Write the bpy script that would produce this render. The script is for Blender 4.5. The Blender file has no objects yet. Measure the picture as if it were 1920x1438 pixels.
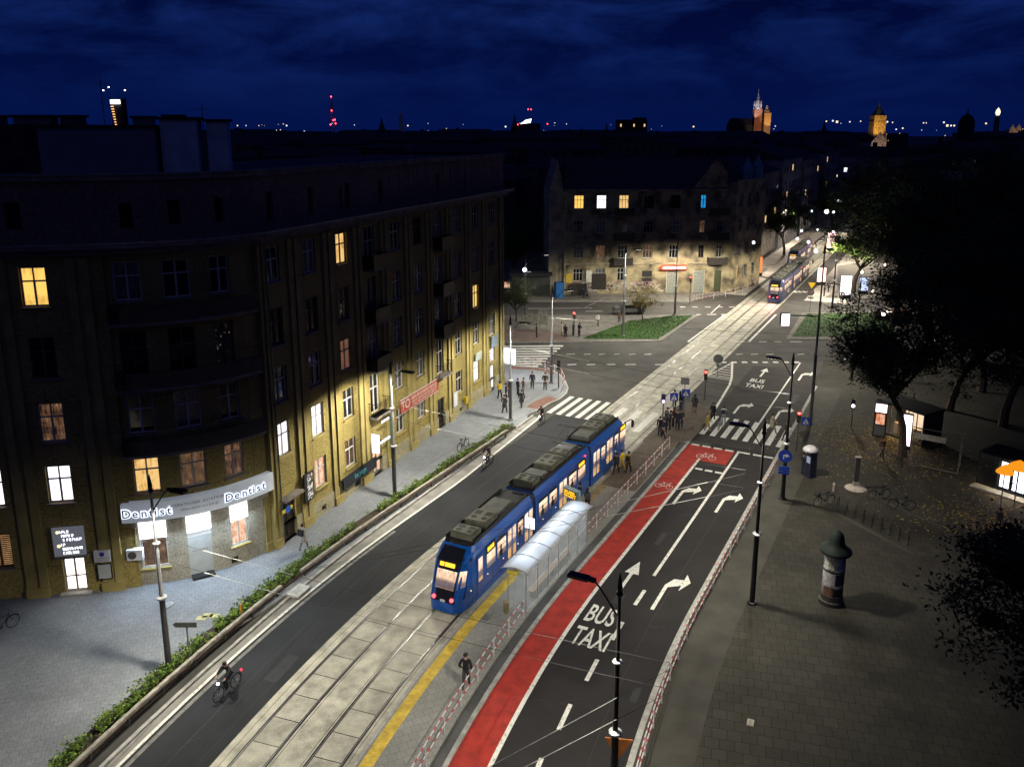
import bpy, math, random
from mathutils import Vector, Matrix
R=math.radians
sc=bpy.context.scene
# ---------------------------------------------------------------- camera
CAMH=25.0; PIT=math.atan(350/1543.)
cam=bpy.data.cameras.new('camera'); co=bpy.data.objects.new('camera',cam); sc.collection.objects.link(co)
co.location=(0,0,CAMH); co.rotation_euler=(R(90)-PIT,0,0)
cam.sensor_width=36; cam.lens=1543/1920*36; cam.shift_y=-124/1920.; cam.clip_end=9000; cam.clip_start=.5
sc.camera=co
# ---------------------------------------------------------------- sky
w=bpy.data.worlds.new('World'); sc.world=w; w.use_nodes=True
nt=w.node_tree; nt.nodes.clear(); N=nt.nodes.new; Lk=nt.links.new
wo=N('ShaderNodeOutputWorld'); bg=N('ShaderNodeBackground'); Lk(bg.outputs[0],wo.inputs[0])
tc=N('ShaderNodeTexCoord'); sky=N('ShaderNodeTexSky'); sky.sky_type='NISHITA'; sky.sun_disc=False
sky.sun_elevation=R(-4.5); sky.sun_rotation=R(190)
mp=N('ShaderNodeMapping'); mp.inputs['Scale'].default_value=(1.3,1.3,4.2); Lk(tc.outputs['Generated'],mp.inputs[0])
ns=N('ShaderNodeTexNoise'); ns.inputs['Scale'].default_value=4.6; ns.inputs['Detail'].default_value=9; ns.inputs['Roughness'].default_value=.64
ns.inputs['Distortion'].default_value=.4
Lk(mp.outputs[0],ns.inputs[0])
cr=N('ShaderNodeValToRGB'); cr.color_ramp.elements[0].position=.40; cr.color_ramp.elements[0].color=(.0006,.0022,.026,1)
cr.color_ramp.elements[1].position=.64; cr.color_ramp.elements[1].color=(.0058,.0200,.125,1); Lk(ns.outputs[0],cr.inputs[0])
sep=N('ShaderNodeSeparateXYZ'); Lk(tc.outputs['Generated'],sep.inputs[0])
mr=N('ShaderNodeMapRange'); mr.inputs[1].default_value=.0; mr.inputs[2].default_value=.16; Lk(sep.outputs[2],mr.inputs[0])
mx=N('ShaderNodeMix'); mx.data_type='RGBA'; Lk(mr.outputs[0],mx.inputs[0])
mx.inputs[6].default_value=(.0010,.0062,.062,1); Lk(cr.outputs[0],mx.inputs[7])
sm=N('ShaderNodeMix'); sm.data_type='RGBA'; sm.blend_type='ADD'; sm.inputs[0].default_value=.012
Lk(mx.outputs[2],sm.inputs[6]); Lk(sky.outputs[0],sm.inputs[7])
# dusk glow low behind the photographer
gl=N('ShaderNodeMapRange'); gl.inputs[1].default_value=.25; gl.inputs[2].default_value=-1.; Lk(sep.outputs[1],gl.inputs[0])
ga=N('ShaderNodeMix'); ga.data_type='RGBA'; ga.blend_type='ADD'; Lk(gl.outputs[0],ga.inputs[0])
Lk(sm.outputs[2],ga.inputs[6]); ga.inputs[7].default_value=(.017,.0125,.011,1)
Lk(ga.outputs[2],bg.inputs[0]); bg.inputs[1].default_value=1.0
sc.view_settings.view_transform='Standard'; sc.view_settings.look='None'; sc.view_settings.exposure=0; sc.view_settings.gamma=1
sc.render.engine='CYCLES'; sc.cycles.use_denoising=True; sc.cycles.max_bounces=5; sc.cycles.diffuse_bounces=0; sc.cycles.glossy_bounces=2
sc.cycles.transparent_max_bounces=8; sc.cycles.sample_clamp_indirect=4; sc.cycles.caustics_reflective=False; sc.cycles.caustics_refractive=False
sc.cycles.use_light_tree=True
# ---------------------------------------------------------------- geometry of the place
A0=R(27.9); KAP=R(10.6)/19.2; OX=Vector((-1.79,45.94)); RAD=1/KAP
U=Vector((math.sin(A0),math.cos(A0))); NV=Vector((math.cos(A0),-math.sin(A0))); CEN=OX+NV*RAD
def S(s,t,z=None):            # street frame: s along the tracks, t to the right of them
    if s>=0: p=OX+U*s+NV*t
    else:
        a=A0+KAP*s; n=Vector((math.cos(a),-math.sin(a))); p=CEN-n*RAD+n*t
    return p if z is None else Vector((p.x,p.y,z))
def hd(s):                    # heading: angle of the street direction from +X
    return R(90)-(A0+KAP*min(s,0))
def P(px,py,z=0.):            # point of the horizontal plane z seen at that pixel of the photograph
    x=(px-960)/1543.; v=-(py-595)/1543.
    d=Vector((x, math.cos(PIT)+v*math.sin(PIT), -math.sin(PIT)+v*math.cos(PIT)))
    return Vector((0,0,CAMH))+d*((z-CAMH)/d.z)
def P2(px,py,z=0.): return P(px,py,z).xy
# ---------------------------------------------------------------- materials
MT={}
def mat(name,col,rough=.8,metal=0.,ns=(4.,.25),bump=None,emit=None,es=0.,col2=None,spec=.4,thr=None,detail=4,coat=0.):
    if name in MT: return MT[name]
    m=bpy.data.materials.new(name); m.use_nodes=True; t=m.node_tree; b=t.nodes['Principled BSDF']
    b.inputs['Roughness'].default_value=rough; b.inputs['Metallic'].default_value=metal; b.inputs['Specular IOR Level'].default_value=spec
    if coat: b.inputs['Coat Weight'].default_value=coat
    tcn=t.nodes.new('ShaderNodeTexCoord')
    n=t.nodes.new('ShaderNodeTexNoise'); n.inputs['Scale'].default_value=ns[0]; n.inputs['Detail'].default_value=detail; t.links.new(tcn.outputs['Object'],n.inputs[0])
    r=t.nodes.new('ShaderNodeValToRGB'); c2=col2 or tuple(c*(1-ns[1]) for c in col); c1=col if col2 else tuple(min(1,c*(1+ns[1]*.6)) for c in col)
    r.color_ramp.elements[0].color=(*c2,1); r.color_ramp.elements[1].color=(*c1,1)
    a,bb=thr or (.32,.68); r.color_ramp.elements[0].position=a; r.color_ramp.elements[1].position=bb
    t.links.new(n.outputs[0],r.inputs[0]); t.links.new(r.outputs[0],b.inputs['Base Color'])
    if bump:
        n2=t.nodes.new('ShaderNodeTexNoise'); n2.inputs['Scale'].default_value=bump[0]; n2.inputs['Detail'].default_value=3; t.links.new(tcn.outputs['Object'],n2.inputs[0])
        bp=t.nodes.new('ShaderNodeBump'); bp.inputs['Strength'].default_value=bump[1]; bp.inputs['Distance'].default_value=.02
        t.links.new(n2.outputs[0],bp.inputs['Height']); t.links.new(bp.outputs[0],b.inputs['Normal'])
    if emit:
        b.inputs['Emission Color'].default_value=(*emit,1); b.inputs['Emission Strength'].default_value=es
    MT[name]=m; return m
def node(m,k): return m.node_tree.nodes.new(k)
def overlay_lines(name,base,col_line,bw,bh,mortar,rot=0.,uv=False,rough=.85,grain=60.,patch=.35,amt=.3,offset=.5,strength=1.,col3=None):
    """ground or wall of slabs, bricks or setts: brick joints, per-unit tone, stains, grain"""
    if name in MT: return MT[name]
    m=bpy.data.materials.new(name); m.use_nodes=True; t=m.node_tree; b=t.nodes['Principled BSDF']; L=t.links.new; q=t.nodes.new
    b.inputs['Roughness'].default_value=rough; b.inputs['Specular IOR Level'].default_value=.35
    c=q('ShaderNodeTexCoord'); mpp=q('ShaderNodeMapping'); mpp.inputs['Rotation'].default_value=(0,0,rot)
    L(c.outputs['UV' if uv else 'Object'],mpp.inputs[0])
    br=q('ShaderNodeTexBrick'); br.offset=offset; br.inputs['Scale'].default_value=1; br.inputs['Brick Width'].default_value=bw; br.inputs['Row Height'].default_value=bh
    br.inputs['Mortar Size'].default_value=mortar; br.inputs['Mortar Smooth'].default_value=.3
    k=1-amt; c2=col3 or tuple(x*k for x in base)
    br.inputs['Color1'].default_value=(*base,1); br.inputs['Color2'].default_value=(*c2,1); br.inputs['Mortar'].default_value=(*col_line,1)
    L(mpp.outputs[0],br.inputs[0])
    n=q('ShaderNodeTexNoise'); n.inputs['Scale'].default_value=patch; n.inputs['Detail'].default_value=6; n.inputs['Roughness'].default_value=.62; L(c.outputs['Object'],n.inputs[0])
    g=q('ShaderNodeTexNoise'); g.inputs['Scale'].default_value=grain; g.inputs['Detail'].default_value=2; L(c.outputs['Object'],g.inputs[0])
    r1=q('ShaderNodeMapRange'); r1.inputs[1].default_value=.3; r1.inputs[2].default_value=.7; r1.inputs[3].default_value=1-.45*strength; r1.inputs[4].default_value=1.18; L(n.outputs[0],r1.inputs[0])
    r2=q('ShaderNodeMapRange'); r2.inputs[1].default_value=.3; r2.inputs[2].default_value=.7; r2.inputs[3].default_value=.66; r2.inputs[4].default_value=1.34; L(g.outputs[0],r2.inputs[0])
    mu=q('ShaderNodeMath'); mu.operation='MULTIPLY'; L(r1.outputs[0],mu.inputs[0]); L(r2.outputs[0],mu.inputs[1])
    mm=q('ShaderNodeMix'); mm.data_type='RGBA'; mm.blend_type='MULTIPLY'; mm.inputs[0].default_value=1; L(br.outputs[0],mm.inputs[6]); L(mu.outputs[0],mm.inputs[7])
    L(mm.outputs[2],b.inputs['Base Color'])
    bp=q('ShaderNodeBump'); bp.inputs['Strength'].default_value=.35; bp.inputs['Distance'].default_value=.01; L(br.outputs[1],bp.inputs['Height']); bp.invert=True
    L(bp.outputs[0],b.inputs['Normal'])
    MT[name]=m; return m
def litmat(name,cols,strength,scale=3.,size=1.,contrast=(.35,.65)):
    """a lit room seen through glass: soft curtain folds, a brighter lamp area and dark furniture behind the pane"""
    if name in MT: return MT[name]
    m=bpy.data.materials.new(name); m.use_nodes=True; t=m.node_tree; b=t.nodes['Principled BSDF']; L=t.links.new; q=t.nodes.new
    b.inputs['Base Color'].default_value=(.02,.02,.02,1); b.inputs['Roughness'].default_value=.15
    c=q('ShaderNodeTexCoord'); oi=q('ShaderNodeObjectInfo'); ad=q('ShaderNodeVectorMath'); ad.operation='ADD'
    sc2=q('ShaderNodeVectorMath'); sc2.operation='SCALE'; sc2.inputs[3].default_value=.37
    L(oi.outputs['Location'],sc2.inputs[0]); L(c.outputs['Object'],ad.inputs[0]); L(sc2.outputs[0],ad.inputs[1])
    mpp=q('ShaderNodeMapping'); mpp.inputs['Scale'].default_value=(2.2,2.2,.35); L(ad.outputs[0],mpp.inputs[0])
    n=q('ShaderNodeTexNoise'); n.inputs['Scale'].default_value=scale*1.3; n.inputs['Detail'].default_value=3; L(mpp.outputs[0],n.inputs[0])
    n2=q('ShaderNodeTexNoise'); n2.inputs['Scale'].default_value=scale*.5; n2.inputs['Detail'].default_value=6; n2.inputs['Roughness'].default_value=.65; L(ad.outputs[0],n2.inputs[0])
    mm=q('ShaderNodeMix'); mm.data_type='FLOAT'; mm.inputs[0].default_value=.62
    L(n.outputs[0],mm.inputs[2]); L(n2.outputs[0],mm.inputs[3])
    r=q('ShaderNodeValToRGB'); r.color_ramp.elements[0].position=contrast[0]; r.color_ramp.elements[1].position=contrast[1]
    r.color_ramp.elements[0].color=(*cols[0],1); r.color_ramp.elements[1].color=(*cols[-1],1)
    if len(cols)==3:
        e=r.color_ramp.elements.new((contrast[0]+contrast[1])/2); e.color=(*cols[1],1)
    L(mm.outputs[0],r.inputs[0]); L(r.outputs[0],b.inputs['Emission Color']); b.inputs['Emission Strength'].default_value=strength
    MT[name]=m; return m
def em(name,col,s): return mat(name,(.02,.02,.02),.5,emit=col,es=s)
# ---------------------------------------------------------------- mesh building
class MB:
    def __init__(s): s.v=[]; s.f=[]; s.m=[]; s.uv=None
    def quad(s,pts,mi=0,uv=None):
        b=len(s.v); s.v+= [tuple(p) for p in pts]; s.f.append(tuple(range(b,b+len(pts)))); s.m.append(mi)
        if uv is not None:
            if s.uv is None: s.uv={}
            s.uv[len(s.f)-1]=uv
    def box(s,a,b,mi=0,M=None):
        x0,y0,z0=a; x1,y1,z1=b
        p=[Vector(q) for q in ((x0,y0,z0),(x1,y0,z0),(x1,y1,z0),(x0,y1,z0),(x0,y0,z1),(x1,y0,z1),(x1,y1,z1),(x0,y1,z1))]
        if M: p=[M@q for q in p]
        k=len(s.v); s.v+=[tuple(q) for q in p]
        for f in ((0,3,2,1),(4,5,6,7),(0,1,5,4),(1,2,6,5),(2,3,7,6),(3,0,4,7)): s.f.append(tuple(k+i for i in f)); s.m.append(mi)
        return s
    def prism(s,poly,z0,z1,mi=0,mt=None,M=None):
        n=len(poly); k=len(s.v)
        ar=sum(poly[i][0]*poly[(i+1)%n][1]-poly[(i+1)%n][0]*poly[i][1] for i in range(n))
        if ar<0: poly=list(reversed(poly))
        for z in (z0,z1):
            for p in poly:
                q=Vector((p[0],p[1],z)); s.v.append(tuple(M@q if M else q))
        for i in range(n):
            j=(i+1)%n; s.f.append((k+i,k+j,k+n+j,k+n+i)); s.m.append(mi)
        s.f.append(tuple(k+n+i for i in range(n))); s.m.append(mi if mt is None else mt)
        s.f.append(tuple(k+n-1-i for i in range(n))); s.m.append(mi)
        return s
    def tube(s,pts,r,n=6,mi=0,cap=True):
        pts=[Vector(p) for p in pts]; rs=r if isinstance(r,(list,tuple)) else [r]*len(pts); k=len(s.v); up=None
        for i,p in enumerate(pts):
            d=(pts[min(i+1,len(pts)-1)]-pts[max(i-1,0)]).normalized()
            if up is None: up=Vector((0,0,1)) if abs(d.z)<.9 else Vector((1,0,0))
            x=d.cross(up).normalized(); y=x.cross(d).normalized(); up=y
            for j in range(n):
                a=2*math.pi*j/n; s.v.append(tuple(p+(x*math.cos(a)+y*math.sin(a))*rs[i]))
        for i in range(len(pts)-1):
            for j in range(n):
                a=k+i*n+j; b=k+i*n+(j+1)%n; s.f.append((a,b,b+n,a+n)); s.m.append(mi)
        if cap:
            s.f.append(tuple(k+n-1-j for j in range(n))); s.m.append(mi); s.f.append(tuple(k+(len(pts)-1)*n+j for j in range(n))); s.m.append(mi)
        return s
    def lathe(s,prof,n=16,mi=0,c=(0,0,0),mis=None):
        k=len(s.v)
        for r,z in prof:
            for j in range(n):
                a=2*math.pi*j/n; s.v.append((c[0]+r*math.cos(a),c[1]+r*math.sin(a),c[2]+z))
        for i in range(len(prof)-1):
            for j in range(n):
                a=k+i*n+j; b=k+i*n+(j+1)%n; s.f.append((a,b,b+n,a+n)); s.m.append(mis[i] if mis else mi)
        s.f.append(tuple(k+n-1-j for j in range(n))); s.m.append(mi); s.f.append(tuple(k+(len(prof)-1)*n+j for j in range(n))); s.m.append(mis[-1] if mis else mi)
        return s
    def disc(s,c,r,n=16,mi=0,nrm=(0,-1,0),th=.02):
        c=Vector(c); nn=Vector(nrm).normalized(); s.tube([c-nn*th/2,c+nn*th/2],r,n,mi); return s
    def build(s,name,mats,parent=None,smooth=False,M=None,tagd=None):
        me=bpy.data.meshes.new(name); me.from_pydata(s.v,[],s.f)
        if not isinstance(mats,(list,tuple)): mats=[mats]
        for m in mats: me.materials.append(m)
        if len(mats)>1: me.polygons.foreach_set('material_index',s.m)
        if smooth: me.polygons.foreach_set('use_smooth',[True]*len(s.f))
        if s.uv:
            ul=me.uv_layers.new(name='UVMap')
            for pi,uv in s.uv.items():
                for li,q in zip(me.polygons[pi].loop_indices,uv): ul.data[li].uv=q
        me.update()
        o=bpy.data.objects.new(name,me); sc.collection.objects.link(o)
        if parent: o.parent=parent
        if M is not None: o.matrix_local=M
        if tagd: tag(o,*tagd)
        return o
def tag(o,label,cat,group=None):
    o['label']=label; o['category']=cat
    if group: o['group']=group
    return o
def T(name,label,cat,loc=(0,0,0),rz=0.,group=None):
    o=bpy.data.objects.new(name,None); sc.collection.objects.link(o); o.location=loc; o.rotation_euler=(0,0,rz); o.empty_display_size=.3
    return tag(o,label,cat,group)
def inst(name,mesh,parent,M,mats=None):
    o=bpy.data.objects.new(name,mesh); sc.collection.objects.link(o); o.parent=parent; o.matrix_local=M
    if mats:
        for i,m in enumerate(mats):
            o.material_slots[i].link='OBJECT'; o.material_slots[i].material=m
    return o
def dup(root,loc,rz,label=None,group=None,scale=None):
    def cp(o,par):
        c=o.copy(); sc.collection.objects.link(c); c.parent=par
        for ch in list(o.children): cp(ch,c)
        return c
    r=cp(root,None); r.location=loc; r.rotation_euler=(0,0,rz)
    if scale: r.scale=scale
    if label: r['label']=label
    if group: r['group']=group
    return r
def struct(o): o['kind']='structure'; return o
def text(string,size,mb,M,mi=0,offset=0.,ext=.01,align='CENTER',sx=1.):
    cu=bpy.data.curves.new('t','FONT'); cu.body=string; cu.size=size; cu.align_x=align; cu.align_y='CENTER'; cu.extrude=ext; cu.offset=offset; cu.resolution_u=3
    ob=bpy.data.objects.new('t',cu); sc.collection.objects.link(ob); dg=bpy.context.evaluated_depsgraph_get(); me=ob.evaluated_get(dg).to_mesh()
    k=len(mb.v); mb.v+=[tuple(M@Vector((v.co.x*sx,v.co.y,v.co.z))) for v in me.vertices]
    for p in me.polygons: mb.f.append(tuple(k+i for i in p.vertices)); mb.m.append(mi)
    ob.evaluated_get(dg).to_mesh_clear(); bpy.data.objects.remove(ob); bpy.data.curves.remove(cu)
def frame(o,x,z=Vector((0,0,1))):   # matrix with local x along x, local z up, y = inward (z cross x)
    x=Vector(x).normalized(); y=z.cross(x).normalized()
    return Matrix(((x.x,y.x,z.x,o[0]),(x.y,y.y,z.y,o[1]),(x.z,y.z,z.z,o[2]),(0,0,0,1)))
def Tr(x,y,z): return Matrix.Translation((x,y,z))
def Rz(a): return Matrix.Rotation(a,4,'Z')
def Rx(a): return Matrix.Rotation(a,4,'X')
def Ry(a): return Matrix.Rotation(a,4,'Y')
TXT=Rx(R(90))   # text upright: local x right, local z up, facing -y
def spot(name,loc,power,col=(1,.95,.80),ang=156,blend=.25,parent=None,rad=.18,dirn=None):
    l=bpy.data.lights.new(name,'SPOT'); l.energy=power; l.color=col; l.spot_size=R(ang); l.spot_blend=blend; l.shadow_soft_size=rad
    o=bpy.data.objects.new(name,l); sc.collection.objects.link(o)
    if parent: o.parent=parent
    o.location=loc
    if dirn is not None: o.rotation_euler=Vector(dirn).to_track_quat('-Z','Y').to_euler()
    return o

def scrawl(mb,x0,x1,z,h,M,mi=0,seed=1,y=-.058,th=.02):   # a line of lettering too small to read: separate letter-like strokes
    rnd=random.Random(seed); x=x0
    while x<x1-h*.4:
        w=h*rnd.choice((.35,.5,.6)); b=h*.16
        if rnd.random()<.1: x+=h*.4; continue
        mb.box((x,y,z),(x+b,y+th,z+h),mi,M)
        for zz in rnd.sample((0,h*.42,h-b),rnd.choice((1,2,3))): mb.box((x+b,y,z+zz),(x+w-b*.2,y+th,z+zz+b),mi,M)
        if rnd.random()<.6: mb.box((x+w-b*.2,y,z+(0 if rnd.random()<.6 else h*.4)),(x+w+b*.8,y+th,z+h),mi,M)
        x+=w+h*.32
# ================================================================= ground
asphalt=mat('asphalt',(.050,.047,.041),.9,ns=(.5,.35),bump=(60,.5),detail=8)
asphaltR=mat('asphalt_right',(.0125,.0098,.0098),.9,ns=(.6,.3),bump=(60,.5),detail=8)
def add_tone(m,scale,lo,hi):
    t=m.node_tree; b=t.nodes['Principled BSDF']; src=b.inputs['Base Color'].links[0].from_socket
    c=t.nodes.new('ShaderNodeTexCoord'); n=t.nodes.new('ShaderNodeTexNoise'); n.inputs['Scale'].default_value=scale; n.inputs['Detail'].default_value=1; t.links.new(c.outputs['Object'],n.inputs[0])
    r=t.nodes.new('ShaderNodeMapRange'); r.inputs[1].default_value=.3; r.inputs[2].default_value=.7; r.inputs[3].default_value=lo; r.inputs[4].default_value=hi; t.links.new(n.outputs[0],r.inputs[0])
    x=t.nodes.new('ShaderNodeMix'); x.data_type='RGBA'; x.blend_type='MULTIPLY'; x.inputs[0].default_value=1; t.links.new(src,x.inputs[6]); t.links.new(r.outputs[0],x.inputs[7]); t.links.new(x.outputs[2],b.inputs['Base Color'])
add_tone(asphalt,35,.75,1.3); add_tone(asphaltR,35,.75,1.3)
concrete=mat('kerb_stone',(.34,.33,.30),.8,ns=(3,.3),bump=(30,.3)); add_tone(concrete,25,.85,1.12)
bedm=mat('track_concrete',(.42,.40,.32),.82,ns=(1.1,.42),bump=(40,.3),detail=7); add_tone(bedm,22,.82,1.15)
slab=overlay_lines('track_slabs',(.44,.42,.34),(.06,.055,.045),1.52,20,.026,uv=True,patch=1.1,amt=.2,offset=0,strength=.9)
groove=mat('rail_groove',(.02,.02,.02),.6); railm=mat('rail_steel',(.28,.27,.26),.35,.9,ns=(6,.3))
paint=mat('road_paint',(.66,.65,.59),.7,ns=(5,.2),detail=9,col2=(.30,.29,.26),thr=(.30,.46)); add_tone(paint,14,.82,1.08)
worn=mat('worn_paint',(.34,.33,.30),.8,ns=(6,.4))
redm=mat('red_lane',(.31,.022,.013),.85,ns=(1.6,.3),bump=(50,.4),detail=7); add_tone(redm,30,.8,1.25)
yelm=mat('tactile_yellow',(.52,.36,.045),.8,ns=(3,.3)); add_tone(yelm,20,.8,1.15)
pavL=overlay_lines('pavement_left_pavers',(.20,.212,.225),(.11,.11,.115),.35,.35,.008,rot=R(-20),patch=.25,amt=.12,grain=30,strength=.5)
platm=overlay_lines('platform_pavers',(.23,.225,.205),(.11,.11,.10),.4,.4,.01,rot=R(-24),patch=.5,amt=.12,grain=40,strength=.5)
browm=overlay_lines('brown_setts',(.15,.115,.085),(.06,.05,.04),.2,.1,.012,rot=R(-27),patch=.5,amt=.3,grain=30)
granite=overlay_lines('granite_setts',(.20,.205,.215),(.07,.07,.07),.14,.14,.016,uv=True,patch=.6,amt=.4,grain=30)
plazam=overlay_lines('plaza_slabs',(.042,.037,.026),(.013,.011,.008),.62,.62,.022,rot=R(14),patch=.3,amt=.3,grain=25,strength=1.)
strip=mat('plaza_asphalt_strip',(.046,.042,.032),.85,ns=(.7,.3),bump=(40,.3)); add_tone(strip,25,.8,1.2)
grassm=mat('grass_soil',(.03,.07,.012),.95,ns=(1.3,.5),bump=(30,.8),detail=6); add_tone(grassm,18,.6,1.4)
dark=mat('dark_ground',(.05,.05,.045),.95,ns=(.05,.4))
m=MB(); m.v=[]; NG=48
ring=[(4200*math.cos(2*math.pi*i/NG),4200*math.sin(2*math.pi*i/NG)) for i in range(NG)]
m.quad([(x,y,-.03) for x,y in ring]); struct(m.build('ground',dark))
def sheet(name,pts,z,mt): 
    m=MB(); n=len(pts); ar=sum(pts[i][0]*pts[(i+1)%n][1]-pts[(i+1)%n][0]*pts[i][1] for i in range(n))
    if ar<0: pts=list(reversed(pts))
    m.quad([(p[0],p[1],z) for p in pts]); return struct(m.build(name,mt))
def srange(a,b,step=2.): 
    n=max(1,int(math.ceil((b-a)/step))); return [a+(b-a)*i/n for i in range(n+1)]
def ribbon(m,s0,s1,t0,t1,z,mi=0,step=2.,zs=None):
    f0=t0 if callable(t0) else (lambda s:t0); f1=t1 if callable(t1) else (lambda s:t1)
    ss=srange(s0,s1,step)
    for a,b in zip(ss,ss[1:]):
        p=[S(a,f0(a)),S(a,f1(a)),S(b,f1(b)),S(b,f0(b))]
        m.quad([(q.x,q.y,z) for q in p],mi,[(a,f0(a)),(a,f1(a)),(b,f1(b)),(b,f0(b))])
def kerbrib(m,s0,s1,t0,t1,z0,z1,mi=0,step=2.):
    f0=t0 if callable(t0) else (lambda s:t0); f1=t1 if callable(t1) else (lambda s:t1)
    ss=srange(s0,s1,step)
    for a,b in zip(ss,ss[1:]):
        A=[S(a,f0(a)),S(a,f1(a)),S(b,f1(b)),S(b,f0(b))]
        lo=[(q.x,q.y,z0) for q in A]; hi=[(q.x,q.y,z1) for q in A]
        m.quad(hi,mi); m.quad([lo[0],lo[3],hi[3],hi[0]],mi); m.quad([lo[1],hi[1],hi[2],lo[2]],mi)
        if a==ss[0]: m.quad([lo[0],hi[0],hi[1],lo[1]],mi)
        if b==ss[-1]: m.quad([lo[3],lo[2],hi[2],hi[3]],mi)
# one wide asphalt field under the streets, everything else lies on it
fld=[P2(-1500,1438),P2(3600,1438),P2(2600,610),P2(2300,560),P2(1640,560),P2(1640,470),P2(1560,420),P2(1500,420),P2(1430,520),P2(1340,551),P2(500,551),P2(300,640)]
fld=[(-60,-5),(70,-5),(150,95),(150,126),(62,126),(82,175),(120,262),(112,268),(70,185),(34,128),(7,126),(-90,122),(-90,60)]
sheet('road',fld,0.,asphalt)
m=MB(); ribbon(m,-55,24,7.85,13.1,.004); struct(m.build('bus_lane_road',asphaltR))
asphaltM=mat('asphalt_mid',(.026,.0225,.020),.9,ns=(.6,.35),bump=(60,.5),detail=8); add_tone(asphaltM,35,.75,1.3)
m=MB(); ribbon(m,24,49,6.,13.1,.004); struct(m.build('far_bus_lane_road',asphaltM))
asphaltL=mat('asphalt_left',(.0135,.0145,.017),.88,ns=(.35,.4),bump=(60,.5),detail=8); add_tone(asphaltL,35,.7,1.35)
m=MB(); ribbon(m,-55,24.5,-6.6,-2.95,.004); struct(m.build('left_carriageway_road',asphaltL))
seam=mat('tar_seam',(.012,.012,.012),.6); m=MB()
ribbon(m,-55,20,-4.72,-4.68,.0065); ribbon(m,-30,24,-3.5,-3.48,.0065); ribbon(m,-55,20,11.5,11.53,.0065)
rs=random.Random(8)
for k in range(26):
    s0=rs.uniform(-30,50); t0=rs.choice((rs.uniform(-6.2,-3.2),rs.uniform(8.2,12.8),rs.uniform(-25,-6) if s0>34 else rs.uniform(8.2,12.8))); 
    for j in range(rs.randint(3,8)):
        s1=s0+rs.uniform(-.3,.5); t1=t0+rs.uniform(.1,.5)*rs.choice((1,1,-1)); a,b=S(s0,t0),S(s1,t1); d=(b-a).normalized()*.013; m.quad([(a.x+d.y,a.y-d.x,.0066),(b.x+d.y,b.y-d.x,.0066),(b.x-d.y,b.y+d.x,.0066),(a.x-d.y,a.y+d.x,.0066)]); s0,t0=s1,t1
struct(m.build('tar_seams_on_road',seam))
m=MB()
for k in range(9):
    s0=rs.uniform(-24,50); t0=rs.choice((-5.6,-4.1,9.,11.6,12.2)); w_=rs.uniform(.5,1.4); l_=rs.uniform(1,4); ribbon(m,s0,s0+l_,t0,t0+w_*.6,.0062)
struct(m.build('repair_patches_on_road',mat('asphalt_patch',(.016,.016,.017),.7,ns=(2,.3))))
# tram tracks
m=MB(); ribbon(m,-55,230,-2.95,2.6,.008); struct(m.build('track_bed',bedm))
m=MB()
for c in (-1.5,1.42): ribbon(m,-55,120,c-.62,c+.62,.012)
struct(m.build('track_slab_road',slab))
m=MB()
for c in (-1.5,1.42):
    for e in (-.7,.7):
        ribbon(m,-55,200,c+e-.075,c+e+.075,.016,0); ribbon(m,-55,200,c+e-(.035 if e>0 else -.0),c+e+(.0 if e>0 else .035),.022,1)
for t in (-2.62,-.62,.55,2.32): ribbon(m,-55,120,t-.012,t+.012,.0125,0)
struct(m.build('rail_tracks_on_road',[groove,railm]))
# left carriageway edge, bicycle gutter, kerbs
wl=lambda s:-6.5 if s<8 else -6.5-(s-8)*.058
kl=lambda s:-7.05-max(0,(s+12))*.028
m=MB(); ribbon(m,-55,23,lambda s:kl(s)+.1,lambda s:wl(s)-.08,.006); struct(m.build('gutter_path',mat('gutter',(.22,.21,.19),.85,ns=(1,.3),bump=(40,.4))))
m=MB(); ribbon(m,-55,23,lambda s:wl(s)-.08,lambda s:wl(s)+.08,.010); struct(m.build('white_edge_marking_on_road',paint))
m=MB(); ribbon(m,-55,-.5,lambda s:wl(s)+.22,lambda s:wl(s)+.42,.006); struct(m.build('gutter_strip_on_road',mat('gutter_strip',(.17,.165,.15),.85,ns=(3,.4))))
m=MB(); kerbrib(m,-55,23,lambda s:kl(s)-.08,lambda s:kl(s)+.1,0,.12); struct(m.build('kerb',concrete))
# left pavement
pl=[S(s,-7.9) for s in srange(-55,-12,4)]+[S(s,kl(s)-.08) for s in srange(-8,22,3)]
lefted=pl+[S(23,-8.6),P2(1012,768,.12),P2(1030,757,.12),P2(1050,748,.12),P2(1063,738,.12),P2(1066,726,.12),P2(1060,712,.12),P2(1048,700,.12),P2(1030,692,.12),P2(1003,688,.12),P2(960,686,.12),P2(800,690,.12),Vector((-40,70)),Vector((-70,20))]
def pave(name,pts,mt,z=.12,kerb=True):
    m=MB(); pts=[(p[0],p[1]) for p in pts]; m.prism(pts,-.02,z,1,0); return struct(m.build(name,[mt,concrete]))
pave('pavement',lefted,pavL)
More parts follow.
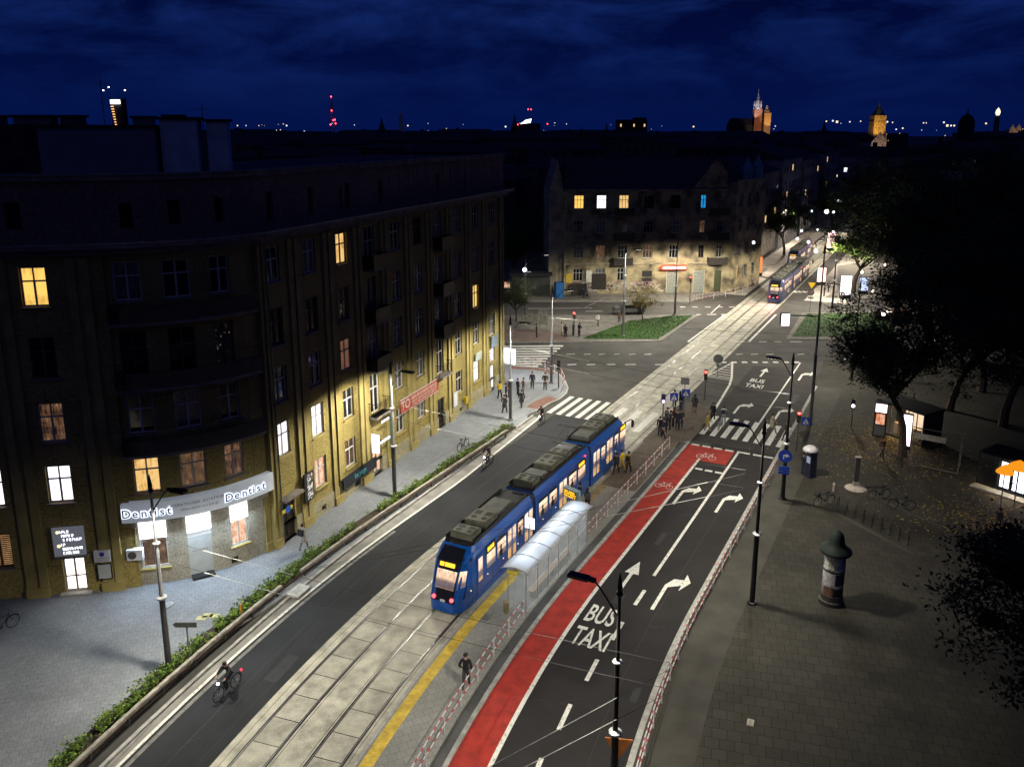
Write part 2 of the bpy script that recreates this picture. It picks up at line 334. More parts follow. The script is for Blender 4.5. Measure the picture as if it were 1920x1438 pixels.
# corner kerb and red tactile band
m=MB()
cor=[P(x,y,.125) for x,y in ((1012,768),(1030,757),(1050,748),(1063,738),(1066,726),(1060,712),(1048,700),(1030,692),(1003,688),(960,686))]
def band(m,pts,w0,w1,z,mi=0):
    n=len(pts); pp=[]
    for i,p in enumerate(pts):
        d=(pts[min(i+1,n-1)]-pts[max(i-1,0)]); d=Vector((d.x,d.y)).normalized(); nn=Vector((-d.y,d.x)); pp.append(((p.x+nn.x*w0,p.y+nn.y*w0),(p.x+nn.x*w1,p.y+nn.y*w1)))
    for a,b in zip(pp,pp[1:]): m.quad([(*a[0],z),(*b[0],z),(*b[1],z),(*a[1],z)],mi)
band(m,cor,.0,.16,.126,1); band(m,cor[:3],.2,1.5,.124,0); band(m,cor[6:],.2,1.1,.124,0)
struct(m.build('corner_pavement_band',[mat('red_tactile',(.17,.085,.065),.85,ns=(4,.3)),concrete]))
# hedge bed soil
m=MB(); kerbrib(m,-55,19.5,-8.95,lambda s:-7.85,.05,.2); struct(m.build('planting_ground',mat('soil',(.045,.03,.02),.95,ns=(5,.5),bump=(25,.8))))
# platform
m=MB(); kerbrib(m,-55,21.5,2.75,5.55,-.01,.15); struct(m.build('platform_pavement',platm))
m=MB(); kerbrib(m,-55,21.5,2.62,2.75,-.01,.152); struct(m.build('platform_kerb',concrete))
m=MB(); ribbon(m,-55,-2,2.86,3.42,.154); struct(m.build('yellow_platform_marking_path',yelm))
m=MB(); ribbon(m,-2,21,2.86,3.42,.154); struct(m.build('worn_yellow_platform_marking_path',mat('tactile_dirty',(.26,.2,.09),.85,ns=(1.2,.4))))
m=MB(); kerbrib(m,-55,23,5.55,6.02,-.01,.06); struct(m.build('granite_gutter_path',granite))
m=MB(); kerbrib(m,-55,23.3,6.02,6.22,-.01,.10); struct(m.build('platform_outer_kerb',concrete))
m=MB(); kerbrib(m,12.,30.6,2.9,5.5,.0,.156); struct(m.build('brown_island_pavement',browm))
pave('refuge_pavement',[S(21.5,2.75),S(23.3,6.2),S(31,6.1),S(33,5.8),S(33,2.8)],browm,.14)
# red bicycle lane
m=MB(); ribbon(m,-55,18.3,6.22,7.72,.012); ribbon(m,18.3,20,6.22,7.72,.012); ribbon(m,20,23.1,6.22,9.95,.012); struct(m.build('red_bicycle_lane_road',redm))
m=MB(); z=.018
ribbon(m,-55,20,7.72,7.92,z); ribbon(m,20,20.35,7.72,7.92,z)
ribbon(m,2.0,23.2,10.12,10.3,z)
for a,b in ((-1.5,.3),(-5.4,-3.5),(-9.3,-7.4),(-13.2,-11.3),(-17.1,-15.2),(-21,-19.1)): 
    c=10.25+(.0 if a>-4 else (a+4)*.045); ribbon(m,a,b,c-.1,c+.1,z)
ribbon(m,30.9,52.4,10.2,10.35,z)
for i in range(4): ribbon(m,22.95,23.25,6.4+i*.92,7.05+i*.92,z)
ribbon(m,23,23.3,10.1,11.1,z); ribbon(m,23,23.3,11.35,12.9,z)
for i in range(3): ribbon(m,18.2,18.5,8.05+i*.75,8.6+i*.75,z)
for i in range(8): ribbon(m,25.7,30.8,6.3+i*.9,6.75+i*.9,z)       # crosswalk right
for i in range(5): ribbon(m,24.5,29.8,-7.4+i*.93,-6.95+i*.93,z+.0)     # crosswalk left
for i in range(3): ribbon(m,23.6,29.0,-1.8+i*1.45,-1.15+i*1.45,.024)  # over the tracks
struct(m.build('white_lane_markings_on_road',paint))
# arrows, words and bicycles painted on the lanes; local x right, y forward
def glyph(m,poly,s,t,sc_=1.,z=.018,mi=0,k=1.):
    o=S(s,t); a=hd(s); f=Vector((math.cos(a),math.sin(a))); r=Vector((f.y,-f.x)); pts=[(o.x+r.x*x*sc_+f.x*y*k,o.y+r.y*x*sc_+f.y*y*k,z) for x,y in poly]
    n=len(pts); ar=sum(pts[i][0]*pts[(i+1)%n][1]-pts[(i+1)%n][0]*pts[i][1] for i in range(n))
    m.quad(pts if ar>0 else pts[::-1],mi)
m=MB()
def straight(s,t,k=1.): glyph(m,[(-.1,0),(.1,0),(.1,2.2),(-.1,2.2)],s,t,k=k); glyph(m,[(-.42,2.2),(.42,2.2),(0,3.7)],s,t,k=k)
def turn(s,t,k=1.): 
    glyph(m,[(-.1,0),(.1,0),(.1,2.3),(-.1,2.45)],s,t,k=k); glyph(m,[(-.1,2.45),(.1,2.3),(.75,2.75),(.75,3.35),(.2,3.2)],s,t,k=k); glyph(m,[(.75,2.2),(1.15,3.2),(.75,3.95)],s,t,k=k)
straight(-.6,9.0); turn(-1.5,11.2,1.1); turn(11.6,8.4,.95); turn(11.7,11.3,.95); turn(32.2,7.7,.95); turn(32.4,11.3,.95); straight(45.0,7.45,.95); turn(45.5,11.2,.95)
def word(txt,s,t,w,h):
    o=S(s,t); a=hd(s); M=Matrix.Translation((o.x,o.y,.018))@Rz(a-R(90))@Matrix.Diagonal((w,h,.2,1)); text(txt,1.,m,M,ext=.002,offset=.012)
word('BUS',-3.5,8.98,.92,2.3); word('TAXI',-5.85,9.2,.88,2.3); word('BUS',43.3,7.5,.85,1.7); word('TAXI',41.4,7.6,.8,1.7)
struct(m.build('painted_arrows_and_words_on_road',paint))
m=MB()
def paintbike(s,t,k,ang):
    o=S(s,t); a=hd(s)-R(90)+ang; M=Tr(o.x,o.y,.022)@Rz(a)@Matrix.Diagonal((k,k*1.35,1,1))
    def ringf(cx,cy,r,w=.05,n=18):
        for i in range(n):
            a0=2*math.pi*i/n; a1=2*math.pi*(i+1)/n
            m.quad([M@Vector((cx+rr*math.cos(q),cy+rr*math.sin(q),0)) for rr,q in ((r-w,a0),(r,a0),(r,a1),(r-w,a1))])
    def line(x0,y0,x1,y1,w=.05):
        d=Vector((x1-x0,y1-y0)).normalized()*w/2; q=[(x0-d.y,y0+d.x),(x0+d.y,y0-d.x),(x1+d.y,y1-d.x),(x1-d.y,y1+d.x)]; m.quad([M@Vector((x,y,0)) for x,y in q])
    ringf(-.5,0,.32); ringf(.5,0,.32)
    for l in ((-.5,0,-.2,.5),(-.2,.5,.32,.45),(-.5,0,.02,-.02),(.02,-.02,-.24,.6),(.02,-.02,.34,.45),(.5,0,.28,.68),(.28,.68,.48,.66),(-.36,.62,-.12,.62)): line(*l)
paintbike(20.9,8.2,.95,0); paintbike(14.1,6.95,.8,0)
struct(m.build('painted_bicycles_on_road',mat('pinkish_paint',(.62,.5,.46),.75,ns=(8,.2))))
# intersection: hatched island, giving-way line, dashes
m=MB(); z=.018
def pl3(pts,w=.14,z=.018,mi=0):
    for a,b in zip(pts,pts[1:]):
        d=(b-a); d=Vector((d.x,d.y)).normalized()*w/2; m.quad([(a.x+d.y,a.y-d.x,z),(b.x+d.y,b.y-d.x,z),(b.x-d.y,b.y+d.x,z),(a.x-d.y,a.y+d.x,z)],mi)
Q=lambda *a:[P(x,y) for x,y in a]
pl3(Q((1338,772),(1356,742),(1368,722),(1372,708),(1373,680)),.22); pl3(Q((1325,706),(1371,713)),.14); pl3(Q((1325,706),(1373,680)),.14)
for i in range(6):
    f=(i+.6)/6.4; a=P(1328+40*f*1.,706-24*f); b=P(1371,712-30*f); pl3([a,b],.2)
for i in range(8): pl3(Q((1352+i*19.5,679.5),(1362+i*19.5,679.5)),.5)
for a,b in ((1001,1018),(1064,1081),(1100,1116),(1137,1154),(1172,1192),(1228,1246)): pl3(Q((a,684),(b,683.5)),.22)
for a,b in ((1010,1022),(1062,1078),(1095,1108),(1123,1134),(1151,1162),(1179,1192),(1208,1221),(1380,1393),(1408,1421),(1437,1450),(1495,1508)): pl3(Q((a,665),(b,664)),.14)
for a,b in ((1395,1408),(1423,1437),(1451,1465),(1481,1503),(1290,1306)): pl3(Q((a,641),(b,641)),.16)
pl3(Q((1290,641),(1358,591)),.22); pl3(Q((1405,640),(1455,590)),.26); pl3(Q((1378,641),(1405,641)),.18)
pl3(Q((1306,590),(1314,590)),.3); pl3(Q((1326,590),(1343,590)),.3); pl3(Q((1352,590),(1362,590)),.3)
for a in (1275,1298,1322,1345,1367): pl3(Q((a,576),(a+10,576)),.25)
pl3(Q((990,579),(1110,578)),.16); pl3(Q((1098,584),(1130,584)),.16)
pl3(Q((1333,588),(1350,572)),.14)
for i in range(9):                                     # pedestrian crossing at the left arm
    f=i/8.; y=650+38*f; xr=1056-47*f; pl3(Q((930,y),(xr,y-1)),.62)
for i in range(7): f=i/6.; pl3(Q((1580,642+32*f),(1668,642+32*f)),.62)
for i in range(6): pl3(Q((1478+i*9,545+i*.4),(1484+i*9,549)),.5)
struct(m.build('white_intersection_markings_on_road',paint))
# far pavements and grass
def kerbline(name,pts,w=.25,z0=0,z1=.14,side=1):
    m=MB(); n=len(pts); band(m,pts,0,w*side,z1)
    band(m,pts,0,w*side,z1); 
    for a,b in zip(pts,pts[1:]): m.quad([(a.x,a.y,z0),(b.x,b.y,z0),(b.x,b.y,z1),(a.x,a.y,z1)])
    return struct(m.build(name,concrete))
isl=[P2(950,643),P2(1040,642),P2(1235,641),P2(1243,639),P2(1310,592),P2(1240,592),P2(1100,592),P2(940,592)]
pave('island_pavement',isl,mat('island_paving',(.13,.12,.105),.85,ns=(1,.3)),.10)
gl_=[P2(1092,637.5),P2(1234,637.5),P2(1300,593.5),P2(1255,594),P2(1180,604),P2(1130,622)]
pave('grass_ground',gl_,grassm,.13)
gr_=[P2(1484,633),P2(1700,634),P2(1640,588),P2(1514,590)]
pave('right_island_pavement',[P2(1473,637),P2(1720,638),P2(1650,584),P2(1504,588)],mat('island_paving',(.1,.1,.1)),.10)
pave('right_grass_ground',gr_,grassm,.13)
pave('brown_corner_pavement',[P2(940,641),P2(1060,641),P2(1070,625),P2(940,618)],mat('brown_paving',(.15,.10,.08),.85,ns=(1,.3)),.115)
# grass tufts (stuff)
def tufts(name,poly,n,seed,lab):
    rnd=random.Random(seed); m=MB(); xs=[p[0] for p in poly]; ys=[p[1] for p in poly]
    def inside(x,y):
        c=False
        for i in range(len(poly)):
            x1,y1=poly[i]; x2,y2=poly[i-1]
            if (y1>y)!=(y2>y) and x<(x2-x1)*(y-y1)/(y2-y1)+x1: c=not c
        return c
    k=0
    while k<n:
        x=rnd.uniform(min(xs),max(xs)); y=rnd.uniform(min(ys),max(ys))
        if not inside(x,y): continue
        k+=1; h=rnd.uniform(.05,.16); a=rnd.uniform(0,6.28); w=rnd.uniform(.03,.07); dx,dy=math.cos(a)*w,math.sin(a)*w; lx,ly=rnd.uniform(-.05,.05),rnd.uniform(-.05,.05)
        m.quad([(x-dx,y-dy,.12),(x+dx,y+dy,.12),(x+lx,y+ly,.13+h)],rnd.choice((0,0,1)))
    o=m.build(name,[mat('grass_blade',(.035,.095,.012),.9,ns=(2,.4)),mat('grass_blade_light',(.06,.12,.018),.9,ns=(2,.4))]); tag(o,lab,'grass'); o['kind']='stuff'
tufts('grass',[tuple(p) for p in gl_],5000,1,'green grass on the left traffic island by the slim lamp mast')
tufts('grass',[tuple(p) for p in gr_],3500,2,'green grass on the right traffic island behind the tall mast')
# far side pavement along the ruinous corner building, plaza
pave('far_pavement',[P2(300,566),P2(1100,566),P2(1250,566),P2(1290,567),P2(1330,556),P2(1400,541),P2(1424,520),P2(1440,505),P2(1400,500),P2(300,530)],mat('far_paving',(.15,.14,.12),.85,ns=(.8,.3)),.12)
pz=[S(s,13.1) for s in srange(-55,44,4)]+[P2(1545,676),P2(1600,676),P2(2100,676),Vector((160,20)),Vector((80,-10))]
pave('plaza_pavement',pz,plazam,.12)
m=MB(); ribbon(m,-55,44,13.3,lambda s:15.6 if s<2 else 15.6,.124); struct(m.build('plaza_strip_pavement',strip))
m=MB(); kerbrib(m,-55,44,13.02,13.28,-.01,.135); struct(m.build('plaza_kerb',concrete))
for t0_,t1_,nm_ in ((-8.5,-3.6,'far_street_left_pavement'),(5.2,11.,'far_street_right_pavement')):
    m=MB(); kerbrib(m,88,235,t0_,t1_,.0,.10); struct(m.build(nm_,mat('far_street_slabs',(.36,.33,.28),.85,ns=(.8,.3))))
# red plaza tint close to the cyclist lane crossing
pave('far_right_pavement',[P2(1545,560),P2(1570,545),P2(1570,500),P2(1600,495),P2(2100,495),P2(2300,560)],mat('far_paving',(.1,.1,.1)),.12)
# fallen leaves (stuff)
def leaves(name,cx,cy,rx,ry,n,seed,lab):
    rnd=random.Random(seed); m=MB()
    for k in range(n):
        x=rnd.gauss(cx,rx); y=rnd.gauss(cy,ry); a=rnd.uniform(0,6.28); w=rnd.uniform(.05,.11); c,s_=math.cos(a)*w,math.sin(a)*w; z=.128+rnd.uniform(0,.03)
        m.quad([(x-c,y-s_,z),(x+s_*.6,y-c*.6,z+rnd.uniform(0,.03)),(x+c,y+s_,z),(x-s_*.6,y+c*.6,z+rnd.uniform(0,.02))],rnd.choice((0,1)))
    o=m.build(name,[mat('leaf_yellow',(.38,.27,.06),.85,ns=(3,.3)),mat('leaf_brown',(.2,.12,.05),.85,ns=(3,.3))]); tag(o,lab,'fallen leaves'); o['kind']='stuff'
q=P2(1640,838); leaves('fallen_leaves',q.x,q.y,3.,3.5,1800,5,'yellow fallen leaves on the plaza around the lit kiosk and tree foot')
q=P2(1880,975); leaves('fallen_leaves',q.x,q.y,3.,2.,1200,6,'yellow fallen leaves on the plaza below the orange parasols')
# ================================================================= buildings
stucco=overlay_lines('ochre_stucco',(.30,.235,.075),(.12,.09,.03),3.62,1.85,.02,uv=True,patch=.35,amt=.06,grain=9,offset=.0,strength=.75)
pilm=mat('pilaster_stucco',(.33,.26,.09),.85,ns=(.8,.3),bump=(25,.3)); plinth=overlay_lines('plinth_stone',(.33,.30,.19),(.17,.15,.09),1.4,.62,.012,uv=True,patch=.6,amt=.08,grain=14,strength=.7)
atticm=overlay_lines('attic_render',(.17,.125,.105),(.09,.07,.06),2.4,3.8,.012,uv=True,patch=.4,amt=.08,grain=6,strength=.4)
corn=mat('cornice_render',(.22,.19,.16),.85,ns=(1.5,.4)); roofm=mat('roof_felt',(.035,.035,.04),.9,ns=(1,.4))
wpaint=mat('window_paint',(.52,.50,.46),.55,ns=(5,.15)); dpaint=mat('dark_window_paint',(.06,.05,.045),.6); brownp=mat('brown_window_paint',(.13,.07,.04),.6)
glass=mat('dark_glass',(.008,.009,.012),.07,spec=.7,ns=(2,.2)); iron=mat('black_iron',(.02,.02,.02),.5,.6); zinc=mat('zinc_sill',(.25,.25,.26),.45,.6,ns=(4,.3))
whitew=mat('white_render',(.62,.63,.66),.8,ns=(1,.15)); blackm=mat('matt_black',(.012,.012,.013),.6); gray=mat('grey_metal',(.20,.20,.21),.45,.5,ns=(6,.2))
LIT={'white':litmat('lit_white_room',[(.18,.18,.3),(.8,.75,.85),(1.,.95,1.)],1.9,2.6,contrast=(.3,.55)),
 'warm':litmat('lit_warm_room',[(.12,.05,.012),(.95,.55,.17),(1.,.72,.32)],.95,3.2,contrast=(.3,.62)),
 'amber':litmat('lit_amber_room',[(.35,.15,.01),(1.,.62,.14)],1.15,2.,contrast=(.25,.5)),
 'dimwarm':litmat('dim_warm_room',[(.012,.006,.004),(.20,.10,.05),(.75,.45,.25)],.7,4.,contrast=(.38,.75)),
 'curtain':litmat('lit_curtain',[(.14,.055,.03),(.36,.17,.10)],.55,2.,contrast=(.3,.7)),
 'blue':litmat('lit_blue_room',[(.004,.10,.30),(.03,.35,.8)],1.0,3.,contrast=(.3,.6)),
 'speck':litmat('specks_room',[(.001,.001,.002),(.002,.002,.002),(.6,.42,.3)],.9,5.,contrast=(.47,.72)),
 'shutter':litmat('louvred_room',[(.1,.03,.01),(.8,.45,.2)],.8,3.,contrast=(.3,.6)),
 'shop':litmat('shop_room',[(.25,.05,.04),(.9,.5,.3),(1.,.9,.85)],1.1,5.,contrast=(.3,.7)),
 'net':mat('net_curtain',(.10,.10,.11),.35,ns=(9,.8),thr=(.4,.6)),'dark':glass}
_wc={}
def winmesh(w,h,style,bar=.62,fr=.08):
    key=(round(w,2),round(h,2),style)
    if key in _wc: return _wc[key]
    y0,y1=.13,.20; f=MB(); b=lambda x0,z0,x1,z1,yy=0: f.box((x0,y0-yy,z0),(x1,y1,z1))
    b(-w/2,0,-w/2+fr,h); b(w/2-fr,0,w/2,h); b(-w/2+fr,0,w/2-fr,fr); b(-w/2+fr,h-fr,w/2-fr,h)
    zb=h*bar
    if style=='cross': b(-.05,fr,.05,zb,.01); b(-.035,zb+.08,.035,h-fr,.01); b(-w/2+fr,zb,w/2-fr,zb+.08,.015)
    elif style=='triple':
        for x in (-w/6,w/6): b(x-.03,fr,x+.03,zb,.01); b(x-.03,zb+.07,x+.03,h-fr,.01)
        b(-w/2+fr,zb,w/2-fr,zb+.07,.015)
    elif style=='single': b(-.03,fr,.03,h-fr,.01)
    elif style=='louvre':
        n=int(h/.11)
        for i in range(1,n): b(-w/2+fr,i*h/n-.02,w/2-fr,i*h/n+.02,.01)
        b(-.05,fr,.05,h-fr,.02)
    p=MB(); p.quad([(-w/2+.02,y1-.012,.02),(w/2-.02,y1-.012,.02),(w/2-.02,y1-.012,h-.02),(-w/2+.02,y1-.012,h-.02)])
    s=MB(); s.box((-w/2-.12,-.14,-.09),(w/2+.12,.12,-.002))
    _wc[key]=(f,p,s,{}); return _wc[key]
def mkmesh(mb,name,m):
    me=bpy.data.meshes.new(name); me.from_pydata(mb.v,[],mb.f); me.materials.append(m); me.update(); return me
def window(parent,M,w,h,style='cross',kind='dark',framem=None,sill=True,sillm=None,name='window',label=None):
    f,p,s,cache=winmesh(w,h,style); fm=framem or wpaint; sm=sillm or pilm
    def g(k,mb,mt):
        if (k,mt.name) not in cache: cache[(k,mt.name)]=mkmesh(mb,k,mt)
        return cache[(k,mt.name)]
    if style=='none':
        fr=inst(name,g('pane',p,LIT[kind]),parent,M)
    else:
        fr=inst(name,g('window_frame',f,fm),parent,M); inst('pane',g('pane',p,LIT[kind]),fr,Matrix.Identity(4))
    if sill: inst('sill',g('sill',s,sm),fr,Matrix.Identity(4))
    if label: fr['label']=label
    return fr
def wallgrid(m,pt,u0,u1,z0,z1,ops,ubr=(),mi=0,depth=.22,nrm=None):
    us=sorted(set([u0,u1]+[o[0]-o[1]/2 for o in ops]+[o[0]+o[1]/2 for o in ops]+list(ubr))); zs=sorted(set([z0,z1]+[o[2] for o in ops]+[o[3] for o in ops]))
    us=[u for u in us if u0-1e-6<=u<=u1+1e-6]
    zs=[z for z in zs if z0-1e-6<=z<=z1+1e-6]
    for a,b in zip(us,us[1:]):
        A,B=pt(a),pt(b)
        for c,d in zip(zs,zs[1:]):
            uc,zc=(a+b)/2,(c+d)/2
            if any(abs(uc-o[0])<o[1]/2 and o[2]<zc<o[3] for o in ops): continue
            m.quad([(A.x,A.y,c),(B.x,B.y,c),(B.x,B.y,d),(A.x,A.y,d)],mi,[(a,c),(b,c),(b,d),(a,d)])
    for o in ops:
        a,b=o[0]-o[1]/2,o[0]+o[1]/2; A,B=pt(a),pt(b); n=(B-A).normalized(); n=Vector((-n.y,n.x))*depth   # inward is to the left of travel
        A2,B2=A+n,B+n; c,d=o[2],o[3]; q=lambda p,z:(p.x,p.y,z); uv=[(a,c),(a+.2,c),(a+.2,d),(a,d)]
        m.quad([q(A,c),q(A,d),q(A2,d),q(A2,c)],mi,uv); m.quad([q(B,d),q(B,c),q(B2,c),q(B2,d)],mi,uv)
        m.quad([q(A,d),q(B,d),q(B2,d),q(A2,d)],mi,uv); m.quad([q(B,c),q(A,c),q(A2,c),q(B2,c)],mi,uv)
# ---- the long apartment building on the left
fA=Vector((-14.2,46.5)); fd=Vector((-2.1+14.2,77.1-46.5)).normalized(); fn=Vector((fd.y,-fd.x))
def ptF(u): return fA+fd*u
wA=Vector((-27.9,40.3)); wd=Vector((6.6,1.2)).normalized(); wn=Vector((wd.y,-wd.x))
def ptW(u): return wA+wd*u
Ulast=36.3
# curved corner bay: circular arc between the two wings
c0=ptW(6.75)-wn*.25; c1=ptF(-.7)-fn*.2
ch=(c1-c0); Lc=ch.length; half=R(27); Rr=Lc/2/math.sin(half); mid=(c0+c1)/2; nn=Vector((ch.y,-ch.x)).normalized(); cc=mid-nn*Rr*math.cos(half)
a_s=math.atan2(c0.y-cc.y,c0.x-cc.x); a_e=math.atan2(c1.y-cc.y,c1.x-cc.x); Larc=Rr*(a_e-a_s)
def ptC(u): a=a_s+(a_e-a_s)*u/Larc; return cc+Vector((math.cos(a),math.sin(a)))*Rr
def nC(u): a=a_s+(a_e-a_s)*u/Larc; return Vector((math.cos(a),math.sin(a)))
bld=T('apartment_building','long five storey ochre apartment building with rounded corner bay along the left pavement','apartment building',(0,0,0))
rowz=[(16.4,18.45),(12.6,14.8),(9.1,11.25),(5.65,7.75),(2.1,4.1)]
cols=[.8,4.4,8.0,11.5,15.1,18.6,22.1,25.8,29.6,33.4]
ops=[]; wins=[]
kinds={(0,2):'warm',(2,8):'amber',(1,2):'speck',(2,2):'curtain',(3,0):'white',(3,1):'white',(3,2):'speck',(4,1):'shop',(4,2):'dimwarm',(2,0):'dark',(1,5):'speck',(1,6):'speck',(4,8):'white',(4,9):'white',(0,0):'dark'}
for r,(z0,z1) in enumerate(rowz):
    for c,u in enumerate(cols):
        w_=1.28
        if r==4 and c in (0,3,6): continue
        if r==4 and c==9: z0_,z1_=3.0,4.3
        elif c in (3,6) and r<4: z0_,z1_=z0-.75,z1+.1
        else: z0_,z1_=z0,z1
        ops.append((u,w_,z0_,z1_)); wins.append((u,w_,z0_,z1_,r,c))
doors=[(.8,1.35,.12,2.75,'dark'),(11.5,1.3,.12,2.6,'shop'),(22.1,1.3,.12,2.7,'dark'),(33.4,1.1,.12,2.6,'white')]
for d in doors: ops.append(d[:4])
cell=[(4.4,.5,.35,.75),(8.6,.7,.3,.85),(17.,.5,.3,.7),(25.8,.5,.3,.7)]
ops+=cell
m=MB(); wallgrid(m,ptF,-.7,Ulast,1.25,19.2,[o for o in ops if o[3]>1.25 and o[2]>1.25]+[(o[0],o[1],1.25,o[3]) for o in ops if o[2]<1.25<o[3]])
# curved bay
ccol=[1.35,3.75,6.05]
cops=[]; cw=[]
for r,(z0,z1) in enumerate(rowz[:4]):
    for c,u in enumerate(ccol):
        ww=1.35 if c<2 else 1.1; a,b=(z0-.05,z1-.05)
        if r==1: a-=.5
        cops.append((u,ww,a,b)); cw.append((u,ww,a,b,r,c))
for c,(u,ww,a,b) in enumerate([(ccol[0],1.4,1.1,3.9),(ccol[1],1.3,.12,3.9),(ccol[2],1.05,1.3,4.15)]): cops.append((u,ww,a,b)); cw.append((u,ww,a,b,4,c))
wallgrid(m,ptC,0,Larc,4.15,19.2,[o for o in cops if o[2]>4.15],ubr=[Larc*i/16 for i in range(17)])
sw=MB(); wallgrid(sw,ptC,0,Larc,.0,4.15,[(o[0],o[1],o[2],min(o[3],4.15)) for o in cops if o[2]<4.15],ubr=[Larc*i/16 for i in range(17)]); sw.build('shop_wall',overlay_lines('beige_render',(.34,.32,.26),(.2,.19,.15),1.6,.8,.012,uv=True,patch=.8,amt=.06,grain=12,strength=.5),bld)
# left wing
wops=[];ww_=[]
for r,(z0,z1) in enumerate(rowz):
    for c,u in enumerate((-11.4,-7.4,-3.4,.35,3.75)):
        if r==4 and c==4: continue
        a,b=z0-.15,z1-.15
        wops.append((u,1.25,a,b)); ww_.append((u,1.25,a,b,r,c))
wops.append((3.95,1.15,.12,2.2))
wallgrid(m,ptW,-15,7.1,.0,19.2,wops)
# far end wall, hidden sides
def qz(m,a,b,z0,z1,mi=0): m.quad([(a.x,a.y,z0),(b.x,b.y,z0),(b.x,b.y,z1),(a.x,a.y,z1)],mi,[(0,z0),((b-a).length,z0),((b-a).length,z1),(0,z1)])
e0=ptF(Ulast); e1=e0-fn*14; e2=ptF(8)-fn*15; e3=ptW(-15)-wn*14; w0_=ptW(-15)
for a,b in ((e0,e1),(e1,e2),(e2,e3),(e3,w0_)): qz(m,a,b,0,19.2)
# returns of the pilasters at the joints
qz(m,ptW(7.1),ptC(0)-nC(0)*.1,0,19.2); qz(m,ptC(Larc)-nC(Larc)*.1,ptF(-.7),0,19.2)
m.build('wall',stucco,bld)
m=MB(); wallgrid(m,lambda u:ptF(u)+fn*.10,-.75,Ulast+.1,0,1.25,[(o[0],o[1],max(0,o[2]),min(o[3],1.25)) for o in ops if o[2]<1.25],depth=.32)
for a,b in (((-.75),0),): pass
p=[ptF(-.75)+fn*.1,ptF(Ulast+.1)+fn*.1]
m.quad([(p[0].x,p[0].y,1.25),(p[1].x,p[1].y,1.25),(*(ptF(Ulast+.1)),1.25),(*(ptF(-.75)),1.25)],0,[(0,0),(36,0),(36,.1),(0,.1)])
m.build('plinth',plinth,bld)
mF=lambda u,z,off=0.: frame((*(ptF(u)+fn*off),z),(fd.x,fd.y,0))
mC=lambda u,z,off=0.: frame((*(ptC(u)+nC(u)*off),z),(-nC(u).y,nC(u).x,0))
mW=lambda u,z,off=0.: frame((*(ptW(u)+wn*off),z),(wd.x,wd.y,0))
for (u,w_,z0,z1,r,c) in wins:
    k=kinds.get((r,c),'net' if (r*7+c*3)%5 in(1,3) else 'dark'); fm=wpaint
    if (r,c) in ((1,0),(1,1),(1,3),(0,5)): fm=dpaint
    if (r,c) in ((0,2),(1,2)): fm=brownp
    window(bld,mF(u,z0),w_,z1-z0,'cross',k,fm,sill=not(c in(3,6) and r<4),sillm=pilm if r>2 else corn)
for (u,w_,z0,z1,r,c) in cw:
    if r==4: continue
    k={(3,0):'warm',(3,1):'dimwarm',(3,2):'dimwarm',(1,2):'speck',(0,0):'net',(2,1):'net'}.get((r,c),'dark')
    window(bld,mC(u,z0,-.02),w_,z1-z0,'cross',k,dpaint if r==1 else wpaint,sill=True,sillm=corn)
for (u,w_,z0,z1,r,c) in ww_:
    k={(0,4):'amber',(2,4):'dimwarm',(3,4):'white',(3,3):'white',(2,3):'warm',(4,3):'shutter',(1,2):'warm'}.get((r,c),'dark')
    window(bld,mW(u,z0),w_,z1-z0,'louvre' if (r==4 and c==3) else 'cross',k,(dpaint if r==1 else (brownp if r==4 else wpaint)),sillm=corn)
# dentist ground floor glazing
for c,(u,ww,a,b) in enumerate([(ccol[0],1.4,1.1,3.9),(ccol[1],1.3,.12,3.9),(ccol[2],1.05,1.3,4.15)]):
    if c!=1:
        window(bld,mC(u,a),ww,2.9-a,'single','shop' if c==2 else 'dimwarm',wpaint,sill=True)
    m=MB(); m.box((-ww/2,.08,2.9),(ww/2,.2,b)); m.build('light_box',em('white_light_box',(.93,.95,1.),3.2),bld,M=mC(u,0,.14))
m=MB(); m.box((-.65,.1,0),(.65,.16,2.4)); text('www.dentist.com.pl',.13,m,Tr(0,.095,2.55)@TXT,1); m.box((-.66,.08,2.42),(.66,.12,2.7),2)
scrawl(m,-.45,.45,1.5,.09,Matrix.Identity(4),1,3,y=.09,th=.009)
m.build('door',[mat('frosted_door',(.42,.45,.45),.35,ns=(2,.1)),mat('dark_lettering',(.1,.1,.12),.6),whitew],bld,M=mC(ccol[1],.12,.02))
m=MB(); m.box((-.62,-.45,0),(.62,.3,.13)); m.build('doorstep',blackm,bld,M=mC(ccol[1],.121,.02))
# doors of the straight front and the left wing
def door(M,w,h,mats,kind=None,name='door'):
    m=MB(); m.box((-w/2,.12,0),(-w/2+.09,.2,h)); m.box((w/2-.09,.12,0),(w/2,.2,h)); m.box((-w/2+.09,.12,h-.09),(w/2-.09,.2,h)); m.box((-w/2+.09,.13,0),(w/2-.09,.19,.18)); m.box((-.05,.125,.18),(.05,.195,h-.09)); m.box((-w/2+.09,.125,h*.45),(w/2-.09,.19,h*.45+.07))
    o=m.build(name,mats[0],bld,M=M)
    p=MB(); p.quad([(-w/2+.02,.17,.02),(w/2-.02,.17,.02),(w/2-.02,.17,h-.02),(-w/2+.02,.17,h-.02)]); p.build('door_glass',mats[1],o)
    h_=MB(); h_.tube([(.12,.10,.95),(.12,.10,1.25)],.018); h_.build('handle',gray,o); return o
oak=mat('dark_wood',(.03,.022,.016),.6,ns=(5,.3))
